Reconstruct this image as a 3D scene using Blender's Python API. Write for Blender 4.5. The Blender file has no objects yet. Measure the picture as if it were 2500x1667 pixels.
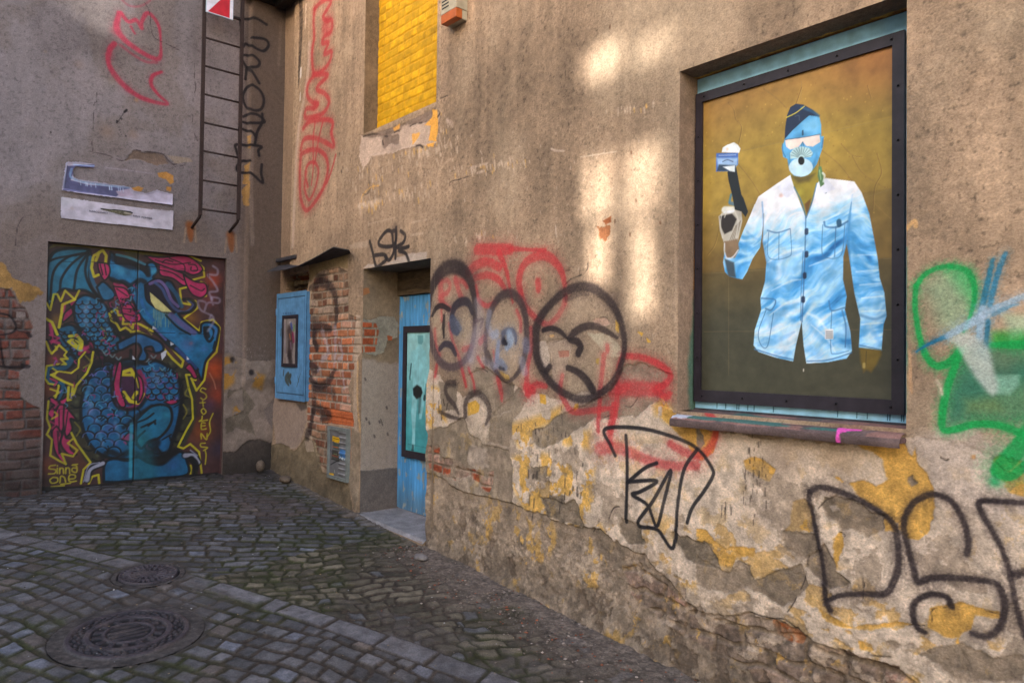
import bpy, bmesh, math, random
import numpy as np
from mathutils import Vector, Matrix
random.seed(5)
S = bpy.context.scene
C = S.collection
# ------------------------------------------------------------------ camera
F_PX = 1735.13
CAM = np.array([7.0956, -3.0, 1.6])
MR = np.array([[0.66164802, 0.74971566, 0.01217884], [0.00616793, -0.02168388, 0.99974585], [-0.74978921, 0.66140474, 0.01897128]])
cam = bpy.data.objects.new('camera', bpy.data.cameras.new('camera'))
C.objects.link(cam); S.camera = cam
cam.data.sensor_width = 36; cam.data.lens = F_PX / 2500 * 36
cam.data.clip_start = .05; cam.data.clip_end = 500
cam.matrix_world = Matrix(((MR[0][0], MR[1][0], -MR[2][0], CAM[0]), (MR[0][1], MR[1][1], -MR[2][1], CAM[1]), (MR[0][2], MR[1][2], -MR[2][2], CAM[2]), (0, 0, 0, 1)))
# ------------------------------------------------------------------ light
SUN_EL = math.radians(13)
SUN_D = np.array([-.32, 1.0]); SUN_D = SUN_D / np.hypot(*SUN_D)          # travel direction on the ground
W = bpy.data.worlds.new('World'); S.world = W; W.use_nodes = True
nt = W.node_tree; sky = nt.nodes.new('ShaderNodeTexSky'); sky.sky_type = 'NISHITA'; sky.sun_disc = False
sky.sun_elevation = SUN_EL; sky.sun_rotation = math.atan2(-SUN_D[0], -SUN_D[1])
sky.air_density = 1.0; sky.dust_density = 2.5; sky.ozone_density = .6
bg = nt.nodes['Background']; bg.inputs[1].default_value = .15
nt.links.new(sky.outputs[0], bg.inputs[0])
sl = bpy.data.lights.new('sun', 'SUN'); sl.energy = 5.0; sl.angle = math.radians(.55); sl.color = (1, .975, .93)
so = bpy.data.objects.new('sun', sl); C.objects.link(so)
sdir = Vector((SUN_D[0] * math.cos(SUN_EL), SUN_D[1] * math.cos(SUN_EL), -math.sin(SUN_EL)))
so.rotation_euler = sdir.to_track_quat('-Z', 'Y').to_euler(); so.location = (14, -30, 12)
S.view_settings.view_transform = 'Standard'; S.view_settings.look = 'None'; S.view_settings.gamma = 1
S.view_settings.exposure = 2.5
S.render.engine = 'CYCLES'
# ------------------------------------------------------------------ measuring helpers: where a sight line meets a real plane
def ray(x, y):
    return MR.T @ np.array([(x - 1250) / F_PX, -(y - 833.5) / F_PX, 1.])
def on_right(x, y, Y=0.):
    r = ray(x, y); t = (Y - CAM[1]) / r[1]; q = CAM + t * r; return q[0], q[2]
def on_gate(x, y, X=0.):
    r = ray(x, y); t = (X - CAM[0]) / r[0]; q = CAM + t * r; return q[1], q[2]
def gz(x, y=0.):
    x = np.asarray(x, float)
    return .397 - .072 * np.clip(x, -40, 40)
def on_ground(x, y):
    r = ray(x, y); t = (.397 - .072 * CAM[0] - CAM[2]) / (r[2] + .072 * r[0]); q = CAM + t * r; return q[0], q[1]
# ------------------------------------------------------------------ naming helpers
def tag(o, label=None, cat=None, group=None, kind=None):
    if label: o['label'] = label
    if cat: o['category'] = cat
    if group: o['group'] = group
    if kind: o['kind'] = kind
    return o
def empty(name, loc=(0, 0, 0), rz=0):
    o = bpy.data.objects.new(name, None); C.objects.link(o); o.location = loc; o.rotation_euler.z = rz; o.empty_display_size = .1
    return o
def par(o, p):
    o.parent = p
    if p is not None: o.matrix_parent_inverse = Matrix.Translation(-Vector(p.location))
    return o
# ------------------------------------------------------------------ numpy noise
def _h(i, j, s):
    n = (i * 374761393 + j * 668265263 + s * 974634777) & 0xffffffff
    n = ((n ^ (n >> 13)) * 1274126177) & 0xffffffff
    return ((n ^ (n >> 16)) & 0xffffff) / float(0xffffff)
def vn(x, y, s=0):
    xi = np.floor(x).astype(np.int64); yi = np.floor(y).astype(np.int64)
    fx = x - xi; fy = y - yi; fx = fx * fx * (3 - 2 * fx); fy = fy * fy * (3 - 2 * fy)
    a = _h(xi, yi, s); b = _h(xi + 1, yi, s); c = _h(xi, yi + 1, s); d = _h(xi + 1, yi + 1, s)
    return (a + (b - a) * fx) * (1 - fy) + (c + (d - c) * fx) * fy
def fbm(x, y, s=0, o=4, g=.5):
    t = 0; a = 1; n = 0
    for k in range(o):
        t = t + a * vn(x * 2 ** k + 17.3 * k, y * 2 ** k + 5.1 * k, s + k); n += a; a *= g
    return t / n
def ss(a, b, x):
    t = np.clip((x - a) / (b - a + 1e-12), 0, 1); return t * t * (3 - 2 * t)
def lin(c):
    c = np.clip(np.asarray(c, float), 0, 1)
    return np.where(c <= .04045, c / 12.92, ((c + .055) / 1.055) ** 2.4)
def spline(P, n=6, closed=False):
    P = np.array(P, float)
    if len(P) < 3 and not closed: return P
    if closed: Q = np.vstack([P[-1], P, P[0], P[1]])
    else: Q = np.vstack([2 * P[0] - P[1], P, 2 * P[-1] - P[-2]])
    out = []
    for i in range(1, len(Q) - 2):
        a, b, c, d = Q[i - 1], Q[i], Q[i + 1], Q[i + 2]
        for k in range(n):
            t = k / n
            out.append(.5 * (2 * b + (c - a) * t + (2 * a - 5 * b + 4 * c - d) * t * t + (3 * b - a - 3 * c + d) * t ** 3))
    out.append(Q[-2]); return np.array(out)
def lines(a, b, step, must=()):
    xs = [a]
    while xs[-1] < b: xs.append(xs[-1] + step(xs[-1]))
    xs = np.array(xs); xs[-1] = b
    for m in must:
        i = np.argmin(abs(xs - m)); xs[i] = m
    return np.unique(xs)
# ------------------------------------------------------------------ a surface: a fine grid of real vertices with colour and relief
class Surf:
    def __init__(s, U, V, rgb, conv=None):
        s.U = U; s.V = V; s.conv = conv
        s.c = np.zeros((len(V), len(U), 3)) + np.array(rgb) / 255.; s.h = np.zeros((len(V), len(U)))
        s.hole = np.zeros((len(V) - 1, len(U) - 1), bool)
        s.T = (0, 0, 1); s.wk = 1.; s.halo = 0.
    def at(s, P):                                     # measured points -> metres on the plane (and metres per unit)
        x0, y0, k = s.T; out = []
        for p in P:
            X, Y = x0 + p[0] * k, y0 + p[1] * k
            a = s.conv(X, Y); b = s.conv(X, Y + 5); c = s.conv(X + 5, Y)
            out.append((a[0], a[1], math.sqrt(abs(b[1] - a[1]) * abs(c[0] - a[0])) / 5 * k))
        return np.array(out)
    def box(s, a, b, c, d):
        i0, i1 = np.searchsorted(s.U, [a, b]); j0, j1 = np.searchsorted(s.V, [c, d])
        return slice(max(j0 - 1, 0), j1 + 1), slice(max(i0 - 1, 0), i1 + 1)
    def uv(s, sl): return s.U[sl[1]][None, :] + 0 * s.V[sl[0]][:, None], s.V[sl[0]][:, None] + 0 * s.U[sl[1]][None, :]
    def sdf(s, P, pad):                               # >0 inside
        sl = s.box(P[:, 0].min() - pad, P[:, 0].max() + pad, P[:, 1].min() - pad, P[:, 1].max() + pad)
        u, v = s.uv(sl); d = np.full(u.shape, 1e9); ins = np.zeros(u.shape, bool)
        for a, b in zip(P, np.roll(P, -1, 0)):
            e = b - a; L = e @ e + 1e-12
            t = np.clip(((u - a[0]) * e[0] + (v - a[1]) * e[1]) / L, 0, 1)
            d = np.minimum(d, (u - a[0] - t * e[0]) ** 2 + (v - a[1] - t * e[1]) ** 2)
            if a[1] != b[1]:
                k = ((a[1] > v) != (b[1] > v)) & (u < e[0] * (v - a[1]) / e[1] + a[0]); ins ^= k
        d = np.sqrt(d); return sl, u, v, np.where(ins, d, -d)
    def blend(s, sl, m, rgb):
        m = m[..., None]; s.c[sl] = s.c[sl] * (1 - m) + (np.array(rgb) / 255.) * m
    def fill(s, P, rgb, soft=.003, a=1, rough=0, fq=12, depth=None, curve=False, pad=.08, raw=False, var=0, dmode='add', seed=1, stain=0):
        Q = np.array(P, float)[:, :2] if raw else s.at(P)[:, :2]
        if curve: Q = spline(Q, 5, True)
        sl, u, v, d = s.sdf(Q, pad + rough)
        if u.size == 0: return None
        if rough: d = d + rough * (fbm(u * fq, v * fq, seed, 5, .6) - .5) * 2.6 + min(rough, .014) * 1.1 * (fbm(u * 42, v * 42, seed + 31, 3) - .5)
        m = ss(-soft, soft, d)
        if rgb is not None:
            rgb = np.array(rgb, float) * np.ones(3)
            if var: rgb = rgb * (1 + var * (fbm(u * 9, v * 9, seed + 9, 5, .65)[..., None] - .5) * 2)
            mm = m * a
            if rough and stain: s.c[sl] *= (1 - .5 * stain * ss(.35, .6, fbm(u * 11, v * 11, seed + 40, 3)) * np.exp(-np.abs(d) / .006))[..., None]
            s.blend(sl, mm, rgb)
        if depth is not None:
            md = ss(-.0015, .004, d)
            s.h[sl] += md * depth * .55 * (1 + .35 * (fbm(u * 20, v * 20, seed + 3, 3) - .5))
        return sl, u, v, d, m
    def line(s, P, w, rgb, a=1, soft=.25, curve=True, raw=None, speck=0, depth=0, dry=0, seed=3):
        if s.halo and np.max(w) > 12 and soft < 1:
            hz = s.halo; s.halo = 0; s.line(P, np.array(w, float) * 2.0 + 8, rgb, hz * a, 1.0, curve, raw, .6); s.halo = hz
        A = s.at(P) if raw is None else np.hstack([np.array(P, float), np.full((len(P), 1), 1.)])
        ww = np.array(w, float) if np.ndim(w) else np.full(len(P), float(w))
        A = np.column_stack([A[:, :2], ww * A[:, 2] * .5 * s.wk])
        if curve: A = spline(A, 6)
        pad = A[:, 2].max() * (1 + soft) + .01
        sl0 = s.box(A[:, 0].min() - pad, A[:, 0].max() + pad, A[:, 1].min() - pad, A[:, 1].max() + pad)
        u, v = s.uv(sl0)
        if u.size == 0: return
        M = np.zeros(u.shape)
        for a0, b0 in zip(A[:-1], A[1:]):
            p2 = max(a0[2], b0[2]) * (1 + soft) + .004
            i0, i1 = np.searchsorted(u[0], [min(a0[0], b0[0]) - p2, max(a0[0], b0[0]) + p2])
            j0, j1 = np.searchsorted(v[:, 0], [min(a0[1], b0[1]) - p2, max(a0[1], b0[1]) + p2])
            if i0 >= i1 or j0 >= j1: continue
            uu = u[j0:j1, i0:i1]; vv = v[j0:j1, i0:i1]; e = b0[:2] - a0[:2]; L = e @ e + 1e-12
            t = np.clip(((uu - a0[0]) * e[0] + (vv - a0[1]) * e[1]) / L, 0, 1)
            d = np.hypot(uu - a0[0] - t * e[0], vv - a0[1] - t * e[1]); r = a0[2] + (b0[2] - a0[2]) * t
            M[j0:j1, i0:i1] = np.maximum(M[j0:j1, i0:i1], 1 - ss(r * (1 - soft) - .0012, r * (1 + soft) + .0012, d))
        M = M * (.86 + .28 * (vn(u * 7, v * 7, 15) - .3)).clip(0, 1)
        if depth: M = M * ss(.22, .5, vn(u * 26, v * 26, 16)); s.h[sl0] += M * depth * .6
        if speck: M = np.clip(M - speck * (1 - M * .6) * ss(.35, .8, vn(u * 170, v * 170, 5)), 0, 1) * (1 - .45 * speck * ss(.62, .8, fbm(u * 25, v * 25, 8, 3)))
        if dry: M = M * (1 - dry * ss(.45, .6, vn(u * 60, v * 60, 7)))
        s.blend(sl0, M * a, rgb)
    def spray(s, x, y, r, rgb, a=.5, rx=None):
        q = s.at([(x, y)])[0]; R = r * q[2]; RX = (rx or r) * q[2]
        sl = s.box(q[0] - 2 * RX, q[0] + 2 * RX, q[1] - 2 * R, q[1] + 2 * R); u, v = s.uv(sl)
        m = np.exp(-(((u - q[0]) / RX) ** 2 + ((v - q[1]) / R) ** 2) * 1.5) * a
        m = m * ss(.0, .5, m * 1.2 + .5 * vn(u * 150, v * 150, 4)); s.blend(sl, m, rgb)
    def bricks(s, sl, m, u0, v0, bw, bh, cols, mortar=(120, 108, 95), gap=.006, depth=.01, seed=2, wob=.004, face=.5):
        u, v = s.uv(sl)
        uu = u + wob * (fbm(u * 9, v * 9, seed, 2) - .5) * 2 - u0; vv = v + wob * 1.5 * (fbm(u * 7, v * 7, seed + 4, 2) - .5) * 2 - v0
        r = np.floor(vv / bh).astype(np.int64); x = uu / bw + .5 * (r % 2) + .2 * (_h(r, r * 3, seed) - .5); k = np.floor(x).astype(np.int64)
        half = _h(k, r, seed + 7) > .62
        fx = x - k; fx2 = np.where(half, (fx * 2) % 1 * .5, fx); kk = np.where(half, k * 2 + (fx > .5), k * 2)
        wd = np.where(half, .5, 1.)
        dx = np.minimum(fx2, wd - fx2) * bw; dy = (vv / bh - r); dy = np.minimum(dy, 1 - dy) * bh
        d = np.minimum(dx, dy) - gap / 2 + .003 * (fbm(u * 60, v * 60, seed + 2, 2) - .5)
        b = ss(0, .005, d); t = _h(kk, r, seed + 11)
        idx = (_h(kk, r, seed + 13) * len(cols)).astype(int).clip(0, len(cols) - 1)
        col = np.array(cols)[idx] / 255. * (.82 + .36 * t)[..., None] * (1 + face * (fbm(u * 28, v * 28, seed, 3)[..., None] - .5))
        mo = np.array(mortar) / 255. * (.8 + .5 * fbm(u * 40, v * 40, seed + 5, 3))[..., None]
        c = mo * (1 - b[..., None]) + col * b[..., None]
        s.c[sl] = s.c[sl] * (1 - m[..., None]) + c * m[..., None]
        s.h[sl] += m * (b * depth * (.7 + .6 * t) - depth)
    def build(s, name, mat, pos, parent=None, gain=1.2):
        nu, nv = len(s.U), len(s.V)
        U, V = np.meshgrid(s.U, s.V); P = pos(U, V, s.h).reshape(-1, 3)
        idx = np.arange(nu * nv).reshape(nv, nu)
        q = np.stack([idx[:-1, :-1], idx[:-1, 1:], idx[1:, 1:], idx[1:, :-1]], -1)[~s.hole]
        return mesh_np(name, P, q, mat, parent, np.clip(lin(s.c.reshape(-1, 3)) * gain, 0, .9))
def mesh_np(name, P, q, mat, parent=None, col=None, smooth=True):
    me = bpy.data.meshes.new(name); n = len(q); k = q.shape[1]
    me.vertices.add(len(P)); me.vertices.foreach_set('co', np.ascontiguousarray(P, np.float32).ravel())
    me.loops.add(n * k); me.loops.foreach_set('vertex_index', q.ravel().astype(np.int32))
    me.polygons.add(n); me.polygons.foreach_set('loop_start', np.arange(0, n * k, k, dtype=np.int32))
    me.polygons.foreach_set('loop_total', np.full(n, k, np.int32))
    me.polygons.foreach_set('use_smooth', np.full(n, smooth))
    if col is not None:
        at = me.attributes.new('Col', 'FLOAT_COLOR', 'POINT')
        at.data.foreach_set('color', np.hstack([col, np.ones((len(col), 1))]).astype(np.float32).ravel())
    me.update(); me.validate()
    me.materials.append(mat)
    o = bpy.data.objects.new(name, me); C.objects.link(o)
    if parent is not None: par(o, parent)
    return o
# ------------------------------------------------------------------ materials
def grain(name, rough=.9, bump=.4, dist=.004, sc=90, amt=.35, rgb=None, metal=0, spec=.3, stretch=(1, 1, 1), sc2=14, amt2=.2):
    m = bpy.data.materials.new(name); m.use_nodes = True; t = m.node_tree; N = t.nodes; L = t.links
    b = N['Principled BSDF']; b.inputs['Roughness'].default_value = rough; b.inputs['Metallic'].default_value = metal
    b.inputs['Specular IOR Level'].default_value = spec
    tc = N.new('ShaderNodeTexCoord'); mp = N.new('ShaderNodeMapping'); mp.inputs['Scale'].default_value = stretch
    L.new(tc.outputs['Object'], mp.inputs[0])
    n1 = N.new('ShaderNodeTexNoise'); n1.inputs['Scale'].default_value = sc; n1.inputs['Detail'].default_value = 5; n1.inputs['Roughness'].default_value = .7
    n2 = N.new('ShaderNodeTexNoise'); n2.inputs['Scale'].default_value = sc2; n2.inputs['Detail'].default_value = 4
    L.new(mp.outputs[0], n1.inputs[0]); L.new(mp.outputs[0], n2.inputs[0])
    if rgb is None:
        a = N.new('ShaderNodeAttribute'); a.attribute_name = 'Col'; src = a.outputs['Color']
    else:
        a = N.new('ShaderNodeRGB'); a.outputs[0].default_value = tuple(lin(np.array(rgb) / 255.)) + (1,); src = a.outputs[0]
    for n, k in ((n1, amt), (n2, amt2)):
        mr = N.new('ShaderNodeMapRange'); mr.inputs[1].default_value = .3; mr.inputs[2].default_value = .7
        mr.inputs[3].default_value = 1 - k; mr.inputs[4].default_value = 1 + k; L.new(n.outputs[0], mr.inputs[0])
        vm = N.new('ShaderNodeVectorMath'); vm.operation = 'SCALE'; L.new(src, vm.inputs[0]); L.new(mr.outputs[0], vm.inputs['Scale']); src = vm.outputs[0]
    L.new(src, b.inputs['Base Color'])
    bp = N.new('ShaderNodeBump'); bp.inputs['Strength'].default_value = bump; bp.inputs['Distance'].default_value = dist
    L.new(n1.outputs[0], bp.inputs['Height']); L.new(bp.outputs[0], b.inputs['Normal'])
    return m
M_WALL = grain('old_plaster', .93, .8, .005, 105, .30, sc2=26, amt2=.12)
M_STONE = grain('cobblestone', .85, .8, .004, 120, .38, spec=.25)
M_PRINT = grain('printed_board', .5, .15, .001, 30, .07, spec=.35)
M_SPRAYED = grain('sprayed_metal', .5, .25, .002, 40, .10, spec=.4)
M_BRICKY = grain('painted_brick', .7, .5, .003, 60, .10)
M_WOOD = grain('painted_wood', .6, .4, .002, 30, .12, stretch=(3, 3, .3))
M_IRON = grain('rusty_iron', .75, .6, .002, 120, .4, rgb=(52, 40, 40), metal=.2)
M_DARK = grain('dark_timber', .9, .8, .01, 25, .5, rgb=(38, 33, 32), stretch=(1, 1, 3))
M_SHEET = grain('dark_sheet_metal', .65, .5, .004, 30, .4, rgb=(62, 60, 66), metal=.25)
M_BLUE = grain('blue_paint', .55, .25, .002, 25, .08, rgb=(150, 200, 228))
M_CAB = grain('cabinet_paint', .55, .2, .002, 25, .08, rgb=(80, 124, 164))
M_BLACKF = grain('black_frame_paint', .5, .3, .002, 30, .2, rgb=(43, 37, 45))
M_SCREW = grain('screw_steel', .4, .1, .001, 30, .2, rgb=(28, 26, 32), metal=.6)
M_PLASTER2 = grain('plain_plaster', .93, .9, .006, 75, .25, rgb=(140, 118, 100))
M_BEIGE = grain('beige_plastic', .55, .05, .001, 10, .06, rgb=(172, 160, 138))
M_ORANGE = grain('orange_plastic', .35, .05, .001, 10, .05, rgb=(178, 92, 44))
M_CORE = grain('dark_masonry', .9, .5, .01, 10, .2, rgb=(90, 80, 72))
M_CAST = grain('cast_iron', .6, .7, .003, 80, .45)
M_PEB = grain('gravel', .85, .3, .002, 60, .3)
# ------------------------------------------------------------------ small solid builders
def bx(bm, a, b, M=None):
    x0, y0, z0 = a; x1, y1, z1 = b
    v = [bm.verts.new(p) for p in ((x0, y0, z0), (x1, y0, z0), (x1, y1, z0), (x0, y1, z0), (x0, y0, z1), (x1, y0, z1), (x1, y1, z1), (x0, y1, z1))]
    for f in ((0, 3, 2, 1), (4, 5, 6, 7), (0, 1, 5, 4), (1, 2, 6, 5), (2, 3, 7, 6), (3, 0, 4, 7)): bm.faces.new([v[i] for i in f])
    if M is not None: bmesh.ops.transform(bm, matrix=M, verts=v)
    return v
def tube(bm, pts, r, n=10, cap=True):
    P = [Vector(p) for p in pts]; rings = []
    for i, p in enumerate(P):
        d = (P[min(i + 1, len(P) - 1)] - P[max(i - 1, 0)]).normalized()
        a = d.cross(Vector((.3, .9, .1))).normalized(); b = d.cross(a)
        rr = r[i] if isinstance(r, (list, tuple)) else r
        rings.append([bm.verts.new(p + rr * (math.cos(2 * math.pi * k / n) * a + math.sin(2 * math.pi * k / n) * b)) for k in range(n)])
    for A, B in zip(rings[:-1], rings[1:]):
        for k in range(n): bm.faces.new((A[k], A[(k + 1) % n], B[(k + 1) % n], B[k]))
    if cap: bm.faces.new(rings[0][::-1]); bm.faces.new(rings[-1])
def ob(name, bm, mat, parent=None, bevel=0, smooth=False):
    if bevel: bmesh.ops.bevel(bm, geom=bm.edges[:], offset=bevel, segments=2, affect='EDGES', profile=.6)
    bmesh.ops.recalc_face_normals(bm, faces=bm.faces[:])
    me = bpy.data.meshes.new(name); bm.to_mesh(me); bm.free(); me.materials.append(mat)
    if smooth: me.polygons.foreach_set('use_smooth', [True] * len(me.polygons))
    o = bpy.data.objects.new(name, me); C.objects.link(o)
    if parent is not None: par(o, parent)
    return o
def solid(name, a, b, mat, parent=None, bevel=0, M=None):
    bm = bmesh.new(); bx(bm, a, b, M); return ob(name, bm, mat, parent, bevel)
BLK = (30, 26, 28); RED = (174, 48, 52)
# =================================================================== RIGHT WALL (plane Y=0)
WX0, WX1, WZ0, WZ1 = -.02, 8.2, -.35, 6.1
DOOR = (1.80, 2.78, .10, 2.305); WIN = (4.96, 6.03, 1.33, 3.05); YW = (1.762, 2.82, 3.452, 5.0)
stepu = lambda x: .0042 * max(1, math.hypot(x - 7.1, 3) / 3.2) * (1 if x < 6.6 else 3)
RU = lines(WX0, WX1, stepu, [DOOR[0], DOOR[1], WIN[0], WIN[1], YW[0], YW[1]])
RV = lines(WZ0, WZ1, lambda z: .0048 if z < 3.2 else (.008 if z < 5.3 else .03), [DOOR[3], WIN[2], WIN[3], YW[2], YW[3]])
R = Surf(RU, RV, (144, 120, 99), lambda x, y: on_right(x, y))
full = (slice(0, len(RV)), slice(0, len(RU)))
u, v = R.uv(full)
big = fbm(u * .9, v * .9, 3, 4); med = fbm(u * 3.5, v * 3.5, 11, 5); streak = fbm(u * 16, v * 1.6, 21, 4)
fine = fbm(u * 45, v * 45, 41, 3)
R.c *= (1 + .34 * (big - .5) + .34 * (med - .5) + .26 * (streak - .5) + .22 * (fine - .5))[..., None]
pit = ss(.66, .80, fbm(u * 75, v * 60, 77, 3)); R.c *= (1 - .24 * pit)[..., None]
pk = ss(.5, .85, fbm(u * 2.2 + 4, v * 1.4, 31, 4)); R.blend(full, pk * .6, (168, 147, 124))
R.h += .004 * (fbm(u * 5, v * 5, 51, 4) - .5) + .0016 * (fbm(u * 60, v * 60, 61, 3) - .5) + .012 * (fbm(u * .8, v * .8, 71, 2) - .5)
FS = 2500 / 2352.
Rf = (0, 0, FS); Z6 = (1000, 560, .4464); Z8 = (1700, 1000, .4253); Z4 = (600, 0, .3827); Z5 = (600, 560, .4975)
ZF = (1000, 560, .3188); ZL = (1300, 60, .4466); ZG = (2180, 560, .4463)
# pale lime coat on the lower wall
R.T = Rf
R.fill([(985, 848), (1060, 905), (1150, 880), (1260, 915), (1400, 905), (1540, 925), (1560, 985), (1700, 1000), (1930, 1015), (2060, 1030), (2100, 1000), (2200, 1010), (2352, 1100), (2480, 1200), (2480, 1700), (985, 1500)], (184, 163, 145), rough=.035, fq=7, depth=-.004, var=.16, stain=.12)
R.T = Rf
R.fill([(2085, 1010), (2210, 960), (2352, 1010), (2480, 1060), (2480, 1240), (2250, 1200), (2130, 1090)], (168, 150, 138), rough=.05, fq=6, soft=.03, a=.75, var=.1)
# greyish-tan stains on the coat
for (x, y, r, c, a) in [(1800, 1060, 60, (138, 118, 102), .6), (1920, 1050, 60, (142, 121, 104), .6), (2200, 1180, 50, (140, 122, 108), .6), (1750, 1190, 50, (150, 130, 116), .5), (2130, 1290, 60, (140, 122, 110), .6), (2050, 1220, 50, (146, 128, 114), .6), (1990, 1380, 40, (150, 132, 118), .5), (1090, 1040, 60, (120, 106, 90), .6), (1300, 960, 50, (128, 112, 98), .5)]:
    R.spray(x, y, r, c, a)
# ochre undercoat
OCH = (180, 137, 70)
R.T = Z8
for P in [[(910, 175), (1190, 185), (1210, 240), (1235, 262), (1255, 205), (1275, 320), (1330, 390), (1362, 450), (1365, 560), (1340, 680), (1270, 752), (1200, 740), (1150, 650), (1050, 570), (940, 510), (870, 415), (960, 402), (1035, 442), (1095, 400), (1082, 350), (1082, 290), (1000, 235), (940, 210)],
          [(0, 680), (60, 700), (110, 770), (170, 795), (250, 780), (330, 800), (330, 850), (230, 850), (190, 925), (120, 890), (0, 850)],
          [(550, 530), (620, 515), (665, 560), (670, 700), (500, 700), (530, 640)],
          [(1340, 1140), (1400, 1122), (1520, 1108), (1620, 1140), (1740, 1160), (1740, 1200), (1600, 1180), (1580, 1260), (1500, 1310), (1420, 1300), (1330, 1250)],
          [(1060, 590), (1120, 600), (1150, 700), (1080, 690)], [(770, 370), (820, 385), (870, 430), (830, 420)],
          [(780, 740), (830, 700), (850, 780), (800, 910), (780, 860)], [(690, 1130), (780, 1190), (900, 1245), (1180, 1210), (1240, 1235), (1000, 1262), (860, 1260), (740, 1210)],
          [(1690, 280), (1740, 250), (1881, 290), (1881, 500), (1800, 460), (1710, 370)], [(930, 1330), (1000, 1350), (1010, 1380), (940, 1370)], [(1500, 1310), (1540, 1420), (1580, 1520), (1560, 1540), (1520, 1420), (1480, 1330)]]:
    R.fill(P, OCH, rough=.010, fq=16, depth=-.005, var=.16, stain=.4, seed=len(P))
R.fill([(270, 290), (340, 268), (395, 295), (455, 340), (420, 415), (340, 380), (280, 345)], OCH, rough=.006, fq=20, depth=-.006, var=.3, stain=.5)
R.T = Rf
R.fill([(1515, 920), (1540, 940), (1600, 985), (1650, 990), (1640, 1040), (1610, 1060), (1570, 1010), (1520, 960)], OCH, rough=.01, depth=-.004, var=.2, stain=.4)
# mottled ochre scraps left of the marker tag
R.T = Z6
for P, th in (([(560, 1240), (700, 1220), (1000, 1290), (1010, 1480), (960, 1568), (640, 1568), (560, 1400)], .47), ([(530, 1070), (640, 1040), (760, 1000), (840, 960), (800, 1040), (680, 1100), (660, 1230), (600, 1200)], .46), ([(100, 850), (160, 870), (200, 1050), (120, 1090), (90, 1000)], .47), ([(620, 1568), (1010, 1568), (1250, 1900), (900, 1950), (640, 1750)], .53), ([(1330, 960), (1400, 920), (1440, 1000), (1420, 1060), (1340, 1010)], .42), ([(780, 1080), (980, 1110), (980, 1200), (800, 1170)], .52)):
    q = R.at(P)[:, :2]; sl, uu, vv, d = R.sdf(q, .05); m = ss(-.03, .03, d) * ss(th, th + .015, fbm(uu * 11, vv * 11, 91, 5, .6)); R.blend(sl, m * .92, (190, 146, 74)); R.h[sl] -= .003 * m
R.T = Rf
P = [(1450, 1190), (1700, 1200), (2352, 1500), (2352, 1700), (1900, 1500), (1500, 1350), (1250, 1330), (1050, 1230), (1250, 1200)]
q = R.at(P)[:, :2]; sl, uu, vv, d = R.sdf(q, .05); m = ss(-.05, .05, d) * ss(.56, .60, fbm(uu * 9, vv * 12, 95, 5, .6)); R.blend(sl, m * .7, (178, 138, 80)); R.h[sl] -= .003 * m
# grey-brown render where the coats have fallen
GR = (124, 107, 91)
R.T = Z8
for P, dp in (([(740, 510), (800, 495), (880, 510), (1000, 590), (1075, 610), (1068, 690), (980, 730), (880, 690), (830, 705), (790, 650), (740, 600), (725, 560)], -.012), ([(650, 830), (735, 760), (790, 860), (800, 930), (880, 995), (850, 1020), (760, 1030), (680, 960), (620, 900)], -.014),
              ([(1190, 370), (1240, 372), (1268, 420), (1235, 445), (1195, 410)], -.012), ([(1085, 1330), (1130, 1315), (1170, 1350), (1130, 1385), (1090, 1370)], -.006), ([(0, 840), (180, 930), (240, 860), (300, 900), (330, 980), (600, 880), (640, 1010), (560, 1110), (480, 1120), (300, 1030), (160, 1060), (0, 1010)], -.010), ([(0, 100), (30, 130), (50, 200), (20, 225), (0, 200)], -.008),
              ([(500, 700), (680, 705), (700, 830), (620, 870), (500, 790)], -.009), ([(1270, 1400), (1520, 1330), (1720, 1420), (1881, 1400), (1881, 1568), (1500, 1568)], -.006)):
    R.fill(P, GR, rough=.012, fq=16, depth=dp, var=.34, stain=.35, seed=int(P[0][0]))
R.fill([(760, 555), (800, 550), (815, 575), (780, 585)], (158, 140, 126), rough=.003, depth=.006)
R.T = Z6
for P, dp in (([(320, 800), (360, 760), (420, 760), (470, 800), (500, 830), (570, 850), (560, 960), (540, 990), (450, 1030), (400, 900), (330, 920)], -.012), ([(660, 1100), (740, 1070), (800, 1010), (900, 980), (1080, 900), (1180, 740), (1270, 720), (1430, 800), (1380, 900), (1230, 1030), (1000, 1040), (800, 1170), (720, 1200), (670, 1170)], -.010),
              ([(660, 1300), (750, 1290), (740, 1380), (670, 1370)], -.005), ([(760, 1460), (850, 1450), (850, 1520), (770, 1520)], -.006), ([(160, 830), (260, 850), (250, 980), (170, 1000)], -.004), ([(90, 1100), (200, 1080), (290, 1020), (330, 1120), (420, 1180), (540, 1200), (560, 1300), (560, 1500), (640, 1900), (80, 1900), (80, 1300)], -.010),
              ([(440, 1010), (600, 860), (640, 940), (560, 1060), (540, 1190), (430, 1160)], -.006)):
    R.fill(P, (128, 112, 96), rough=.014, fq=12, depth=dp, var=.30, stain=.30, seed=int(P[0][0]))
R.fill([(100, 1380), (330, 1330), (380, 1400), (400, 1568), (300, 1760), (100, 1760)], (142, 126, 112), rough=.03, fq=6, soft=.02, var=.15, a=.7)
R.fill([(330, 1180), (420, 1200), (430, 1300), (360, 1310), (300, 1270)], (158, 140, 126), rough=.02, fq=10, var=.2, a=.8)
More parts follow.
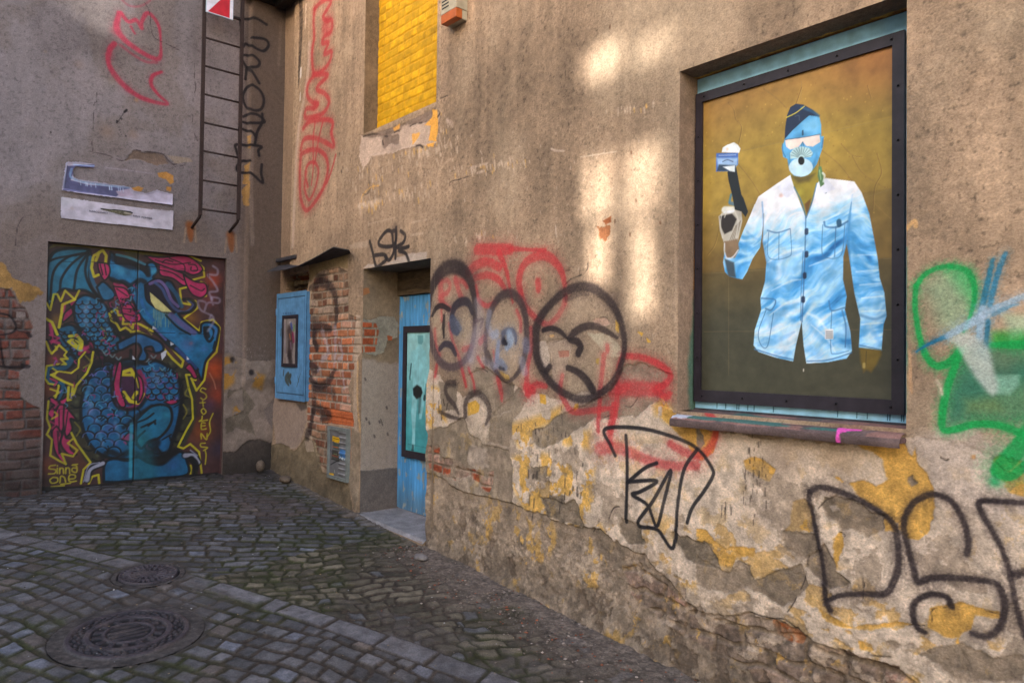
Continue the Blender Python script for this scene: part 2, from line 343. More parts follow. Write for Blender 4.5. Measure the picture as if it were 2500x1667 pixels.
# plaster missing inside the round face
R.T = ZF
R.fill([(1060, 850), (1200, 830), (1240, 900), (1215, 1000), (1190, 1110), (1150, 1200), (1100, 1180), (1080, 1050), (1075, 950), (1045, 890)], (146, 124, 108), rough=.006, depth=-.007, var=.2, stain=.5)
R.fill([(1130, 930), (1215, 925), (1220, 975), (1140, 985)], (150, 88, 74), rough=.003, depth=-.004)
R.fill([(990, 860), (1040, 850), (1070, 960), (1075, 1060), (1020, 1060), (990, 980)], (182, 162, 148), rough=.004, var=.1)
R.fill([(1400, 700), (1430, 675), (1500, 675), (1540, 720), (1500, 740), (1430, 735)], (176, 138, 120), rough=.004, depth=-.006, stain=.6)
R.fill([(1340, 780), (1500, 790), (1600, 860), (1640, 960), (1560, 980), (1480, 930), (1400, 860)], (176, 164, 140), rough=.02, fq=8, var=.2, a=.8)
R.fill([(1430, 990), (1455, 985), (1445, 1035), (1425, 1020)], (150, 118, 44), rough=.003)
R.fill([(1060, 810), (1100, 800), (1110, 820), (1080, 830)], (186, 140, 84), rough=.003)
for P in ([(690, 1080), (760, 1120), (770, 1160), (720, 1165), (690, 1130)], [(440, 1330), (500, 1310), (535, 1340), (525, 1400), (440, 1430)], [(990, 1260), (1040, 1265), (1040, 1340), (995, 1330)], [(1260, 1330), (1290, 1335), (1280, 1380), (1255, 1390)], [(1580, 700), (1610, 730), (1600, 790), (1575, 760)], [(1750, 785), (1790, 795), (1780, 815)], [(1815, 830), (1850, 860), (1825, 865)]):
    R.fill(P, (190, 146, 62), rough=.005, fq=25, var=.2, stain=.3)
# small bare brick patch near the door
R.T = Z6
q = R.at([(105, 1180), (150, 1180), (170, 1240), (270, 1262), (290, 1300), (430, 1330), (455, 1320), (450, 1390), (430, 1440), (380, 1400), (330, 1350), (240, 1370), (110, 1310)])[:, :2]
sl, uu, vv, d = R.sdf(q, .06); m = ss(-.004, .004, d + .03 * (fbm(uu * 16, vv * 16, 5, 4) - .5))
m = m * (1 - .8 * ss(.52, .62, fbm(uu * 14, vv * 14, 51, 4))); R.h[sl] -= .006 * m; R.bricks(sl, m, 2.5, .1, .22, .070, [(136, 66, 42), (134, 82, 64), (122, 66, 50), (138, 108, 94), (132, 106, 92)], (118, 98, 84), .014, .008, 9, wob=.010, face=.7)
# crumbling plinth with bare masonry along the bottom right
R.T = Z8
P = [(-1700, 420), (-1600, 330), (-1350, 470), (-1000, 560), (-800, 640), (-560, 690), (-300, 860), (-120, 1010), (0, 1130), (160, 1190), (300, 1165), (430, 1205), (540, 1250), (610, 1290), (700, 1340), (860, 1380), (1000, 1430), (1140, 1470), (1240, 1568), (1300, 1700), (-1700, 1700)]
R.fill(P, (130, 112, 96), rough=.03, fq=7, depth=-.022, var=.34, stain=.15, seed=12)
P = [(-430, 900), (-330, 890), (-250, 960), (-120, 1060), (-20, 1130), (60, 1200), (160, 1190), (300, 1180), (430, 1215), (540, 1260), (610, 1300), (700, 1350), (860, 1390), (1000, 1440), (1140, 1480), (1240, 1568), (1300, 1800), (500, 1800), (300, 1500), (100, 1390), (-150, 1250), (-380, 1060)]
q = R.at(P)[:, :2]; sl, uu, vv, d = R.sdf(q, .06); m = ss(-.006, .008, d + .04 * (fbm(uu * 10, vv * 10, 6, 4) - .5))
R.bricks(sl, m * .8, .07, .012, .30, .088, [(122, 98, 86), (116, 98, 86), (126, 106, 92), (112, 92, 80), (124, 94, 82)], (108, 92, 78), .020, .020, 29, wob=.026, face=.8)
R.fill([(430, 1215), (540, 1245), (610, 1290), (600, 1350), (520, 1340), (450, 1290)], (150, 76, 34), rough=.008, var=.35, a=.85)
for P in ([(-430, 560), (-330, 590), (-300, 700), (-380, 720), (-440, 650)], [(-900, 440), (-700, 470), (-640, 620), (-860, 560)], [(-150, 640), (60, 700), (140, 860), (-60, 800)]):
    R.fill([(x, y + 60) for x, y in P], (108, 94, 80), rough=.02, depth=-.012, var=.3, stain=.35)
sl = R.box(2.78, 8.2, -.35, 1.75); uu, vv = R.uv(sl); hg = vv - gz(uu)
topb = 1.28 - .30 * ss(3.2, 2.8, uu) - .0 * uu + .25 * (fbm(uu * 2.2, vv * 2.2, 141, 4) - .5)
zone = ss(topb, topb - .25, vv); base = ss(.62, .25, hg + .35 * (fbm(uu * 2.5, vv * 2.5, 142, 4) - .5))
n1 = fbm(uu * 8, vv * 8, 143, 6, .62); n2 = fbm(uu * 13, vv * 11, 144, 6, .65); n3 = fbm(uu * 30, vv * 26, 145, 4, .6); n4 = fbm(uu * 5, vv * 5, 146, 6, .62)
m = ss(.56, .575, n1) * base * .75; R.blend(sl, m, (158, 138, 120)); R.h[sl] += .004 * m
m = ss(.57, .585, n2) * ss(.45, .6, n4) * np.clip(zone * .35 + base, 0, 1) * .8; R.blend(sl, m, (176, 136, 74)); R.h[sl] += .002 * m
m = ss(.60, .61, 1 - n4) * zone * (1 - base * .5) * .6; R.blend(sl, m, (132, 114, 98)); R.h[sl] -= .002 * m
m = ss(.62, .64, fbm(uu * 10 + 5, vv * 8, 147, 5, .6)) * base * .6; R.blend(sl, m, (94, 78, 66)); R.h[sl] -= .008 * m
R.c[sl] *= (1 + zone * .5 * (n3 - .5) + .35 * base * (fbm(uu * 60, vv * 60, 148, 3) - .5))[..., None]; R.h[sl] += (.004 * zone * (n1 - .5) + .02 * base * (n4 - .5) + .006 * base * (n3 - .5))
# white flakes & scratches, dark soot streaks
rs = np.random.RandomState(4)
R.T = Z8
for (cx, cy, sx, sy, n) in ((320, 400, 60, 230, 46), (150, 560, 30, 60, 12), (-900, 100, 200, 130, 30), (960, 1000, 20, 40, 8)):
    for k in range(n):
        x = cx + sx * rs.randn() * .6; y = cy + sy * rs.randn() * .5; L = abs(rs.randn()) * 22 + 8
        R.line([(x, y), (x + rs.randn() * 2, y + L)], 2 + rs.rand() * 5, (62, 52, 48), .55 + .35 * rs.rand(), .6, curve=False)
R.T = Z6
for k in range(26):
    x = 640 + 330 * rs.rand(); y = 1230 + 340 * rs.rand() - .0 * x; L = 10 + rs.rand() * 50
    R.line([(x, y), (x - 3, y + L)], 3 + rs.rand() * 9, (60, 52, 48), .75, .7, curve=False)
for P, w in (([(180, 930), (186, 960)], 8), ([(205, 950), (198, 985)], 7), ([(160, 935), (158, 1000)], 5), ([(170, 1010), (172, 1040)], 6)): R.line(P, w, (60, 48, 40), .8)
R.T = Rf
for k in range(420):                                   # pale nicks all over the upper coat
    x = 700 + 900 * rs.rand(); y = 270 + 560 * rs.rand()
    L = 2 + 8 * rs.rand() ** 2; R.line([(x, y), (x + rs.randn() * 2, y + L)], 1.2 + 1.5 * rs.rand(), (182, 160, 144), .5 * rs.rand() + .15, .5, curve=False)
for (cx, cy, sx, sy, n, w) in ((850, 468, 34, 8, 40, 5), (930, 440, 60, 16, 40, 4), (1130, 380, 60, 12, 36, 4), (950, 350, 70, 14, 30, 6), (1010, 330, 30, 60, 30, 4), (1165, 375, 70, 6, 26, 3), (870, 395, 60, 30, 40, 4), (1480, 245, 70, 6, 20, 4), (1100, 540, 50, 8, 16, 4)):
    for k in range(n):
        x = cx + sx * rs.randn() * .6; y = cy + sy * rs.randn() * .7 - .12 * (x - cx)
        R.line([(x, y), (x + 1, y + 3 + 8 * rs.rand())], w * (.4 + .8 * rs.rand()), (184, 160, 140) if rs.rand() < .8 else (196, 150, 84), .65, .5, curve=False)
# below the yellow window: torn plaster
R.T = Z4
R.fill([(735, 865), (880, 860), (990, 830), (1010, 790), (1100, 780), (1215, 690), (1240, 740), (1225, 830), (1215, 910), (1150, 920), (1090, 930), (1000, 950), (940, 975), (880, 990), (800, 1000), (745, 1080), (720, 1000)], (172, 148, 132), rough=.018, fq=14, depth=-.006, var=.16, stain=.35)
R.fill([(745, 870), (800, 880), (890, 870), (960, 840), (1010, 800), (1080, 790), (1170, 780), (1215, 690), (1120, 740), (960, 810), (830, 850)], (124, 104, 92), rough=.008, depth=-.004, var=.2, stain=.4)
R.fill([(870, 880), (980, 850), (975, 920), (920, 920), (880, 960)], (126, 106, 94), rough=.01, depth=-.008, var=.2, stain=.4)
R.fill([(1190, 700), (1225, 700), (1230, 830), (1215, 900), (1165, 900), (1180, 800), (1140, 800), (1190, 750)], (204, 146, 66), rough=.008, var=.15, stain=.4)
R.fill([(1060, 860), (1110, 850), (1100, 880), (1065, 920)], (204, 150, 80), rough=.008); R.fill([(1150, 920), (1205, 910), (1200, 940), (1160, 935)], (204, 146, 66), rough=.004)
R.fill([(940, 820), (985, 790), (980, 820), (950, 840)], (196, 140, 70), rough=.006)
for P, w in (([(745, 870), (830, 855), (900, 870), (960, 840), (1010, 830), (1070, 795), (1150, 780)], 7), ([(870, 900), (880, 960)], 9), ([(1080, 935), (1110, 928), (1130, 940)], 10), ([(1225, 745), (1240, 725)], 12), ([(1215, 625), (1240, 630), (1290, 612)], 6), ([(1300, 1190), (1310, 1160), (1370, 1145), (1440, 1120)], 5), ([(1330, 930), (1335, 970)], 4), ([(745, 1235), (770, 1240), (800, 1200)], 3), ([(595, 980), (600, 1000)], 8), ([(608, 1090), (612, 1102)], 7), ([(618, 1065), (620, 1075)], 6)):
    R.line(P, w, (48, 38, 34), .85, .5, depth=-.004)
for P, w, c in (([(735, 1290), (745, 1245), (800, 1195), (850, 1185)], 9, (204, 152, 84)), ([(720, 1310), (790, 1300), (860, 1275)], 22, (186, 162, 144)), ([(1225, 1130), (1260, 1060), (1310, 1015)], 12, (176, 148, 124)), ([(1220, 1220), (1225, 1130), (1300, 880)], 10, (168, 142, 120)), ([(1060, 1420), (1160, 1400)], 8, (176, 152, 132)), ([(1050, 1500), (1130, 1490)], 12, (180, 156, 136)), ([(780, 1430), (950, 1390)], 5, (176, 152, 132)), ([(1440, 1070), (1540, 1045)], 14, (180, 156, 138)), ([(1480, 1105), (1520, 1090)], 14, (180, 156, 138)), ([(1290, 770), (1320, 800)], 26, (176, 152, 136))):
    R.line(P, w, c, .75, .5, dry=.5)
# rust spot, bullet-like pits
R.T = ZL
R.fill([(360, 1110), (420, 1100), (425, 1150), (400, 1185), (370, 1170)], (122, 76, 48), rough=.01, fq=30, depth=-.004, stain=.4); R.fill([(345, 1100), (370, 1100), (360, 1120)], (120, 70, 40), rough=.003)
R.fill([(380, 1075), (430, 1045), (430, 1080), (400, 1095)], (120, 68, 40), rough=.008)
for x, y in ((540, 700), (566, 962), (533, 1148), (450, 1075), (698, 1085), (425, 15)): R.line([(x, y - 6), (x + 1, y + 6)], 9, (90, 62, 46), .9, .5)
R.line([(105, 680), (130, 690), (175, 692)], 9, (184, 162, 146), .8, .5); R.line([(265, 725), (460, 695)], 5, (196, 176, 158), .6); R.line([(128, 1100), (132, 1160)], 6, (190, 170, 156), .7)
# cracks near the faces and plinth
R.T = ZF
for P, w in (([(1190, 425), (1230, 385), (1290, 360), (1330, 340), (1362, 300), (1365, 260)], 9), ([(1400, 720), (1420, 685), (1495, 672), (1530, 700)], 7), ([(1000, 1085), (1040, 1105), (1085, 1160)], 7), ([(450, 1120), (480, 1070), (540, 1065), (590, 1090)], 6), ([(870, 1140), (940, 1190), (1000, 1180)], 6), ([(1040, 840), (1060, 870), (1150, 850), (1190, 820)], 5), ([(1590, 1330), (1680, 1360), (1740, 1290)], 5), ([(1480, 1440), (1560, 1420), (1600, 1450), (1700, 1420)], 5)):
    R.line(P, w, (44, 36, 34), .85, .4, depth=-.004)
R.T = Z8
for P, w in (([(700, 565), (735, 525), (790, 497)], 6), ([(640, 840), (620, 970), (560, 1100), (520, 1160)], 6), ([(820, 700), (850, 720), (830, 760)], 7), ([(-520, 700), (-500, 620), (-470, 560), (-400, 560)], 7), ([(-560, 640), (-600, 700)], 6), ([(300, 1160), (430, 1200), (500, 1205), (610, 1290)], 9), ([(870, 1380), (1000, 1410), (1110, 1420)], 8), ([(1660, 1160), (1800, 1175), (1881, 1150)], 6), ([(1220, 1235), (1340, 1230), (1350, 1150), (1440, 1135)], 5), ([(1400, 275), (1430, 290), (1445, 285)], 9), ([(1410, 325), (1425, 340)], 6)):
    R.line(P, w, (46, 36, 32), .85, .5, depth=-.005)
# corner strip and downpipe stain, left end of the wall
R.T = Z4
s_ = lambda z: 0
sl = R.box(-.02, .40, .8, 6.1); uu, vv = R.uv(sl)
edge = .335 + .01 * (fbm(vv * 3, vv * 0, 8, 3) - .5); mm = 1 - ss(edge - .015, edge + .01, uu); mm = mm * ss(1.0, 1.3, vv + .0)
R.h[sl] -= .035 * mm; R.blend(sl, mm * .6, (112, 92, 78))
R.line([(350, 0), (352, 180), (340, 430), (335, 560)], [34, 30, 22, 6], (42, 32, 28), .85, .4, dry=.35); R.line([(385, 30), (378, 180)], 12, (196, 170, 150), .8, dry=.5)
R.line([(350, 440), (348, 490)], 14, (196, 190, 190), .8); R.line([(346, 595), (344, 640)], 10, (190, 180, 176), .8); R.line([(290, 290), (295, 380), (298, 470)], [20, 12, 6], (160, 136, 122), .7, dry=.4)
R.line([(405, 280), (400, 420), (375, 600), (345, 760), (325, 960), (315, 1200), (300, 1568)], 26, (168, 146, 132), .8, .5)  # pale band paints in the light a rounded wall edge would catch
R.line([(690, 0), (690, 100)], 8, (170, 144, 126), .6)
# brick area by the cabinet
R.T = Z5
BP = [(335, 245), (370, 205), (460, 188), (498, 210), (500, 250), (508, 290), (500, 330), (505, 415), (560, 440), (565, 600), (540, 640), (525, 700), (500, 780), (520, 900), (532, 968), (400, 950), (398, 1180), (360, 1150), (330, 1040), (300, 990), (302, 860), (305, 700), (300, 500), (315, 400), (320, 320)]
q = R.at(BP)[:, :2]; sl, uu, vv, d = R.sdf(q, .06); m = ss(-.004, .004, d + .015 * (fbm(uu * 16, vv * 16, 15, 4) - .5))
R.h[sl] -= .006 * m
zt = R.at([(400, 440), (400, 960)]); low = ss(zt[1][1] - .08, zt[1][1] + .02, vv); hi = ss(zt[0][1] + .03, zt[0][1] - .06, vv)
R.bricks(sl, m, .0, .02, .19, .0715, [(128, 96, 76), (138, 108, 88), (112, 80, 62), (124, 104, 90), (98, 62, 48)], (118, 102, 88), .014, .007, 17, wob=.006)
h0 = R.h[sl].copy(); R.bricks(sl, m * low * hi, .0, .02, .19, .0715, [(148, 86, 58), (140, 82, 56), (154, 96, 66), (136, 84, 64), (150, 112, 94)], (134, 120, 108), .013, .004, 17, wob=.004, face=.3); R.h[sl] = h0
R.fill([(370, 870), (520, 900), (532, 968), (400, 945)], (162, 84, 48), rough=.004, var=.15)
for k in range(5): R.line([(395, 898 + 12 * k), (525, 918 + 12 * k)], 2.5, (132, 66, 38), .7)
R.fill([(540, 420), (562, 425), (566, 600), (545, 620), (548, 700), (545, 960), (560, 1100), (548, 1120), (525, 960), (530, 700), (520, 620)], (158, 136, 118), rough=.006, var=.2)
R.line([(548, 650), (545, 760), (548, 880), (560, 990)], 12, (206, 160, 100), .6, .5, dry=.5)
# pale coat under the cabinet and rubble base
R.fill([(130, 640), (150, 820), (290, 860), (300, 930), (268, 1040), (240, 1080), (150, 1060), (130, 900)], (140, 120, 108), rough=.012, fq=10, var=.12, depth=-.003, stain=.2)
R.fill([(120, 1060), (160, 1050), (250, 1085), (290, 1020), (340, 1050), (380, 1190), (500, 1230), (540, 1380), (560, 1560), (100, 1560)], (112, 96, 76), rough=.02, fq=10, var=.34, depth=-.008, stain=.4)
R.fill([(285, 1040), (320, 1030), (335, 1090), (300, 1090)], (150, 130, 112), rough=.01, var=.2)
R.fill([(500, 960), (560, 1000), (555, 1380), (505, 1240)], (134, 116, 98), rough=.01, var=.3, depth=.004)
R.line([(515, 980), (508, 1060), (512, 1120), (500, 1200)], 14, (150, 84, 58), .55, .5, dry=.5)
# hole with dark bricks under the canopy
q = R.at([(195, 225), (305, 205), (310, 240), (305, 268), (300, 300), (200, 305), (180, 300), (185, 250)])[:, :2]; sl, uu, vv, d = R.sdf(q, .05); m = ss(-.004, .004, d + .01 * (fbm(uu * 20, vv * 20, 5, 3) - .5))
R.bricks(sl, m, .1, 0, .2, .075, [(92, 66, 48), (84, 44, 26), (100, 86, 66)], (70, 58, 46), .02, .03, 3); R.h[sl] -= .06 * m
R.fill([(225, 228), (302, 222), (302, 245), (230, 252)], (84, 34, 16), a=.85); R.fill([(230, 268), (300, 262), (298, 292), (225, 298)], (60, 50, 38), a=.8)
R.fill([(310, 150), (500, 125), (500, 190), (450, 185), (370, 200), (330, 240), (312, 268)], (128, 108, 80), rough=.006, var=.15)
R.wk = 1.35
# soot-black face sprayed on the bricks
K2 = (34, 26, 28)
for P, w, a in (([(315, 290), (360, 262), (410, 280), (435, 330), (440, 400), (435, 470)], [14, 26, 26, 22, 20, 14], .75), ([(325, 480), (380, 482), (410, 488)], [28, 26, 20], .85), ([(332, 500), (330, 540), (345, 580)], 22, .85), ([(310, 665), (335, 685), (350, 690)], [30, 26, 10], .8), ([(300, 700), (330, 755), (370, 765), (405, 740), (430, 690)], [18, 20, 24, 24, 14], .8), ([(330, 770), (330, 830), (325, 880)], 26, .6), ([(350, 790), (420, 800)], 30, .5), ([(335, 870), (370, 890), (405, 910), (370, 925)], 24, .7), ([(325, 900), (315, 960), (300, 1010)], [22, 18, 30], .8), ([(300, 480), (300, 640)], 14, .6), ([(390, 240), (350, 235)], 20, .5)):
    R.line(P, w, K2, a, .5, speck=.4)
for P, w in (([(432, 480), (435, 560), (430, 670)], 14), ([(455, 560), (470, 620), (450, 640)], 12), ([(370, 500), (400, 600), (370, 640)], 18), ([(350, 690), (358, 680)], 12), ([(470, 700), (478, 780)], 10)): R.line(P, w, (158, 150, 164), .6, .6, speck=.5)
R.fill([(245, 850), (300, 855), (300, 880), (270, 890)], (60, 52, 50), soft=.015, a=.7)
# lintel of the door: pale band, small knocked-out hole
R.T = Z5
R.fill([(578, 190), (600, 170), (680, 175), (740, 140), (800, 120), (888, 112), (888, 147)], (164, 146, 134), rough=.006, var=.1)
R.fill([(505, 75), (600, 55), (600, 85), (510, 95)], (166, 144, 126), rough=.008, soft=.01, a=.6)
R.fill([(550, 290), (580, 280), (580, 330), (552, 325)], (130, 108, 90), rough=.003, depth=-.006)
# tag left of the lintel
for P in ([(608, 60), (622, 110), (640, 182), (672, 165), (692, 142), (676, 124), (632, 128)], [(722, 8), (738, 12), (735, 60), (712, 84), (660, 80), (655, 55), (690, 10), (716, 14), (722, 60), (726, 108), (705, 150), (684, 136)], [(738, -8), (736, 60), (734, 142)], [(760, 8), (782, 30), (772, 66), (742, 86), (775, 92), (799, 84), (752, 104), (784, 118), (800, 156)]):
    R.line(P, 11, BLK, .9, .3, speck=.2)
R.spray(730, 0, 26, (60, 48, 44), .5)
R.wk = 1.1; R.halo = .32
# ---- red letters behind the faces
R.T = ZF
for P, w in (([(520, 155), (640, 152), (770, 152)], 66), ([(770, 150), (900, 155), (1040, 160)], [34, 22, 26]), ([(685, 180), (735, 290), (768, 450), (790, 560)], [44, 34, 22, 16]), ([(850, 500), (838, 390), (870, 280), (950, 215), (1050, 205), (1125, 260), (1170, 340), (1190, 440)], [46, 52, 52, 58, 60, 56, 44, 36]),
             ([(850, 480), (885, 580), (945, 660), (1040, 725), (1110, 690), (1170, 600), (1190, 510)], [40, 40, 40, 36, 36, 40, 34]), ([(982, 400), (984, 430), (986, 455)], 48), ([(450, 330), (520, 268), (600, 250), (690, 290)], [60, 56, 54, 52]), ([(500, 370), (600, 350), (680, 385), (735, 460)], [40, 42, 42, 30]),
             ([(505, 440), (530, 540), (590, 585), (650, 560)], 30), ([(240, 400), (290, 390), (310, 430), (290, 480), (230, 530), (300, 600), (330, 620)], 30), ([(235, 400), (240, 500), (250, 560)], 46), ([(350, 380), (380, 480), (400, 530)], 40), ([(350, 390), (410, 400), (440, 440)], 30), ([(190, 770), (200, 880), (230, 960)], 26), ([(240, 560), (245, 700)], 18), ([(300, 720), (330, 860), (380, 990), (430, 1200)], [20, 26, 30, 20]),
             ([(205, 1040), (195, 1120)], 24), ([(450, 1060), (480, 1160), (490, 1240)], 18), ([(410, 920), (470, 900)], 36), ([(540, 860), (570, 830)], 40), ([(520, 980), (560, 1050)], 22), ([(820, 620), (850, 700), (850, 780)], 24), ([(925, 760), (935, 880), (910, 1010), (895, 1100), (895, 1250)], [36, 36, 34, 40, 46]), ([(640, 930), (660, 1080)], 16), ([(670, 1140), (690, 1240), (695, 1310)], [40, 36, 20]), ([(900, 1262), (960, 1190), (1040, 1200)], [50, 40, 36]), ([(890, 1210), (940, 1230)], 60),
             ([(1165, 1120), (1150, 1230), (1190, 1330), (1250, 1395), (1400, 1385), (1520, 1370)], [34, 38, 42, 44, 40, 30]), ([(1515, 890), (1515, 930)], 36), ([(1488, 960), (1478, 1060), (1455, 1240)], 38), ([(1450, 1280), (1442, 1400), (1440, 1545)], [36, 36, 30]), ([(1630, 960), (1600, 1060), (1585, 1220), (1570, 1400), (1545, 1560)], [30, 36, 36, 36, 30]), ([(1200, 500), (1195, 570)], 26)):
    R.line(P, w, RED, .72, .35, speck=.4)
R.T = Rf
for P, w in (([(1440, 862), (1530, 872), (1590, 882)], None),):
    pass
for P, w, a in (([(1518, 868), (1570, 885)], 2, 0), ([(1505, 822), (1540, 850), (1535, 890)], 0, 0)): pass
R.T = Z6
for P, w, a in (([(1180, 690), (1270, 700), (1350, 730), (1410, 770), (1425, 810), (1390, 850), (1350, 860)], [30, 32, 34, 34, 34, 34, 30], .85), ([(1140, 870), (1250, 870), (1380, 880)], [70, 74, 62], .7), ([(1100, 900), (1180, 860)], 40, .6), ([(1340, 880), (1400, 915), (1420, 900)], 34, .8),
                ([(1040, 1200), (1090, 1190), (1160, 1200), (1300, 1260), (1420, 1290), (1568, 1290)], [60, 60, 52, 46, 44, 44], .62), ([(1085, 1100), (1100, 1170)], 26, .7), ([(1110, 960), (1095, 1090)], 30, .7)):
    R.line(P, w, RED, a, .45, speck=.3)
R.T = Z8
R.line([(-150, 195), (-60, 245), (20, 260), (80, 215), (112, 130), (100, 50), (60, 20)], [40, 44, 46, 44, 36, 32, 26], RED, .72, .45, speck=.3)
# ---- black sprayed faces
R.T = ZF; R.wk = 1.2
for P in ([(160, 560), (200, 420), (300, 340), (400, 380), (480, 560), (480, 800), (400, 1000), (300, 1030), (210, 940)], [(600, 900), (620, 680), (720, 560), (800, 580), (870, 720), (850, 980), (740, 1140), (640, 1020)], [(1000, 850), (1060, 650), (1200, 520), (1400, 500), (1540, 640), (1610, 880), (1540, 1120), (1360, 1270), (1160, 1180), (1030, 1020)]):
    R.fill(P, (172, 152, 130), soft=.03, a=.28, curve=True)
KS = (38, 30, 32)
R.line([(148, 560), (168, 460), (215, 360), (280, 300), (350, 285), (420, 320), (470, 410), (495, 540), (498, 700)], [40, 50, 70, 78, 76, 70, 56, 40, 34], KS, .88, .35, speck=.2)
R.line([(148, 560), (140, 680), (160, 820), (190, 940), (240, 1020), (310, 1055), (390, 1030), (450, 960), (485, 850), (498, 700)], [42, 40, 42, 44, 46, 40, 40, 40, 36, 34], (64, 52, 58), .78, .4, speck=.3)
R.line([(172, 660), (200, 605), (245, 585), (300, 612)], [18, 26, 28, 26], KS, .92, .2)
R.line([(320, 660), (345, 590), (400, 552), (450, 565), (478, 640)], [30, 44, 46, 42, 26], (44, 38, 44), .9, .3)
R.line([(325, 690), (340, 740), (360, 780)], [50, 72, 46], (62, 66, 84), .9, .25); R.line([(365, 720), (385, 760)], 30, (84, 88, 104), .7, .4)
R.line([(262, 660), (258, 740), (260, 830)], [16, 24, 10], KS, .92, .2); R.line([(228, 915), (265, 878), (315, 890), (350, 955)], [26, 32, 34, 26], (50, 44, 52), .9, .25)
R.line([(590, 1020), (578, 880), (588, 760), (625, 620), (690, 520), (770, 490), (840, 540), (880, 640), (895, 760), (890, 900), (860, 1040), (800, 1130), (740, 1160), (680, 1110), (630, 1040), (600, 940)], [30, 34, 34, 40, 48, 52, 50, 46, 44, 42, 34, 24, 18, 26, 30, 24], (52, 42, 44), .85, .4, speck=.25)
for P, w, c, a in (([(720, 840), (715, 800), (745, 775), (790, 780), (812, 830), (810, 870)], [26, 34, 34, 34, 26, 16], (72, 72, 88), .92), ([(760, 800), (770, 850), (745, 900)], [50, 60, 40], (132, 146, 168), .9), ([(720, 860), (740, 875)], [44, 20], (24, 22, 30), .95), ([(640, 810), (660, 800)], 50, (138, 144, 164), .8), ([(680, 860), (672, 940), (665, 1000)], [26, 34, 30], (118, 126, 150), .85), ([(660, 1040), (700, 1020), (735, 1060)], [40, 44, 30], (110, 116, 138), .8), ([(690, 1060), (720, 1070)], 18, (40, 40, 52), .8),
                   ([(888, 870), (895, 910)], 60, (118, 118, 140), .6), ([(610, 640), (600, 720), (620, 800)], 40, (140, 144, 164), .5), ([(520, 560), (540, 700), (500, 820), (470, 980)], 60, (150, 146, 158), .35), ([(560, 1000), (640, 1050)], 40, (150, 146, 160), .4), ([(860, 1010), (880, 1090)], 50, (150, 150, 168), .45), ([(510, 700), (560, 690), (540, 750)], 16, (90, 74, 78), .7)):
    R.line(P, w, c, a, .5, speck=.25)
R.spray(540, 850, 120, (150, 140, 156), .35); R.spray(450, 1000, 90, (150, 140, 160), .3)
R.line([(965, 880), (968, 760), (1010, 660), (1090, 560), (1190, 480), (1300, 440), (1400, 450), (1490, 510), (1570, 600), (1620, 720), (1645, 850), (1640, 960), (1600, 1090), (1530, 1200), (1420, 1275), (1310, 1300), (1200, 1265), (1100, 1195), (1020, 1090), (975, 980), (965, 880)], [60, 60, 52, 48, 52, 56, 56, 52, 50, 46, 42, 38, 40, 44, 44, 44, 44, 46, 50, 56, 60], KS, .86, .4, speck=.25)
for P, w, a in (([(1020, 772), (1080, 757), (1150, 780), (1205, 835)], [26, 30, 30, 16], .92), ([(1225, 830), (1265, 785), (1340, 745), (1420, 742), (1500, 775), (1590, 830)], [40, 46, 44, 42, 36, 20], .8), ([(1228, 850), (1280, 858), (1308, 900), (1290, 950)], [30, 44, 46, 44], .93), ([(1205, 1058), (1280, 1088), (1350, 1150), (1400, 1230)], [34, 40, 50, 50], .92), ([(1040, 1090), (1070, 1050)], 34, .85), ([(1200, 540), (1290, 500), (1370, 500)], [30, 26, 16], .35)):
    R.line(P, w, KS, a, .25, speck=.12)
for P, w in (([(340, 1180), (290, 1180), (268, 1225), (290, 1290), (340, 1350), (370, 1410)], [36, 36, 32, 30, 28, 20]), ([(230, 1400), (300, 1430), (380, 1450)], [20, 22, 16]), ([(420, 1430), (425, 1330), (470, 1260), (530, 1262), (590, 1330), (605, 1420), (580, 1490)], [30, 32, 36, 36, 34, 30, 20])): R.line(P, w, (52, 42, 40), .8, .4, speck=.35)
for x, y, r in ((1560, 560, 90), (1640, 800, 60), (500, 360, 60), (1330, 1330, 100), (900, 560, 60), (740, 1220, 90), (160, 900, 60)): R.spray(x, y, r, (64, 52, 50), .35)
# ---- marker tag
R.wk = 1.1; R.halo = 0
R.T = Rf
for P in ([(1412, 1046), (1400, 1020), (1386, 990), (1410, 981), (1480, 985), (1560, 1008), (1605, 1034), (1635, 1075), (1636, 1095), (1615, 1130), (1590, 1165), (1578, 1200)], [(1437, 1000), (1440, 1080), (1437, 1198)], [(1440, 1108), (1480, 1075), (1508, 1063)], [(1442, 1106), (1508, 1104), (1472, 1128), (1452, 1136), (1488, 1160), (1508, 1208), (1525, 1150), (1540, 1080), (1500, 1150), (1464, 1204), (1510, 1216), (1546, 1258), (1556, 1160), (1570, 1080), (1600, 1032)]):
    R.line(P, 7.5, (26, 24, 28), .95, .2, curve=True)
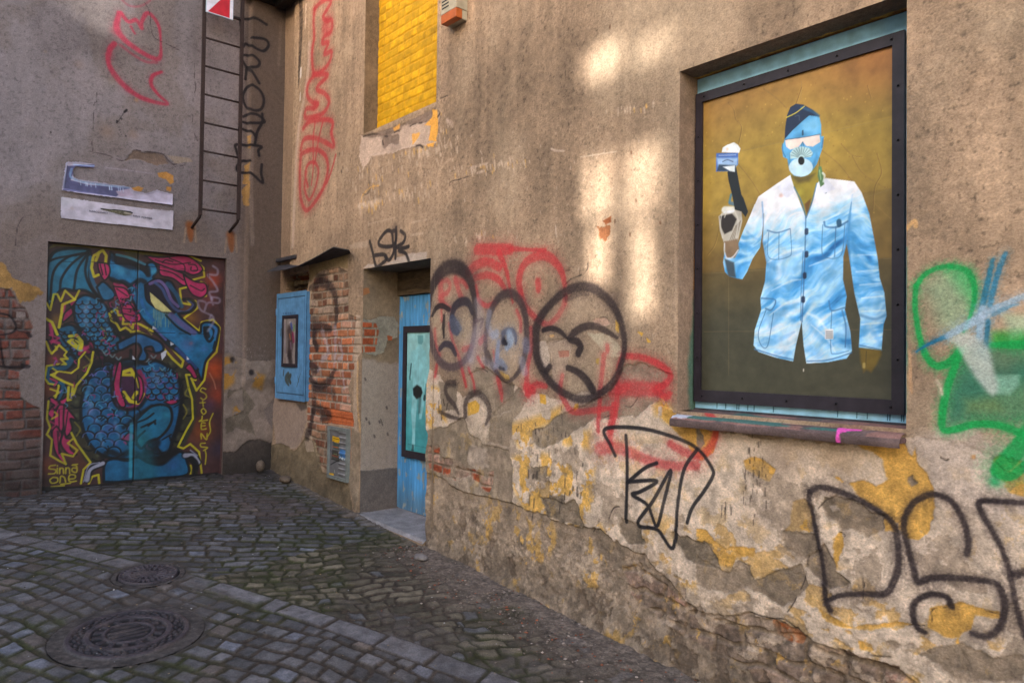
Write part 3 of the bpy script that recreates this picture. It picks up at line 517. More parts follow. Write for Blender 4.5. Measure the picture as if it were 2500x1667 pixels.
# ---- large black letters, lower right
R.wk = .95; R.halo = .42
R.T = Z8
for P, w in (([(652, 470), (645, 520), (665, 600), (690, 720), (712, 850), (728, 950), (738, 1090), (765, 1150)], [34, 30, 26, 26, 26, 28, 34, 42]), ([(652, 470), (700, 445), (800, 462), (920, 512), (1040, 580), (1120, 645), (1150, 740), (1160, 880), (1130, 990), (1080, 1055), (950, 1058), (830, 1065), (748, 1095)], [34, 36, 38, 38, 38, 40, 42, 42, 42, 40, 36, 30, 26]),
             ([(1550, 830), (1562, 760), (1535, 650), (1480, 545), (1400, 492), (1320, 492), (1240, 540), (1192, 620), (1190, 700), (1220, 820), (1245, 910), (1270, 988), (1350, 965), (1500, 965), (1640, 980), (1722, 1000), (1762, 1080), (1762, 1180), (1722, 1270), (1650, 1300), (1580, 1285)], [40] * 8 + [38, 38, 40, 44, 44, 44, 44, 46, 46, 46, 44, 50, 40]),
             ([(1460, 1130), (1440, 1080), (1370, 1058), (1300, 1072), (1250, 1112), (1240, 1180), (1265, 1250), (1310, 1278)], [44, 40, 36, 36, 38, 40, 36, 30]), ([(1960, 540), (1881, 535), (1720, 525), (1625, 530), (1640, 600), (1700, 700), (1760, 820), (1800, 950), (1830, 1100), (1860, 1220), (1890, 1310)], 38), ([(1830, 945), (1881, 930), (1960, 900)], [60, 50, 46])):
    R.line(P, w, KS, .93, .42, speck=.3)
R.wk = 1.2
# ---- red spray on the upper left
R.T = Z4
for P, w in (([(440, 60), (432, 150), (435, 240), (422, 330), (425, 430), (432, 475)], 17), ([(440, 60), (470, 25), (520, -5), (545, 10), (520, 60), (492, 110), (520, 135), (548, 130), (545, 200), (500, 235), (488, 275), (525, 275), (500, 345), (545, 330), (530, 400), (480, 455), (430, 480)], 18), ([(430, 480), (395, 540), (390, 610), (425, 655), (460, 665), (430, 690), (385, 695), (378, 750), (440, 745), (500, 715), (530, 650), (505, 600), (450, 562), (520, 480), (430, 478)], 18),
             ([(365, 820), (400, 780), (470, 765), (550, 775), (545, 850), (560, 935), (500, 905), (430, 880), (370, 890), (350, 955)], 18), ([(440, 780), (428, 900), (430, 1060), (418, 1180)], 11), ([(490, 780), (462, 900), (440, 1040)], 11), ([(350, 985), (400, 960), (460, 958), (510, 1000), (522, 1080), (505, 1170), (460, 1260), (390, 1342), (352, 1270), (345, 1130), (350, 985)], 18), ([(395, 1190), (378, 1110), (400, 1045), (440, 1040), (462, 1090), (445, 1190), (405, 1275), (375, 1200), (385, 1100)], 13), ([(572, 990), (545, 1090), (515, 1170)], 12)):
    R.line(P, w, (158, 46, 50), .75, .4, speck=.3)
R.line([(520, 140), (500, 180), (530, 200)], 36, (158, 46, 50), .5, .6); R.spray(440, 670, 30, (158, 46, 50), .6)
R.wk = 1.1
# ---- green, blue and white spray right of the big window
R.T = ZG
GN = (20, 138, 66)
q = R.fill([(150, 320), (250, 230), (400, 215), (450, 330), (440, 480), (380, 560), (330, 600), (240, 520), (200, 400)], (118, 172, 134), soft=.05, a=.45)
R.fill([(290, 220), (420, 230), (450, 320), (440, 420), (370, 330)], (60, 158, 90), soft=.04, a=.7)
R.fill([(350, 720), (420, 650), (560, 620), (760, 600), (860, 700), (860, 1080), (640, 1070), (420, 1060), (300, 1070), (300, 930)], (36, 108, 70), soft=.03, a=.62)
R.fill([(300, 880), (420, 720), (560, 700), (800, 740), (800, 820), (560, 880), (420, 1000), (310, 1050)], (26, 90, 80), soft=.05, a=.5)
R.fill([(390, 930), (560, 930), (600, 990), (400, 1000)], (110, 124, 74), soft=.03, a=.55); R.fill([(420, 700), (560, 650), (700, 700), (640, 790), (480, 800)], (110, 104, 82), soft=.04, a=.4)
R.fill([(540, 560), (760, 545), (860, 640), (640, 640), (530, 640)], (44, 130, 44), soft=.02, a=.8); R.fill([(600, 460), (860, 480), (860, 560), (640, 600)], (140, 180, 148), soft=.02, a=.5)
R.fill([(560, 800), (690, 795), (690, 850), (640, 905), (560, 900)], (120, 160, 140), soft=.01, a=.8)
for P, w in (([(128, 305), (170, 250), (240, 212), (320, 200)], 26), ([(320, 202), (400, 225), (440, 290), (445, 380), (420, 480), (385, 560)], [30, 34, 30, 24, 18, 14]), ([(125, 305), (120, 420), (140, 560), (175, 680), (235, 745), (310, 725), (370, 660)], [24, 26, 28, 32, 40, 42, 40]), ([(370, 660), (330, 770), (290, 890), (268, 1020), (275, 1095), (350, 1090), (450, 1065), (580, 1072), (700, 1115), (860, 1200)], [34, 36, 38, 38, 34, 38, 38, 40, 44, 50]), ([(860, 620), (717, 630), (600, 630), (520, 635)], [60, 50, 36, 26]), ([(760, 1080), (690, 1190), (600, 1290), (570, 1330), (640, 1350), (720, 1290), (860, 1180)], [70, 90, 90, 60, 50, 50, 60])):
    R.line(P, w, GN, .9, .25, speck=.2)
R.spray(555, 1380, 40, (28, 140, 80), .8)
for P, w, c, a in (([(545, 165), (525, 260), (500, 370), (480, 470), (470, 600)], [20, 28, 30, 30, 26], (24, 98, 128), .85), ([(615, 130), (580, 220), (545, 340), (530, 420)], [22, 28, 28, 26], (40, 108, 142), .85), ([(520, 500), (512, 580), (505, 640)], 24, (14, 84, 112), .9), ([(125, 670), (200, 625), (290, 585)], [8, 18, 26], (18, 92, 130), .9), ([(300, 580), (400, 525), (480, 480), (560, 430), (717, 365), (800, 330)], [34, 44, 46, 34, 32, 30], (140, 162, 182), .9), ([(550, 465), (620, 430), (680, 408)], [26, 20, 12], (90, 132, 156), .85), ([(490, 430), (480, 520), (475, 600)], 34, (150, 166, 182), .8)):
    R.line(P, w, c, a, .3, speck=.3)
R.fill([(320, 600), (400, 560), (470, 600), (520, 640), (545, 740), (575, 850), (570, 890), (545, 912), (510, 885), (450, 810), (390, 710)], (172, 174, 168), soft=.012, a=.82); R.fill([(440, 620), (520, 600), (530, 720), (470, 700)], (134, 150, 150), soft=.03, a=.5)
R.line([(240, 830), (262, 870), (268, 900)], 14, (190, 172, 152), .8, dry=.4); R.fill([(425, 1235), (450, 1230), (450, 1255), (428, 1255)], (170, 130, 90), rough=.003)
R.halo = 0
# teal overspray on the window edge
R.line([(75, 100), (72, 400), (76, 760), (70, 1000)], 10, (30, 110, 96), .6, .6, dry=.5); R.fill([(78, 640), (108, 690), (105, 900), (82, 860)], (160, 126, 96), rough=.006, var=.2, depth=.003)
R.T = Z6
for P in ([(1455, 20), (1455, 330), (1452, 470), (1462, 560), (1460, 760)],): R.line(P, 14, (160, 136, 116), .5, .6)
R.T = Rf
R.line([(2078, 530), (2100, 508), (2104, 520)], 9, (196, 152, 100), .8)
# foot of the wall flares out a little, rubble line
sl = R.box(-.02, 8.2, -.35, 1.2); uu, vv = R.uv(sl); hg = vv - gz(uu)
R.h[sl] += .035 * np.exp(-np.clip(hg, 0, 9) / .12) * (.5 + fbm(uu * 3, vv * 3, 83, 4)) + .045 * (fbm(uu * 4, vv * 5, 84, 5) - .5) * ss(.7, .1, hg)
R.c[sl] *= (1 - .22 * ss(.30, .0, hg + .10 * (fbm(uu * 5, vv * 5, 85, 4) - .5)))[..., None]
# openings
def cut(Sf, o):
    i0, i1 = np.searchsorted(Sf.U, [o[0] - 1e-6, o[1] - 1e-6]); j0, j1 = np.searchsorted(Sf.V, [o[2] - 1e-6, o[3] - 1e-6])
    Sf.hole[j0:j1, i0:i1] = True
    U_, V_ = Sf.uv((slice(0, len(Sf.V)), slice(0, len(Sf.U))))
    d = np.hypot(np.maximum(np.maximum(o[0] - U_, U_ - o[1]), 0), np.maximum(np.maximum(o[2] - V_, V_ - o[3]), 0))
    Sf.h *= ss(0, .018, d) * 1.0
for o in (DOOR, WIN, YW): cut(R, o)
DU = np.zeros_like(R.h)
sl = R.box(2.70, 2.95, .1, 2.32); uu, vv = R.uv(sl)
jag = -.045 * ss(1.5, 1.35, vv) * ss(.2, .4, vv) * (fbm(vv * 6, vv * 0 + 3, 33, 4) * 1.6 - .2) + .01 * (fbm(vv * 20, vv * 0, 34, 3) - .5)
DU[sl] = jag * ss(2.95, 2.79, uu) * (uu >= 2.7799)
right = empty('plaster_building', (4, .5, 0)); tag(right, 'long brown plaster building covered in graffiti, with the big poster window and blue door', 'building')
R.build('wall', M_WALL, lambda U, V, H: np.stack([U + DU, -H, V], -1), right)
# ------------------------------------------------------------------ reveals, soffits, body and roof of the right building
def panel(name, mat, parent, pos, U, V, rgb, paint=None, conv=None, gain=1.2):
    s = Surf(U, V, rgb, conv); u, v = s.uv((slice(0, len(V)), slice(0, len(U))))
    s.c *= (1 + .35 * (fbm(u * 4, v * 4, 7, 5) - .5) + .2 * (fbm(u * 40, v * 40, 9, 3) - .5))[..., None]
    if paint: paint(s)
    return s.build(name, mat, pos, parent, gain)
def conv_x(X0):
    def f(x, y):
        r = ray(x, y); t = (X0 - CAM[0]) / r[0]; q = CAM + t * r; return q[1], q[2]
    return f
def paint_door_reveal(s):
    s.T = Z5
    s.fill([(560, 640), (780, 660), (780, 1190), (560, 1190)], (146, 130, 120), soft=.02, rough=.02, a=.9)
    s.fill([(560, 600), (640, 620), (680, 600), (700, 540), (745, 530), (750, 470), (730, 430), (650, 425), (620, 445), (560, 440)], (130, 122, 110), rough=.008, fq=20, depth=-.004, var=.25, stain=.4)
    q = s.at([(560, 455), (640, 460), (655, 500), (645, 545), (640, 600), (560, 605)])[:, :2]; sl, uu, vv, d = s.sdf(q, .05); m = ss(-.003, .003, d)
    s.bricks(sl, m, .0, .02, .24, .0715, [(160, 80, 40), (150, 72, 42)], (122, 110, 96), .012, .006, 17, face=.3)
    s.fill([(695, 520), (720, 525), (718, 545), (698, 545)], (150, 80, 50), rough=.002)
    s.fill([(555, 1185), (780, 1165), (780, 1420), (555, 1420)], (98, 88, 84), rough=.006, depth=.006, var=.2)
    for x, y in ((590, 925), (605, 945), (655, 940), (690, 870), (630, 1010), (585, 730), (695, 1000)): s.line([(x, y), (x + 3, y + 8)], 9, (70, 60, 58), .8)
    s.line([(662, 930), (672, 960)], 6, (70, 60, 58), .8)
    s.fill([(565, 290), (605, 285), (608, 312), (575, 325)], (146, 96, 62), rough=.004)
ZD = .39
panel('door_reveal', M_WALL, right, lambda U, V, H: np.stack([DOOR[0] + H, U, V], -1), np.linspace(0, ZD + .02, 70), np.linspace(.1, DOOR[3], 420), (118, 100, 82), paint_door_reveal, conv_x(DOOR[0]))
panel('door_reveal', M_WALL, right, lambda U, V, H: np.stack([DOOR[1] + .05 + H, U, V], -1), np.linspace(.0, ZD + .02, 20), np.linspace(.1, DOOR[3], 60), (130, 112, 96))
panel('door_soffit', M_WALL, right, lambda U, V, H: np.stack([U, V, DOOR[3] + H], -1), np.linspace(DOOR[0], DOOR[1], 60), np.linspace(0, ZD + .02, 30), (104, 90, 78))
# outer jamb strip that closes the broken right edge of the doorway
WD = .15
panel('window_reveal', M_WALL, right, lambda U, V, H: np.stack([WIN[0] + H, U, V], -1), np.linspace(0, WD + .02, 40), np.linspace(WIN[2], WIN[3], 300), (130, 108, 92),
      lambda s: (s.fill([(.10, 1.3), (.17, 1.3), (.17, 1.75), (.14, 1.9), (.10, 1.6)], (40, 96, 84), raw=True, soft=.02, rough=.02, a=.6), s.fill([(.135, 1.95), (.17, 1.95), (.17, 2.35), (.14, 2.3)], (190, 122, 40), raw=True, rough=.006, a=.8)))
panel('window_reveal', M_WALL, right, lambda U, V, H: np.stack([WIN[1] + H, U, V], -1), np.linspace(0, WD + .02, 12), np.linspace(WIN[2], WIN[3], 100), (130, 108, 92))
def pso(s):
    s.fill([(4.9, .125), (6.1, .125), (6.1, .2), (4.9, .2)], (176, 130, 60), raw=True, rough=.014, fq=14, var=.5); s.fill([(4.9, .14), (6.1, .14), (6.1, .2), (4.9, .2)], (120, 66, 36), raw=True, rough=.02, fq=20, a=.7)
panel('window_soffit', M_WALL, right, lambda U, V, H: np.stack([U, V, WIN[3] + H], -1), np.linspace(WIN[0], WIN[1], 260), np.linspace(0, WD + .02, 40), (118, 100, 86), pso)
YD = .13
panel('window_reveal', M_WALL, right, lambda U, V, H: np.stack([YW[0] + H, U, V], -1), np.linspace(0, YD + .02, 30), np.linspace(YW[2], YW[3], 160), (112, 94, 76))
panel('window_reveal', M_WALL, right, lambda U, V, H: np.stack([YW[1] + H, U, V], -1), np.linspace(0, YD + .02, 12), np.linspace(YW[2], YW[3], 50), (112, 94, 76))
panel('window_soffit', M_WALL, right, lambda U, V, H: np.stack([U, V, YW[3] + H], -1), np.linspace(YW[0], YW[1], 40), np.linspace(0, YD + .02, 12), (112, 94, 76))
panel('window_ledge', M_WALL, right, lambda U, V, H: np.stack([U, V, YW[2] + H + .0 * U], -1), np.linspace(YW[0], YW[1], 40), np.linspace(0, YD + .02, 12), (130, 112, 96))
# yellow painted bricks filling the small window
ys = Surf(np.arange(YW[0] - .01, YW[1] + .02, .006), np.arange(YW[2] - .02, YW[3] + .02, .006), (216, 158, 18), None)
fl = (slice(0, len(ys.V)), slice(0, len(ys.U))); u, v = ys.uv(fl)
ys.bricks(fl, np.ones(u.shape), YW[0], YW[2] - .01, .205, .0705, [(218, 160, 16), (212, 154, 14), (222, 166, 22)], (186, 128, 14), .008, .0045, 31, wob=.003, face=.06)
ys.c = .45 * ys.c + .55 * np.array([204, 156, 12]) / 255. * (.9 + .25 * fbm(u * 3, v * 3, 3, 3))[..., None]; ys.c *= (1 - .30 * ss(.60, .74, fbm(u * 14, v * 26, 13, 4)) * .25)[..., None]; ys.h += .004 * (fbm(u * 6, v * 6, 2, 3) - .5)
ys.build('bricked_window', M_BRICKY, lambda U, V, H: np.stack([U, YD - H, V], -1), right, .86)
solid('body', (-.6, ZD + .03, -.6), (8.2, 5.5, 6.05), M_CORE, right)
solid('roof', (-.7, -.12, 6.1), (8.35, 5.6, 6.22), M_DARK, right)
solid('end_wall', (8.2, -.01, -.6), (8.35, 5.5, 6.1), M_PLASTER2, right)
# blue board window with frame
def board(name, x0, x1, z0, z1, Y, th, mat, parent, bev=.002): return solid(name, (x0, Y - th, z0), (x1, Y, z1), mat, parent, bev)
bw = empty('window_board', (5.5, WD, 1.34)); tag(bw, 'sky blue painted boarding filling the big window behind the poster of the man', 'window board')
board('board', WIN[0] + .003, WIN[1] - .003, WIN[2] - .01, WIN[3] - .004, WD + .03, .03, M_BLUE, bw)
solid('ledge_strip', (WIN[0] + .004, WD - .012, WIN[2] + .0), (WIN[1] - .004, WD - .0005, WIN[2] + .010), M_SHEET, bw)
def wq(x, y, Y=WD): return on_right(x, y, Y)
fx0 = wq(1703, 600)[0]; fx1 = wq(2206.5, 600)[0]; fz1 = (wq(1703, 235)[1] + wq(2207, 79)[1]) / 2; fz0 = (wq(1695, 978)[1] + wq(2209, 1013.5)[1]) / 2
ix0 = wq(1718.5, 600)[0]; ix1 = wq(2183, 600)[0]; iz1 = (wq(1718.5, 251)[1] + wq(2181.5, 117.8)[1]) / 2; iz0 = (wq(1717, 950)[1] + wq(2185.7, 977)[1]) / 2
fx1 = max(fx1, ix1 + (ix0 - fx0) * 1.25); print('frame', fx0, fx1, fz0, fz1, ix0, ix1, iz0, iz1)
poster = empty('framed_poster', (5.5, WD - .03, fz0)); tag(poster, 'large black framed poster of a blue faced man in a white shirt raising a pistol', 'poster')
YF = WD - .004
bm = bmesh.new()
for a, b in (((fx0, YF - .022, fz0), (ix0, YF, fz1)), ((ix1, YF - .022, fz0), (fx1, YF, fz1)), ((ix0 + .0005, YF - .022, iz1), (ix1 - .0005, YF, fz1)), ((ix0 + .0005, YF - .022, fz0), (ix1 - .0005, YF, iz0))): bx(bm, a, b)
ob('frame', bm, M_BLACKF, poster)
for k in range(5):
    for zz in ((fz1 + iz1) / 2, (fz0 + iz0) / 2):
        X = fx0 + .05 + (fx1 - fx0 - .1) * k / 4; bm = bmesh.new(); tube(bm, [(X, YF - .021, zz), (X, YF - .026, zz), (X, YF - .028, zz)], [.005, .005, .003]); ob('screw', bm, M_SCREW, poster, smooth=True)
for k in range(1, 7):
    zz = fz0 + (fz1 - fz0) * k / 7
    for X in (fx0 * .5 + ix0 * .5, (ix1 + fx1) / 2): bm = bmesh.new(); tube(bm, [(X, YF - .021, zz), (X, YF - .026, zz), (X, YF - .028, zz)], [.005, .005, .003]); ob('screw', bm, M_SCREW, poster, smooth=True)
# ---- the picture on the poster
P_ = Surf(np.arange(ix0 - .004, ix1 + .006, .0026), np.arange(iz0 - .004, iz1 + .006, .0032), (150, 108, 40), lambda x, y: on_right(x, y, YF - .008))
fl = (slice(0, len(P_.V)), slice(0, len(P_.U))); u, v = P_.uv(fl); h = (v - iz0) / (iz1 - iz0); hx = (u - ix0) / (ix1 - ix0)
top = np.array([140, 104, 50]); mid = np.array([142, 116, 50]); mid2 = np.array([104, 82, 42]); bot = np.array([62, 60, 48])
hh = (h + .05 * (fbm(u * 3, v * 3, 4, 4) - .5) * 2)[..., None]
g = np.where(hh > .78, mid + (top - mid) * ss(.78, 1., hh), np.where(hh > .42, mid2 + (mid - mid2) * ss(.42, .78, hh), bot + (mid2 - bot) * ss(.18, .45, hh)))
P_.c = g / 255. * (1 + .35 * (fbm(u * 5, v * 2.5, 6, 5)[..., None] - .5)); 
P_.blend(fl, ss(.55, .9, fbm(u * 2.5, v * 2.5, 12, 3)) * .5 * ss(.4, .6, h), (168, 142, 62)); P_.blend(fl, ss(.8, 1, h) * ss(.55, 1, hx) * .4, (164, 92, 46))
P_.T = (1700, 200, .4591)
for Q, c, a in (([(0, 430), (1080, 170), (1080, 560), (0, 720)], (170, 140, 56), .28), ([(0, 1020), (1080, 930), (1080, 1600), (0, 1700)], (58, 56, 42), .35)): P_.fill(Q, c, a=a, soft=.004)
for Q in ([(30, 415), (500, 310), (1060, 190)], [(40, 710), (350, 640)], [(880, 620), (1060, 565)], [(40, 1020), (360, 1000)], [(820, 945), (1060, 938)], [(40, 1328), (320, 1325)], [(820, 1318), (1060, 1318)], [(172, 880), (172, 1560)], [(560, 0), (555, 100)]): P_.line(Q, 3, (120, 104, 70), .5, .6, curve=False)
for Q in ([(360, 40), (430, 90), (480, 140)], [(170, 110), (200, 150), (210, 200), (240, 240), (225, 330)], [(225, 440), (290, 520), (340, 600)], [(660, 360), (760, 440), (840, 540)], [(770, 330), (830, 390), (880, 400)], [(830, 395), (880, 480), (960, 540), (1050, 590)], [(960, 380), (985, 480), (950, 560), (940, 680)], [(910, 20), (930, 90)], [(940, 640), (1000, 700), (1060, 750)], [(60, 920), (100, 860), (130, 740)], [(560, 30), (530, 120)]):
    P_.line(Q, 3.5, (88, 64, 34), .7, .5); P_.line([(x + 4, y + 3) for x, y in Q], 2.5, (190, 156, 80), .4, .5)
for k in range(150):
    x, y = rs.rand() * 1050, rs.rand() * 820; P_.line([(x, y), (x + 1, y + 2)], 3 + 4 * rs.rand(), (206, 164, 76) if k % 2 else (110, 78, 36), .45, .5)
WT = (188, 198, 220); SB = (76, 144, 200); DB = (28, 84, 140); NAV = (26, 40, 66)
# neck and chest
P_.fill([(490, 490), (640, 450), (660, 560), (640, 640), (610, 640), (585, 720), (560, 650), (500, 560)], (140, 124, 44), soft=.003)
P_.fill([(500, 500), (630, 490), (600, 530), (540, 540)], (78, 66, 34), soft=.012, a=.8); P_.fill([(575, 650), (610, 620), (590, 715)], (86, 50, 32), soft=.004, a=.7); P_.spray(545, 590, 30, (176, 164, 60), .6)
# shirt body
bgc = P_.c.copy()
BODY = [(500, 495), (430, 540), (330, 610), (310, 655), (360, 700), (352, 850), (372, 960), (365, 1060), (340, 1150), (345, 1210), (310, 1320), (304, 1400), (330, 1435), (420, 1465), (515, 1486), (530, 1400), (560, 1275), (570, 1400), (585, 1497), (700, 1490), (800, 1470), (828, 1430), (820, 1330), (790, 1210), (800, 1140), (780, 1050), (782, 930), (800, 860), (830, 700), (850, 560), (840, 530), (690, 512), (640, 540), (618, 640), (583, 722), (520, 560)]
P_.fill(BODY, WT, soft=.002)
P_.fill([(340, 1000), (420, 980), (560, 960), (700, 900), (790, 930), (782, 1060), (800, 1140), (790, 1210), (820, 1330), (828, 1430), (700, 1490), (585, 1497), (560, 1275), (515, 1486), (304, 1400), (310, 1320), (345, 1210)], (104, 160, 212), soft=.04, a=.85)
SL = [(310, 650), (290, 700), (250, 790), (215, 880), (185, 940), (150, 905), (142, 960), (152, 1010), (175, 1035), (215, 1045), (245, 1050), (270, 1010), (300, 940), (340, 880), (356, 760), (360, 690)]
P_.fill(SL, WT, soft=.002); P_.fill([(215, 900), (270, 860), (330, 870), (300, 940), (270, 1010), (240, 1050), (190, 1040), (170, 980)], SB, soft=.012, a=.8); P_.fill([(150, 940), (200, 960), (210, 1040), (170, 1035)], (52, 62, 70), soft=.006, a=.9)
P_.line([(150, 850), (146, 910), (160, 938), (190, 930), (215, 895)], 5, (210, 214, 226), .9)
SR = [(840, 530), (880, 590), (920, 700), (945, 830), (965, 940), (975, 1040), (1000, 1120), (1012, 1245), (996, 1290), (985, 1428), (864, 1412), (872, 1260), (840, 1120), (820, 980), (800, 860), (820, 700), (835, 600)]
P_.fill(SR, WT, soft=.002); P_.fill([(800, 860), (850, 760), (940, 880), (965, 940), (975, 1040), (1000, 1120), (1012, 1245), (985, 1428), (864, 1412), (872, 1260), (840, 1120)], (92, 152, 208), soft=.035, a=.85)
fu = (u - ix0) * 9; fv = (v - iz0) * 9
wx = 1.2 * (fbm(fu * .5, fv * .5, 201, 3) - .5); ca, sa = math.cos(.42), math.sin(.42)
r1 = fu * ca + fv * sa + wx; r2 = -fu * sa + fv * ca + 1.5 * wx
rid = 1 - np.abs(2 * fbm(r1 * .7, r2 * 2.4, 203, 4, .5) - 1); rid2 = fbm(r1 * 1.2, r2 * 3.2, 205, 4, .55)
H_ = (v - iz0) / (iz1 - iz0); X_ = (u - ix0) / (ix1 - ix0)
tone = .62 + .46 * ss(.46, .66, H_) - .10 * ss(.42, .30, X_) * ss(.66, .5, H_) + .12 * ss(.30, .20, H_)
tone = tone + (rid - .80) * .75 * ss(.68, .50, H_) + (rid2 - .5) * (.08 + .36 * ss(.68, .50, H_)) - .16 * ss(.66, .76, X_) * ss(.66, .52, H_)
tone = np.clip(tone, 0, 1)[..., None]; st = [np.array(q) / 255. for q in ((22, 84, 142), (66, 144, 204), (150, 196, 230), (216, 216, 226))]
fab = np.where(tone < .33, st[0] + (st[1] - st[0]) * tone / .33, np.where(tone < .66, st[1] + (st[2] - st[1]) * (tone - .33) / .33, st[2] + (st[3] - st[2]) * (tone - .66) / .34))
ms = np.zeros(u.shape)
for Q in (BODY, SL, SR):
    sl_c, _, _, d_c = P_.sdf(P_.at(Q)[:, :2], .02); ms[sl_c] = np.maximum(ms[sl_c], ss(-.002, .002, d_c))
keepc = P_.c.copy(); P_.c = P_.c * (1 - ms[..., None]) + fab * ms[..., None]
P_.fill([(150, 940), (200, 960), (210, 1040), (170, 1035)], (52, 62, 70), soft=.006, a=.9)
P_.line([(350, 640), (356, 740), (352, 850)], 8, (90, 136, 190), .7, .6)
P_.line([(825, 640), (812, 740), (802, 860), (820, 980)], [5, 14, 24, 10], (40, 110, 170), .8, .6)
# folds
for Q, w, c, a in (([(360, 860), (372, 960), (420, 990)], 26, DB, .75), ([(380, 980), (470, 930), (560, 900)], [30, 26, 12], SB, .8), ([(380, 1020), (410, 1080), (400, 1140)], 50, (44, 118, 176), .75), ([(440, 1010), (520, 1000), (560, 980)], [44, 40, 20], SB, .6), ([(420, 1150), (480, 1100), (560, 1080)], [12, 26, 12], SB, .7), ([(400, 1290), (460, 1220), (540, 1180)], [40, 40, 14], (52, 128, 186), .75), ([(350, 1280), (420, 1230)], 20, SB, .6), ([(330, 1400), (420, 1380), (520, 1330)], [12, 24, 12], SB, .7), ([(420, 1440), (500, 1440)], 20, (70, 140, 196), .7),
                   ([(590, 1010), (680, 980), (780, 910)], [16, 26, 14], SB, .7), ([(600, 860), (700, 900), (780, 880)], [10, 16, 12], (110, 170, 214), .5), ([(600, 1040), (700, 1040), (770, 1030)], [40, 50, 30], (120, 178, 224), .6), ([(600, 1260), (640, 1330), (720, 1400)], [30, 44, 20], (52, 128, 186), .7), ([(590, 1230), (650, 1260), (700, 1330)], [10, 16, 10], (222, 226, 236), .8), ([(600, 1420), (650, 1450)], 40, SB, .6), ([(720, 1150), (760, 1130), (800, 1120)], 16, SB, .7), ([(800, 1300), (815, 1400)], 30, DB, .6), ([(795, 860), (815, 760), (820, 700)], [20, 30, 10], SB, .8),
                   ([(830, 880), (900, 870), (960, 880)], [30, 14, 10], SB, .8), ([(835, 960), (900, 950), (965, 960)], [30, 20, 12], (60, 136, 194), .8), ([(840, 1040), (900, 1050), (980, 1030)], [20, 14, 14], SB, .8), ([(860, 1110), (920, 1100), (990, 1120)], [14, 26, 14], (70, 142, 198), .7), ([(870, 1190), (940, 1180), (1000, 1160)], [14, 26, 12], (60, 136, 194), .75), ([(870, 1240), (950, 1260), (1005, 1240)], 16, DB, .7), ([(890, 1340), (930, 1320), (980, 1390)], 24, SB, .7), ([(820, 800), (850, 880), (850, 960)], 30, (54, 128, 184), .6),
                   ([(270, 800), (310, 830), (345, 840)], 12, SB, .7), ([(260, 860), (300, 900), (320, 930)], 16, SB, .7), ([(350, 640), (356, 740), (352, 850)], 7, (130, 160, 200), .6), ([(830, 600), (815, 700), (800, 800)], 6, (130, 170, 210), .6)):
    P_.line(Q, w, c, a * .62, .8)
for Q in ([(380, 960), (480, 905), (570, 880)], [(400, 1110), (500, 1060), (560, 1050)], [(390, 1240), (470, 1180), (550, 1150)], [(600, 980), (700, 940), (780, 890)], [(610, 1290), (700, 1370), (740, 1440)], [(860, 920), (960, 920)], [(850, 1010), (970, 1000)], [(870, 1080), (985, 1070)], [(880, 1150), (990, 1140)], [(880, 1220), (1000, 1215)], [(880, 1290), (990, 1280)], [(330, 1350), (400, 1340), (500, 1290)]): P_.line(Q, [4, 12, 4][:len(Q)] if len(Q) == 3 else 8, (214, 222, 236), .55, .8)
ms = np.zeros(u.shape)
for Q in (BODY, SL, SR):
    sl_c, _, _, d_c = P_.sdf(P_.at(Q)[:, :2], .02); ms[sl_c] = np.maximum(ms[sl_c], ss(-.002, .002, d_c))
P_.c = bgc * (1 - ms[..., None]) + P_.c * ms[..., None]
# pockets, seams, buttons
for Q, w in (([(378, 790), (430, 802), (498, 782)], 5), ([(440, 800), (438, 940)], 3), ([(385, 800), (380, 920), (420, 945), (490, 930), (506, 900), (500, 785)], 3), ([(680, 745), (690, 770), (750, 772), (805, 742)], 7), ([(742, 770), (735, 930)], 4), ([(672, 760), (668, 900), (690, 935), (770, 920), (790, 760)], 3), ([(568, 900), (558, 1100), (555, 1270)], 3), ([(582, 722), (578, 900), (570, 1100), (562, 1275)], 5), ([(345, 1150), (420, 1160), (400, 1212), (368, 1205)], 5), ([(370, 1215), (330, 1330), (345, 1400), (380, 1400), (410, 1230)], 3), ([(705, 1165), (720, 1215), (790, 1200)], 6), ([(720, 1215), (715, 1420), (740, 1445), (810, 1430)], 3), ([(775, 1215), (795, 1300), (792, 1410)], 5), ([(870, 1400), (985, 1425)], 5), ([(310, 1420), (420, 1455), (515, 1476)], 5), ([(590, 1485), (700, 1478), (825, 1440)], 5), ([(520, 560), (560, 640), (583, 722)], 5), ([(640, 540), (615, 640), (585, 722)], 5)):
    P_.line(Q, w * 1.5, (58, 104, 152), .85, .35)
for x, y in ((586, 796), (586, 917), (576, 1030), (568, 1157)): P_.line([(x, y - 8), (x, y + 8)], 20, NAV, .95, .2)
P_.line([(758, 742), (760, 760)], 26, (30, 70, 100), .95, .2); P_.line([(480, 605), (500, 598)], 8, (70, 116, 160), .8); P_.line([(665, 580), (690, 590)], 8, (30, 60, 80), .8); P_.spray(450, 605, 14, (176, 130, 120), .6)
# collar
P_.fill([(500, 495), (430, 560), (480, 620), (520, 590)], (206, 208, 224), soft=.002); P_.fill([(650, 530), (690, 512), (740, 570), (690, 590), (640, 600)], (206, 208, 224), soft=.002)
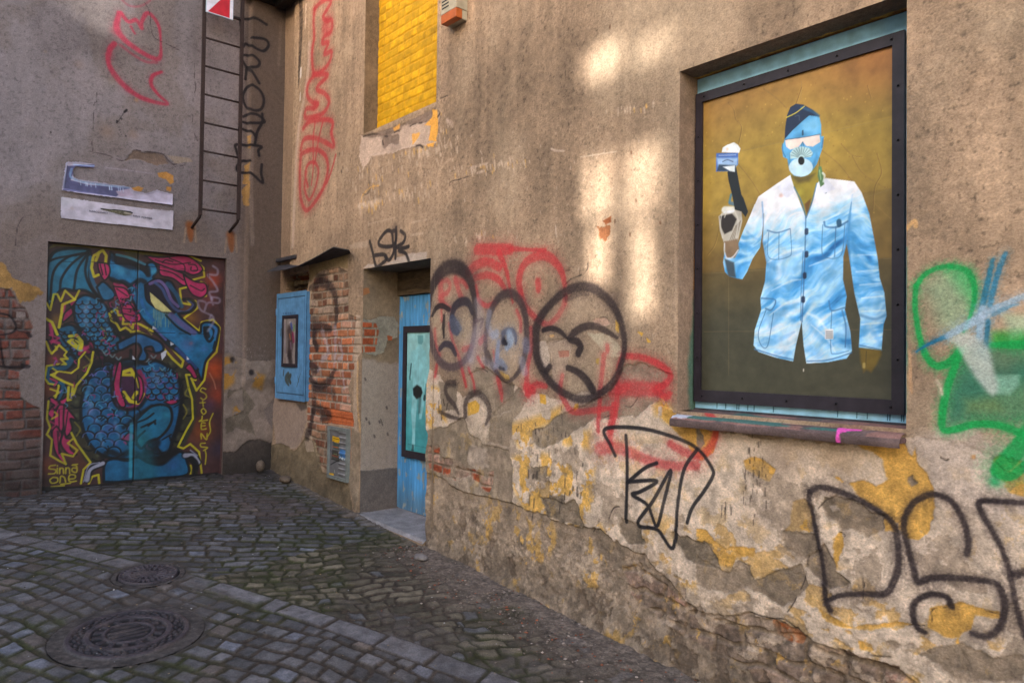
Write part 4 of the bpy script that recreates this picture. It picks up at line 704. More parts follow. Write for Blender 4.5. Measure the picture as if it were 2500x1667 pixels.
# head, ears, cap
P_.fill([(470, 300), (480, 240), (560, 200), (620, 170), (655, 190), (664, 230), (664, 290), (678, 290), (672, 350), (655, 400), (640, 440), (600, 490), (560, 505), (520, 500), (495, 470), (484, 410), (462, 400), (454, 350), (466, 320)], (84, 156, 206), soft=.002, curve=False)
P_.fill([(560, 220), (640, 190), (655, 230), (640, 270), (570, 270)], (118, 184, 226), soft=.015, a=.8); P_.fill([(500, 380), (490, 440), (520, 490), (560, 500), (500, 460)], (50, 112, 160), soft=.01, a=.7); P_.fill([(640, 380), (650, 400), (620, 470), (600, 480)], (50, 112, 160), soft=.01, a=.6)
P_.line([(458, 330), (460, 370), (474, 400)], 6, (40, 96, 140), .8); P_.line([(674, 300), (668, 350)], 6, (40, 96, 140), .8); P_.spray(560, 285, 22, (46, 104, 150), .5, 60)
P_.fill([(470, 305), (472, 250), (482, 180), (500, 135), (530, 117), (570, 122), (620, 150), (655, 185), (600, 180), (570, 205), (510, 260)], NAV, soft=.0015); P_.line([(560, 135), (620, 160), (650, 182)], 14, (40, 84, 120), .8, .5)
P_.line([(480, 190), (530, 165), (575, 130)], 5, (206, 190, 60), .95); P_.line([(525, 185), (545, 180), (548, 205)], 4, (70, 80, 100), .8)
P_.fill([(472, 310), (560, 298), (655, 280), (660, 320), (620, 345), (585, 342), (566, 318), (545, 345), (500, 362), (478, 345)], (214, 196, 190), soft=.0015); P_.line([(472, 308), (560, 297), (658, 280)], 4, (50, 60, 80), .9); P_.line([(566, 262), (566, 282)], 9, (20, 40, 60), .9); P_.line([(560, 340), (565, 320), (572, 340)], 4, (40, 60, 80), .8)
P_.fill([(500, 410), (498, 380), (520, 352), (560, 344), (600, 352), (620, 378), (610, 400), (560, 405)], (170, 200, 206), soft=.002); 
for k in range(11):
    a = math.pi * (.06 + .088 * k); P_.line([(560 + 18 * math.cos(a), 405 - 18 * math.sin(a)), (560 + 58 * math.cos(a), 400 - 54 * math.sin(a))], 3, (60, 84, 96), .8, .3, curve=False)
P_.fill([(556 + 64 * math.cos(t), 455 + 50 * math.sin(t)) for t in np.linspace(0, 6.1, 20)], (176, 206, 224), soft=.002); P_.spray(530, 440, 22, (214, 226, 234), .6)
P_.fill([(558 + 17 * math.cos(t), 420 + 23 * math.sin(t)) for t in np.linspace(0, 6.1, 14)], (20, 22, 26), soft=.002)
P_.line([(655, 405), (655, 450)], 4, (70, 70, 40), .9); P_.fill([(650, 450), (665, 450), (675, 500), (680, 545), (660, 560), (645, 500)], (78, 112, 74), soft=.002); P_.line([(672, 485), (682, 500), (676, 530)], 10, (206, 216, 214), .9); P_.line([(655, 470), (662, 520)], 5, (160, 190, 150), .8)
# raised hand with pistol and card
P_.fill([(118, 715), (150, 690), (200, 680), (240, 690), (245, 740), (225, 830), (215, 895), (160, 940), (148, 860), (125, 790)], (166, 160, 150), soft=.002); P_.fill([(150, 850), (220, 850), (212, 900), (165, 935)], (84, 62, 44), soft=.006)
P_.fill([(125, 715), (190, 700), (215, 730), (190, 790), (150, 810), (130, 770)], (40, 34, 34), soft=.005); P_.line([(150, 680), (190, 680)], 34, (206, 210, 220), .9); P_.line([(180, 645), (200, 650)], 18, (60, 96, 130), .9); P_.line([(185, 600), (176, 640)], 12, (46, 110, 150), .9)
for k in range(4): P_.line([(235 - 8 * k, 740 + 8 * k), (205 - 10 * k, 850)], 5, (90, 78, 66), .7)
P_.fill([(165, 480), (212, 452), (228, 540), (240, 600), (252, 620), (275, 690), (262, 720), (240, 690), (205, 680), (190, 600), (172, 530)], (24, 30, 36), soft=.0015)
P_.fill([(106, 380), (222, 377), (222, 440), (205, 455), (205, 475), (105, 478)], (60, 96, 168), soft=.001); P_.fill([(108, 405), (220, 405), (218, 440), (200, 470), (120, 470)], (150, 180, 214), soft=.008, a=.9); P_.fill([(120, 440), (210, 445), (205, 475), (110, 475)], (26, 40, 54), soft=.005, a=.85); P_.fill([(140, 452), (205, 445), (205, 480), (180, 475)], (214, 222, 232), soft=.003); P_.line([(140, 425), (165, 415), (195, 425)], 5, (60, 70, 110), .8)
P_.line([(120, 392), (210, 389)], 4, (180, 196, 226), .8, curve=False)
P_.fill([(135, 375), (140, 350), (165, 335), (200, 322), (220, 335), (235, 355), (228, 378)], (214, 218, 230), soft=.002); P_.spray(165, 358, 10, (222, 170, 130), .7)
P_.fill([(150, 850), (220, 835), (228, 890), (205, 935), (160, 935)], (120, 98, 76), soft=.006); P_.line([(150, 860), (150, 905), (165, 938), (195, 930), (222, 895)], 7, (206, 212, 226), .9)
for Q in ([(135, 700), (128, 760), (140, 830)], [(160, 690), (150, 720)], [(205, 690), (222, 740), (212, 830)]): P_.line(Q, 7, (190, 186, 178), .8, .4)
# lower hand
P_.fill([(868, 1414), (982, 1426), (985, 1450), (960, 1500), (930, 1545), (905, 1530), (890, 1545), (872, 1480)], (100, 82, 34), soft=.008); P_.line([(905, 1430), (900, 1520)], 4, (56, 48, 28), .8); P_.line([(892, 1500), (892, 1515)], 16, (180, 160, 100), .7)
# little bar code tag
P_.fill([(684, 1314), (728, 1314), (728, 1367), (684, 1367)], (206, 206, 210), soft=.001)
for k in range(7): P_.line([(690, 1326 + k * 6), (724, 1326 + k * 6)], 2.2, (60, 60, 66), .8, curve=False)
P_.line([(570, 1527), (570, 1537)], 6, (214, 206, 196), .9)
P_.build('picture', M_PRINT, lambda U, V, H: np.stack([U, YF - .008 + 0 * U, V], -1), poster)
# rain streaks & dribbles on the blue boarding are real drips of darker paint
bm = bmesh.new()
for k in range(14):
    X = 5.02 + .95 * rs.rand(); tube(bm, [(X, WD - .001, 1.345), (X + .002, WD - .0015, 1.39 + .02 * rs.rand()), (X, WD - .001, 1.41)], [.002, .003, .001], 6)
ob('paint_drips', bm, grain('teal_drips', .5, .1, .001, 30, .1, rgb=(60, 110, 140)), bw)
# window sill: a worn painted stone slab
def sill_pt(x, y, Y): return on_right(x, y, Y)
ST, SN = WIN[2] + .004, 1.262
su = np.arange(4.962, 6.034, .006); sp = np.concatenate([np.linspace(0, .225, 40), .225 + np.linspace(.003, .034, 12)])
sS = Surf(su, sp, (88, 72, 70), None); fl = (slice(0, len(sp)), slice(0, len(su))); u, v = sS.uv(fl)
sS.c *= (1 + .5 * (fbm(u * 10, v * 20, 4, 5) - .5))[..., None]
sS.blend(fl, ss(.5, .56, fbm(u * 5, v * 14, 14, 4)) * (v < .225) * .8, (134, 96, 88)); sS.blend(fl, ss(.5, .56, fbm(u * 3 + 5, v * 9, 24, 4)) * (v < .21) * .8, (48, 96, 92))
sS.fill([(5.76, .14), (5.86, .14), (5.87, .19), (5.80, .215), (5.805, .28), (5.79, .28), (5.785, .22)], (206, 78, 160), raw=True, soft=.002); sS.fill([(4.96, .12), (5.06, .12), (5.05, .21), (4.93, .22)], (180, 176, 190), raw=True, rough=.01, a=.9)
def sill_pos(U, V, H):
    t = np.clip(V, 0, .225); d = np.clip(V - .225, 0, .034); n = .006 * (fbm(U * 14, V * 14, 5, 4) - .5)
    return np.stack([U, WD + .01 - t - .004 * np.sin(d / .034 * math.pi) + n, ST - .03 * (t / .225) - .5 * 0 - d + n - .012 * ss(.20, .225, t)], -1)
sill = empty('window_sill', (5.5, -.03, SN)); tag(sill, 'worn stone sill splashed with red, teal and pink paint under the big poster window', 'window sill')
sS.build('slab', M_WALL, sill_pos, sill)
solid('slab_core', (4.966, -.056, 1.274), (6.030, WD, 1.294), grain('sill_stone', .9, .6, .004, 60, .4, rgb=(96, 72, 72)), sill, .006)
# ------------------------------------------------------------------ door
door = empty('door', (2.3, ZD, .28)); par(door, right); door.location = Vector((2.3, ZD, .28))
dc = lambda x, y: on_right(x, y, ZD - .03)
DPU = np.arange(1.80, 2.80, .0055); DPV = np.arange(.27, 2.10, .0065)
D_ = Surf(DPU, DPV, (70, 132, 182), dc); fl = (slice(0, len(DPV)), slice(0, len(DPU))); u, v = D_.uv(fl)
gr = (u - 1.80) % .082; D_.h -= .010 * np.exp(-((gr - .041) / .006) ** 2); gr2 = (u - 1.8) % .027; D_.h -= .003 * np.exp(-((gr2 - .013) / .003) ** 2)
D_.c *= (1 + .25 * (fbm(u * 20, v * 2, 5, 4) - .5))[..., None]; D_.blend(fl, ss(.62, .72, fbm(u * 18, v * 6, 15, 4)) * .5, (56, 116, 166))
D_.blend(fl, ss(.55, .28, v + .12 * (fbm(u * 6, v * 4, 16, 3) - .5)) * .45, (84, 84, 84)); D_.blend(fl, ss(.66, .70, fbm(u * 30, v * 14, 18, 4)) * .7, (150, 140, 128))
D_.build('door_leaf', M_WOOD, lambda U, V, H: np.stack([U, ZD - .03 - H, V], -1), right)
for o in [o for o in right.children if o.name.startswith('door_leaf')]: doorleaf = o
bpy.data.objects.remove(door)
solid('door_lintel', (1.803, ZD - .06, 2.102), (2.79, ZD, 2.30), grain('old_beam', .9, .6, .006, 30, .4, rgb=(92, 76, 58), stretch=(.4, 2, 2)), right, .004)
dpst = empty('door_poster', (2.25, ZD - .045, .8)); tag(dpst, 'tall teal poster of a pale figure in a black frame on the blue door', 'poster')
px0 = dc(991, 900)[0]; pz1 = dc(991, 797)[1]; pz0 = dc(985, 1112)[1]; YP = ZD - .052
px0 = max(px0, 1.812)
bm = bmesh.new()
for a, b in (((px0, YP - .012, pz0), (px0 + .05, YP + .01, pz1)), ((2.55, YP - .012, pz0), (2.6, YP + .01, pz1)), ((px0 + .0505, YP - .012, pz1 - .055), (2.5495, YP + .01, pz1)), ((px0 + .0505, YP - .012, pz0), (2.5495, YP + .01, pz0 + .06))): bx(bm, a, b)
ob('frame', bm, M_BLACKF, dpst)
Q_ = Surf(np.arange(px0 + .03, 2.57, .005), np.arange(pz0 + .03, pz1 - .02, .006), (92, 160, 168), lambda x, y: on_right(x, y, YP))
fl = (slice(0, len(Q_.V)), slice(0, len(Q_.U))); u, v = Q_.uv(fl); hh = ((v - pz0) / (pz1 - pz0))[..., None]
Q_.c = (np.array([60, 138, 146]) + (np.array([132, 178, 182]) - np.array([60, 138, 146])) * ss(.1, .9, hh)) / 255. * (1 + .15 * (fbm(u * 6, v * 3, 2, 4)[..., None] - .5))
Q_.T = Z5
SK = (122, 176, 184)
for Q in ([(843, 525), (868, 525), (870, 550), (862, 570), (868, 582), (884, 600), (890, 700), (886, 770), (874, 780), (876, 690), (870, 650), (866, 720), (872, 780), (874, 860), (862, 930), (852, 930), (850, 850), (842, 800), (838, 880), (832, 960), (830, 1050), (826, 1078), (812, 1076), (818, 1000), (812, 900), (818, 800), (822, 740), (826, 650), (820, 660), (818, 720), (806, 736), (804, 720), (808, 640), (812, 600), (838, 585), (846, 570), (842, 550)],): Q_.fill(Q, SK, soft=.006, var=.1)
Q_.fill([(843, 520), (870, 520), (871, 552), (862, 565), (846, 560)], (84, 136, 142), soft=.006); Q_.fill([(820, 780), (840, 762), (862, 775), (868, 800), (858, 825), (838, 832), (822, 812)], (22, 26, 28), soft=.01); Q_.fill([(848, 820), (862, 830), (856, 900), (846, 905)], (50, 84, 88), soft=.012, a=.7)
for Q, w in (([(856, 535), (855, 560)], .1), ([(856, 535), (855, 560)], .1)): Q_.line(Q, w, SK, .9, .35)
Q_.line([(848, 620), (848, 740)], 4, (110, 156, 164), .7, .6); Q_.line([(812, 660), (806, 720), (806, 735)], 8, (24, 60, 66), .9); Q_.line([(820, 1065), (818, 1082)], 16, (24, 50, 54), .8)
Q_.line([(878, 820), (876, 832)], 14, (14, 34, 38), .9); Q_.line([(795, 1052), (885, 1070)], 3, (40, 96, 104), .7); Q_.line([(885, 760), (880, 830)], 8, (30, 70, 76), .6)
Q_.build('picture', M_PRINT, lambda U, V, H: np.stack([U, YP + 0 * U, V], -1), dpst)
# door threshold slab
tu = np.arange(1.795, 2.80, .012); tv = np.arange(-.045, ZD + .01, .012)
TS = Surf(tu, tv, (128, 122, 124), None); u, v = TS.uv((slice(0, len(tv)), slice(0, len(tu)))); TS.c *= (1 + .4 * (fbm(u * 5, v * 5, 4, 5) - .5))[..., None]
th = empty('threshold', (2.3, .1, .2)); tag(th, 'worn grey concrete threshold slab in the doorway of the blue door', 'door step')
TS.build('slab_top', M_STONE, lambda U, V, H: np.stack([U, V, .272 - .03 * (U - 1.8) + .006 * (fbm(U * 8, V * 8, 3, 3) - .5) - .02 * ss(-.02, -.045, V)], -1), th)
solid('slab_body', (1.80, -.042, .0), (2.78, ZD, .232), M_PLASTER2, th, .01)
# =================================================================== GATE WALL (plane X=0)
GO = (-1.985, -.498, .3, 2.513)
GU = lines(-5.4, .07, lambda y: .0072 if y > -2.55 else .06, [GO[0], GO[1]])
GV = lines(0.0, 6.1, lambda z: .0075 if z < 5.35 else .05, [GO[3]])
G = Surf(GU, GV, (122, 113, 117), on_gate)
fl = (slice(0, len(GV)), slice(0, len(GU))); u, v = G.uv(fl)
G.c *= (1 + .26 * (fbm(u * 1.1, v * 1.1, 5, 4) - .5) + .26 * (fbm(u * 4, v * 4, 15, 5) - .5) + .14 * (fbm(u * 12, v * 2, 25, 3) - .5))[..., None]
G.blend(fl, ss(.42, .62, fbm(u * 1.6, v * 1.3, 45, 5)) * .5, (140, 131, 136)); G.blend(fl, ss(.5, .62, fbm(u * 2.6, v * 2.6, 46, 5)) * .35, (104, 92, 86)); G.c *= (1 - .14 * ss(.6, .75, fbm(u * 60, v * 60, 47, 3)))[..., None]
G.h += .004 * (fbm(u * 5, v * 5, 52, 4) - .5) + .010 * (fbm(u * .9, v * .9, 72, 2) - .5)
Z1 = (0, 0, .3827); Z2 = (0, 550, .4464); Z3 = (80, 560, .4274)
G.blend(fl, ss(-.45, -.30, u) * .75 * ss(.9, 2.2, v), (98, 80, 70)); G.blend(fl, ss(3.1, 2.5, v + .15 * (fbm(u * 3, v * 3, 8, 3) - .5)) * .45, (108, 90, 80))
G.T = Z1; G.halo = .15
# pilaster edge right of the ladder
pm = ss(-.325, -.300, u + .012 * (fbm(v * 4, v * 0, 4, 3) - .5)); G.h += .045 * pm * ss(1.2, 1.35, v); G.blend(fl, pm * .5 * ss(1.2, 1.6, v), (80, 66, 58))
G.line([(1590, 830), (1595, 1000), (1590, 1200), (1600, 1560)], 26, (132, 116, 108), .6, .5); G.line([(1780, 160), (1765, 420)], 18, (124, 104, 92), .5, .5)
for P in ([(1560, 1060), (1585, 1040), (1580, 1180), (1550, 1170)], [(1540, 1220), (1585, 1170), (1580, 1320), (1550, 1310)], [(1575, 870), (1592, 870), (1590, 960), (1578, 950)]): G.fill(P, (164, 122, 66), rough=.010, var=.2, a=.8)
# red spray
for P, w, a in (([(730, 280), (700, 320), (692, 400), (740, 490), (830, 580), (930, 635), (1068, 665), (1010, 605), (965, 540), (975, 485), (1030, 460)], [34, 34, 30, 38, 34, 30, 20, 20, 24, 24, 18], .82), ([(760, 85), (745, 180), (790, 250), (880, 320), (970, 370), (1020, 370), (1026, 280), (1010, 160), (945, 85), (905, 140), (905, 185), (870, 130), (820, 140), (770, 85)], [30, 40, 38, 32, 30, 26, 12, 20, 26, 24, 20, 26, 24, 30], .8), ([(770, 290), (850, 350), (930, 395), (1000, 400)], 18, .45), ([(780, 5), (830, 40), (900, 40), (960, 5)], 14, .3), ([(835, 170), (850, 200), (860, 215)], 14, .7)):
    G.line(P, w, (164, 44, 68), a, .5, speck=.15)
G.spray(740, 200, 40, (150, 60, 76), .5); G.spray(700, 360, 34, (150, 60, 76), .4); G.spray(820, 570, 34, (150, 60, 76), .35)
# black vertical lettering
K3 = (30, 26, 30)
for P in ([(1490, 112), (1540, 124), (1620, 128), (1688, 168)], [(1532, 130), (1540, 200), (1548, 260)], [(1600, 250), (1680, 262), (1702, 300), (1670, 336), (1620, 318), (1570, 282), (1550, 300)], [(1545, 352), (1600, 362), (1644, 405), (1628, 436), (1575, 430), (1545, 385)], [(1572, 436), (1565, 508)], [(1578, 438), (1612, 490), (1642, 540)], [(1600, 550), (1650, 590), (1672, 650), (1652, 706), (1600, 710), (1562, 670), (1550, 610), (1575, 560), (1600, 550)], [(1552, 745), (1590, 732), (1640, 745), (1676, 786), (1600, 792), (1550, 780)], [(1662, 735), (1660, 790), (1630, 850), (1615, 930)], [(1550, 826), (1600, 850), (1620, 880)], [(1642, 1000), (1638, 965), (1656, 942), (1580, 930), (1505, 924), (1508, 960), (1520, 1000)], [(1585, 1030), (1540, 1030), (1510, 1070), (1530, 1100), (1590, 1110), (1664, 1172), (1655, 1110), (1660, 1056)]):
    G.line(P, 17, K3, .95, .2)
G.halo = 0
# cracks, nicks
for P, w in (([(925, 20), (955, 80), (962, 170), (985, 240), (1060, 280), (1140, 320), (1200, 360), (1240, 400), (1240, 500), (1250, 560), (1232, 640), (1228, 780), (1240, 850), (1262, 900)], 4), ([(612, 540), (620, 640), (600, 670), (597, 800), (585, 880), (595, 980)], 3.5), ([(225, 1290), (190, 1340), (130, 1410), (108, 1470), (100, 1568)], 4), ([(300, 850), (310, 870)], 5), ([(500, 885), (580, 895)], 3), ([(597, 975), (680, 990), (740, 1015), (790, 1025), (850, 990), (850, 950)], 5), ([(850, 952), (880, 960), (920, 968), (970, 972), (1040, 985), (1070, 1020), (1110, 1050), (1180, 1025), (1225, 1025)], 8), ([(1110, 1065), (1180, 1055), (1250, 1065)], 4)):
    G.line(P, w, (46, 36, 40), .85, .4, depth=-.003)
G.line([(795, 715), (808, 703)], 14, (24, 22, 26), .9, .3); G.line([(790, 720), (765, 760), (748, 785)], 4, (30, 28, 32), .8); G.line([(747, 770), (746, 785)], 8, (24, 22, 26), .9); G.line([(775, 757), (777, 763)], 8, (24, 22, 26), .8); G.line([(755, 800), (775, 860)], 3, (40, 36, 40), .6); G.line([(802, 868), (804, 872)], 8, (24, 22, 26), .8); G.line([(322, 842), (324, 848)], 9, (40, 30, 34), .9)
for x, y, r, c, a in ((680, 840, 60, (132, 104, 88), .35), (850, 860, 40, (134, 104, 86), .35), (500, 410, 40, (132, 106, 94), .3), (290, 330, 14, (128, 108, 92), .4), (720, 520, 60, (118, 108, 92), .3), (870, 640, 16, (156, 120, 80), .6)): G.spray(x, y, r, c, a)
G.fill([(855, 960), (1040, 990), (1075, 1045), (1000, 1060), (860, 1010), (800, 1025)], (104, 88, 80), rough=.01, depth=-.008, var=.2, stain=.3)
G.fill([(1060, 990), (1210, 1010), (1225, 1030), (1120, 1045)], (136, 122, 112), rough=.006, var=.1)
for P in ([(1005, 1105), (1060, 1098), (1105, 1120), (1108, 1165), (1085, 1175), (1060, 1145), (1015, 1130)], [(835, 1200), (880, 1188), (915, 1200), (900, 1222), (840, 1220)], [(1060, 1190), (1095, 1195), (1090, 1225), (1060, 1215)]): G.fill(P, (166, 120, 66), rough=.003, var=.15)
G.line([(668, 1070), (800, 1085), (980, 1110)], 7, (150, 140, 156), .7, .5, dry=.3)
for x, y in ((1210, 1435), (1470, 1500)):
    G.line([(x, y), (x + 5, y + 60), (x + 8, y + 100)], [50, 40, 20], (126, 66, 30), .8, .6); G.line([(x - 25, y + 20), (x - 35, y + 110)], 12, (146, 122, 104), .7, .5); G.line([(x + 35, y), (x + 40, y + 110)], 10, (146, 122, 104), .7, .5)
# lower part: pale coat, yellow scraps, exposed brick far left
G.T = Z2
G.fill([(1235, 690), (1300, 720), (1360, 740), (1500, 735), (1500, 940), (1440, 1010), (1520, 1190), (1460, 1195), (1400, 1170), (1290, 1250), (1200, 1260), (1190, 900)], (124, 108, 100), rough=.012, var=.22, depth=-.004, stain=.25)
for P, th in (([(1370, 800), (1440, 820), (1430, 900), (1380, 880)], .4), ([(1200, 700), (1290, 740), (1280, 860), (1210, 920)], .5), ([(1280, 980), (1350, 1000), (1330, 1050), (1280, 1040)], .5)):
    q = G.at(P)[:, :2]; sl, uu, vv, d = G.sdf(q, .05); m = ss(-.03, .03, d) * ss(th, th + .03, fbm(uu * 12, vv * 12, 91, 5, .6)); G.blend(sl, m * .9, (160, 112, 48))
G.fill([(1240, 950), (1330, 880), (1330, 1010), (1230, 1060), (1240, 1140), (1300, 1100), (1400, 1150), (1360, 1040), (1400, 980), (1340, 900), (1250, 900)], (100, 88, 78), rough=.015, var=.3, depth=-.006, stain=.3)
G.fill([(1195, 1240), (1290, 1235), (1350, 1180), (1420, 1165), (1470, 1190), (1520, 1190), (1560, 1380), (1190, 1380)], (74, 64, 60), rough=.014, var=.3, depth=-.012, stain=.3)
for x, y in ((1272, 735), (1366, 803)): G.line([(x, y - 2), (x + 1, y + 3)], 26, (24, 20, 24), .9, .5, depth=-.01)
for k in range(70): x = 1210 + 300 * rs.rand(); y = 640 + 200 * rs.rand(); G.line([(x, y), (x + 1, y + 6 * rs.rand() + 2)], 4, (146, 134, 130), .5)
G.fill([(-200, 180), (0, 205), (45, 250), (110, 310), (220, 350), (240, 370), (200, 395), (110, 430), (60, 345), (0, 350), (-200, 330)], (146, 112, 68), rough=.022, fq=14, var=.3, depth=-.003, stain=.3)
q = G.at([(-900, 340), (0, 345), (60, 350), (100, 430), (140, 460), (180, 560), (160, 640), (165, 760), (100, 800), (110, 940), (215, 1000), (228, 1070), (215, 1470), (-900, 1600)])[:, :2]
sl, uu, vv, d = G.sdf(q, .06); m = ss(-.004, .004, d + .02 * (fbm(uu * 14, vv * 14, 15, 4) - .5)); G.h[sl] -= .010 * m
G.bricks(sl, m, .0, .02, .25, .083, [(108, 62, 54), (100, 56, 48), (94, 64, 58), (114, 76, 66), (92, 68, 62)], (80, 71, 70), .014, .010, 33, wob=.008, face=.4)
m = m * ss(.52, .60, fbm(uu * 7, vv * 9, 133, 5, .6)) * .7; G.blend(sl, m, (112, 98, 96))
G.fill([(90, 470), (140, 475), (140, 510), (90, 515)], (128, 114, 112), rough=.003); G.fill([(-400, 1130), (60, 1100), (228, 1180), (215, 1480), (-400, 1560)], (86, 76, 76), rough=.05, fq=8, soft=.03, a=.55, var=.3)
for P, w in (([(0, 480), (60, 500), (90, 560), (60, 590), (0, 600)], 12), ([(0, 620), (10, 700), (20, 760)], 12), ([(0, 770), (60, 775), (155, 772), (120, 760)], [12, 16, 20, 12]), ([(155, 590), (165, 605)], 22), ([(80, 570), (150, 590)], 6)): G.line(P, w, K3, .85, .3)
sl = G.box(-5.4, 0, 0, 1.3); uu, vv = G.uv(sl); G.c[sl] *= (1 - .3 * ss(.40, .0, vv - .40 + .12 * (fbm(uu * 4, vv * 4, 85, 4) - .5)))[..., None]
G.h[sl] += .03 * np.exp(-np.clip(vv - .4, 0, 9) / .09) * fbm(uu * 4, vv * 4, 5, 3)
cut(G, (GO[0], GO[1], GO[2] - .3, GO[3]))
gb = empty('garage_building', (0, -2.5, 0)); tag(gb, 'tall grey plastered building with the dragon mural gate at the end of the yard', 'building')
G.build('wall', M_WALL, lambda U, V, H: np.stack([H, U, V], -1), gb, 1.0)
GX = -.07
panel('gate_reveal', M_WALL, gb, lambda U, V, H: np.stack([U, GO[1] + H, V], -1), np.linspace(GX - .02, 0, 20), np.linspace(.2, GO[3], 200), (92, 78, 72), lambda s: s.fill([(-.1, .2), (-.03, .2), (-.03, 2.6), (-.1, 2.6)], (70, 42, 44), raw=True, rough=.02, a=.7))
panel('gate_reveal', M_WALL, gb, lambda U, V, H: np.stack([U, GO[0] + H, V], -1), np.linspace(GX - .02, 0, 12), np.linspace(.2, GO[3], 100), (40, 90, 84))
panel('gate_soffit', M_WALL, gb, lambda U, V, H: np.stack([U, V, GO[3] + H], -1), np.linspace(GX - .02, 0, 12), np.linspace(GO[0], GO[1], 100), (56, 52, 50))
solid('body', (-5, -5.4, -.6), (-.1, .45, 6.05), M_CORE, gb)
solid('roof', (-5.2, -5.5, 6.1), (.02, .5, 6.22), M_DARK, gb)
# ---- dragon mural on the two gate leaves
MU = Surf(np.arange(GO[0] - .004, GO[1] + .008, .0048), np.arange(.36, GO[3] + .006, .0050), (66, 40, 42), lambda x, y: on_gate(x, y, GX))
fl = (slice(0, len(MU.V)), slice(0, len(MU.U))); u, v = MU.uv(fl); gx = (u - GO[0]) / (GO[1] - GO[0]); gy = (v - .4) / (GO[3] - .4)
MU.c *= (1 + .6 * (fbm(u * 4, v * 4, 3, 4) - .5))[..., None]
MU.T = Z3; MU.wk = 1.5
for x, y, r, c, a in ((1040, 800, 90, (190, 70, 24), .8), (1050, 950, 70, (170, 60, 34), .7), (960, 1150, 90, (130, 62, 24), .7), (1030, 290, 60, (180, 60, 34), .7), (1010, 400, 50, (120, 50, 50), .6), (900, 500, 60, (130, 84, 24), .7), (90, 900, 80, (140, 62, 34), .6), (120, 750, 60, (140, 60, 40), .5), (300, 700, 60, (90, 70, 30), .5), (250, 1250, 80, (120, 60, 34), .6), (80, 1350, 70, (130, 60, 40), .6), (280, 1350, 50, (96, 52, 30), .6), (140, 520, 50, (130, 96, 30), .6), (560, 130, 60, (60, 60, 20), .8), (1000, 600, 50, (90, 40, 60), .6), (1060, 1250, 60, (50, 50, 80), .5), (1010, 1000, 50, (60, 40, 70), .6), (280, 830, 60, (60, 54, 30), .6), (380, 1200, 40, (50, 44, 32), .7), (900, 1300, 40, (70, 50, 30), .6)): MU.spray(x, y, r, c, a)
TL = (30, 96, 124); TB = (34, 80, 120); DK = (12, 13, 20); PK = (166, 40, 88); YL = (190, 176, 36); LB = (72, 138, 170)
def shape(P, c, w=9, var=.25, soft=.004): MU.fill(P, c, soft=soft, var=var, curve=True); MU.line(list(P) + [P[0]], w, DK, .95, .3)
MU.fill([(85, 112), (140, 96), (300, 105), (560, 130), (700, 160), (760, 150), (700, 130), (400, 95), (120, 85)], (92, 86, 22), soft=.01, a=.8)
# olive vertebrae along the coils
for P in ([(235, 930), (300, 900), (330, 820)], [(240, 960), (245, 1060), (290, 1180), (340, 1290)], [(760, 770), (840, 820), (880, 920), (880, 1080), (830, 1200)]): MU.line(P, 66, (46, 46, 34), .95, .2)
for x, y in ((275, 915), (250, 985), (250, 1060), (280, 1140), (320, 1230), (370, 1290), (790, 765), (835, 830), (870, 930), (885, 1030), (850, 1120), (825, 1180)):
    MU.line([(x - 30, y + 20), (x, y + 34), (x + 32, y + 24)], 8, DK, .9); MU.spray(x, y, 16, (84, 84, 66), .7)
# wing
shape([(82, 420), (78, 260), (95, 170), (150, 118), (300, 112), (330, 150), (325, 290), (345, 350), (405, 405), (300, 350), (235, 350), (165, 345), (110, 420), (92, 440)], TL, 12)
MU.spray(200, 250, 60, (28, 110, 150), .6); MU.spray(290, 300, 40, (28, 110, 150), .5)
for P in ([(315, 130), (200, 160), (120, 240), (100, 400)], [(310, 130), (220, 200), (165, 280), (155, 350)], [(315, 135), (255, 230), (235, 340)], [(318, 140), (300, 240), (330, 330), (400, 410)], [(95, 180), (160, 160), (300, 140)]): MU.line(P, 9, DK, .95, .3)
MU.line([(330, 160), (340, 290), (410, 400)], 14, (34, 96, 134), .9)
# upper coil of scales
shape([(245, 400), (300, 375), (370, 400), (420, 440), (440, 500), (460, 580), (500, 620), (490, 690), (420, 705), (350, 680), (310, 640), (270, 570), (240, 500), (235, 440)], (22, 84, 120), 10)
shape([(150, 560), (210, 545), (260, 570), (300, 620), (290, 690), (250, 760), (200, 790), (190, 700), (150, 640), (135, 600)], (20, 76, 106), 9)
# big coil
shape([(350, 790), (470, 760), (560, 740), (640, 770), (700, 750), (780, 790), (840, 870), (850, 980), (830, 1100), (800, 1200), (760, 1290), (640, 1310), (500, 1310), (400, 1290), (330, 1230), (285, 1130), (275, 1010), (300, 900)], (20, 80, 124), 12)
def scales(poly, dx, dy, r, cols=(LB, (96, 110, 168), (30, 100, 150)), w=6, tilt=0.):
    q = np.array(poly, float); x0, y0 = q.min(0); x1, y1 = q.max(0); j = 0; y = y0
    while y < y1:
        x = x0 + (j % 2) * dx / 2
        while x < x1:
            c = False
            for a, b in zip(q, np.roll(q, -1, 0)):
                if (a[1] > y) != (b[1] > y) and x < (b[0] - a[0]) * (y - a[1]) / (b[1] - a[1]) + a[0]: c = not c
            if c:
                arc = [(x + r * math.cos(t + tilt), y + r * .85 * math.sin(t + tilt)) for t in np.linspace(math.pi * (0 if dy > 0 else 1), math.pi * (1 if dy > 0 else 2), 6)]
                MU.line([((a - x) * .82 + x, (b - y) * .82 + y) for a, b in arc], w * .8, cols[int(rs.rand() * len(cols))], .75, .5); MU.line(arc, w, DK, .95, .3)
            x += dx
        y += abs(dy); j += 1
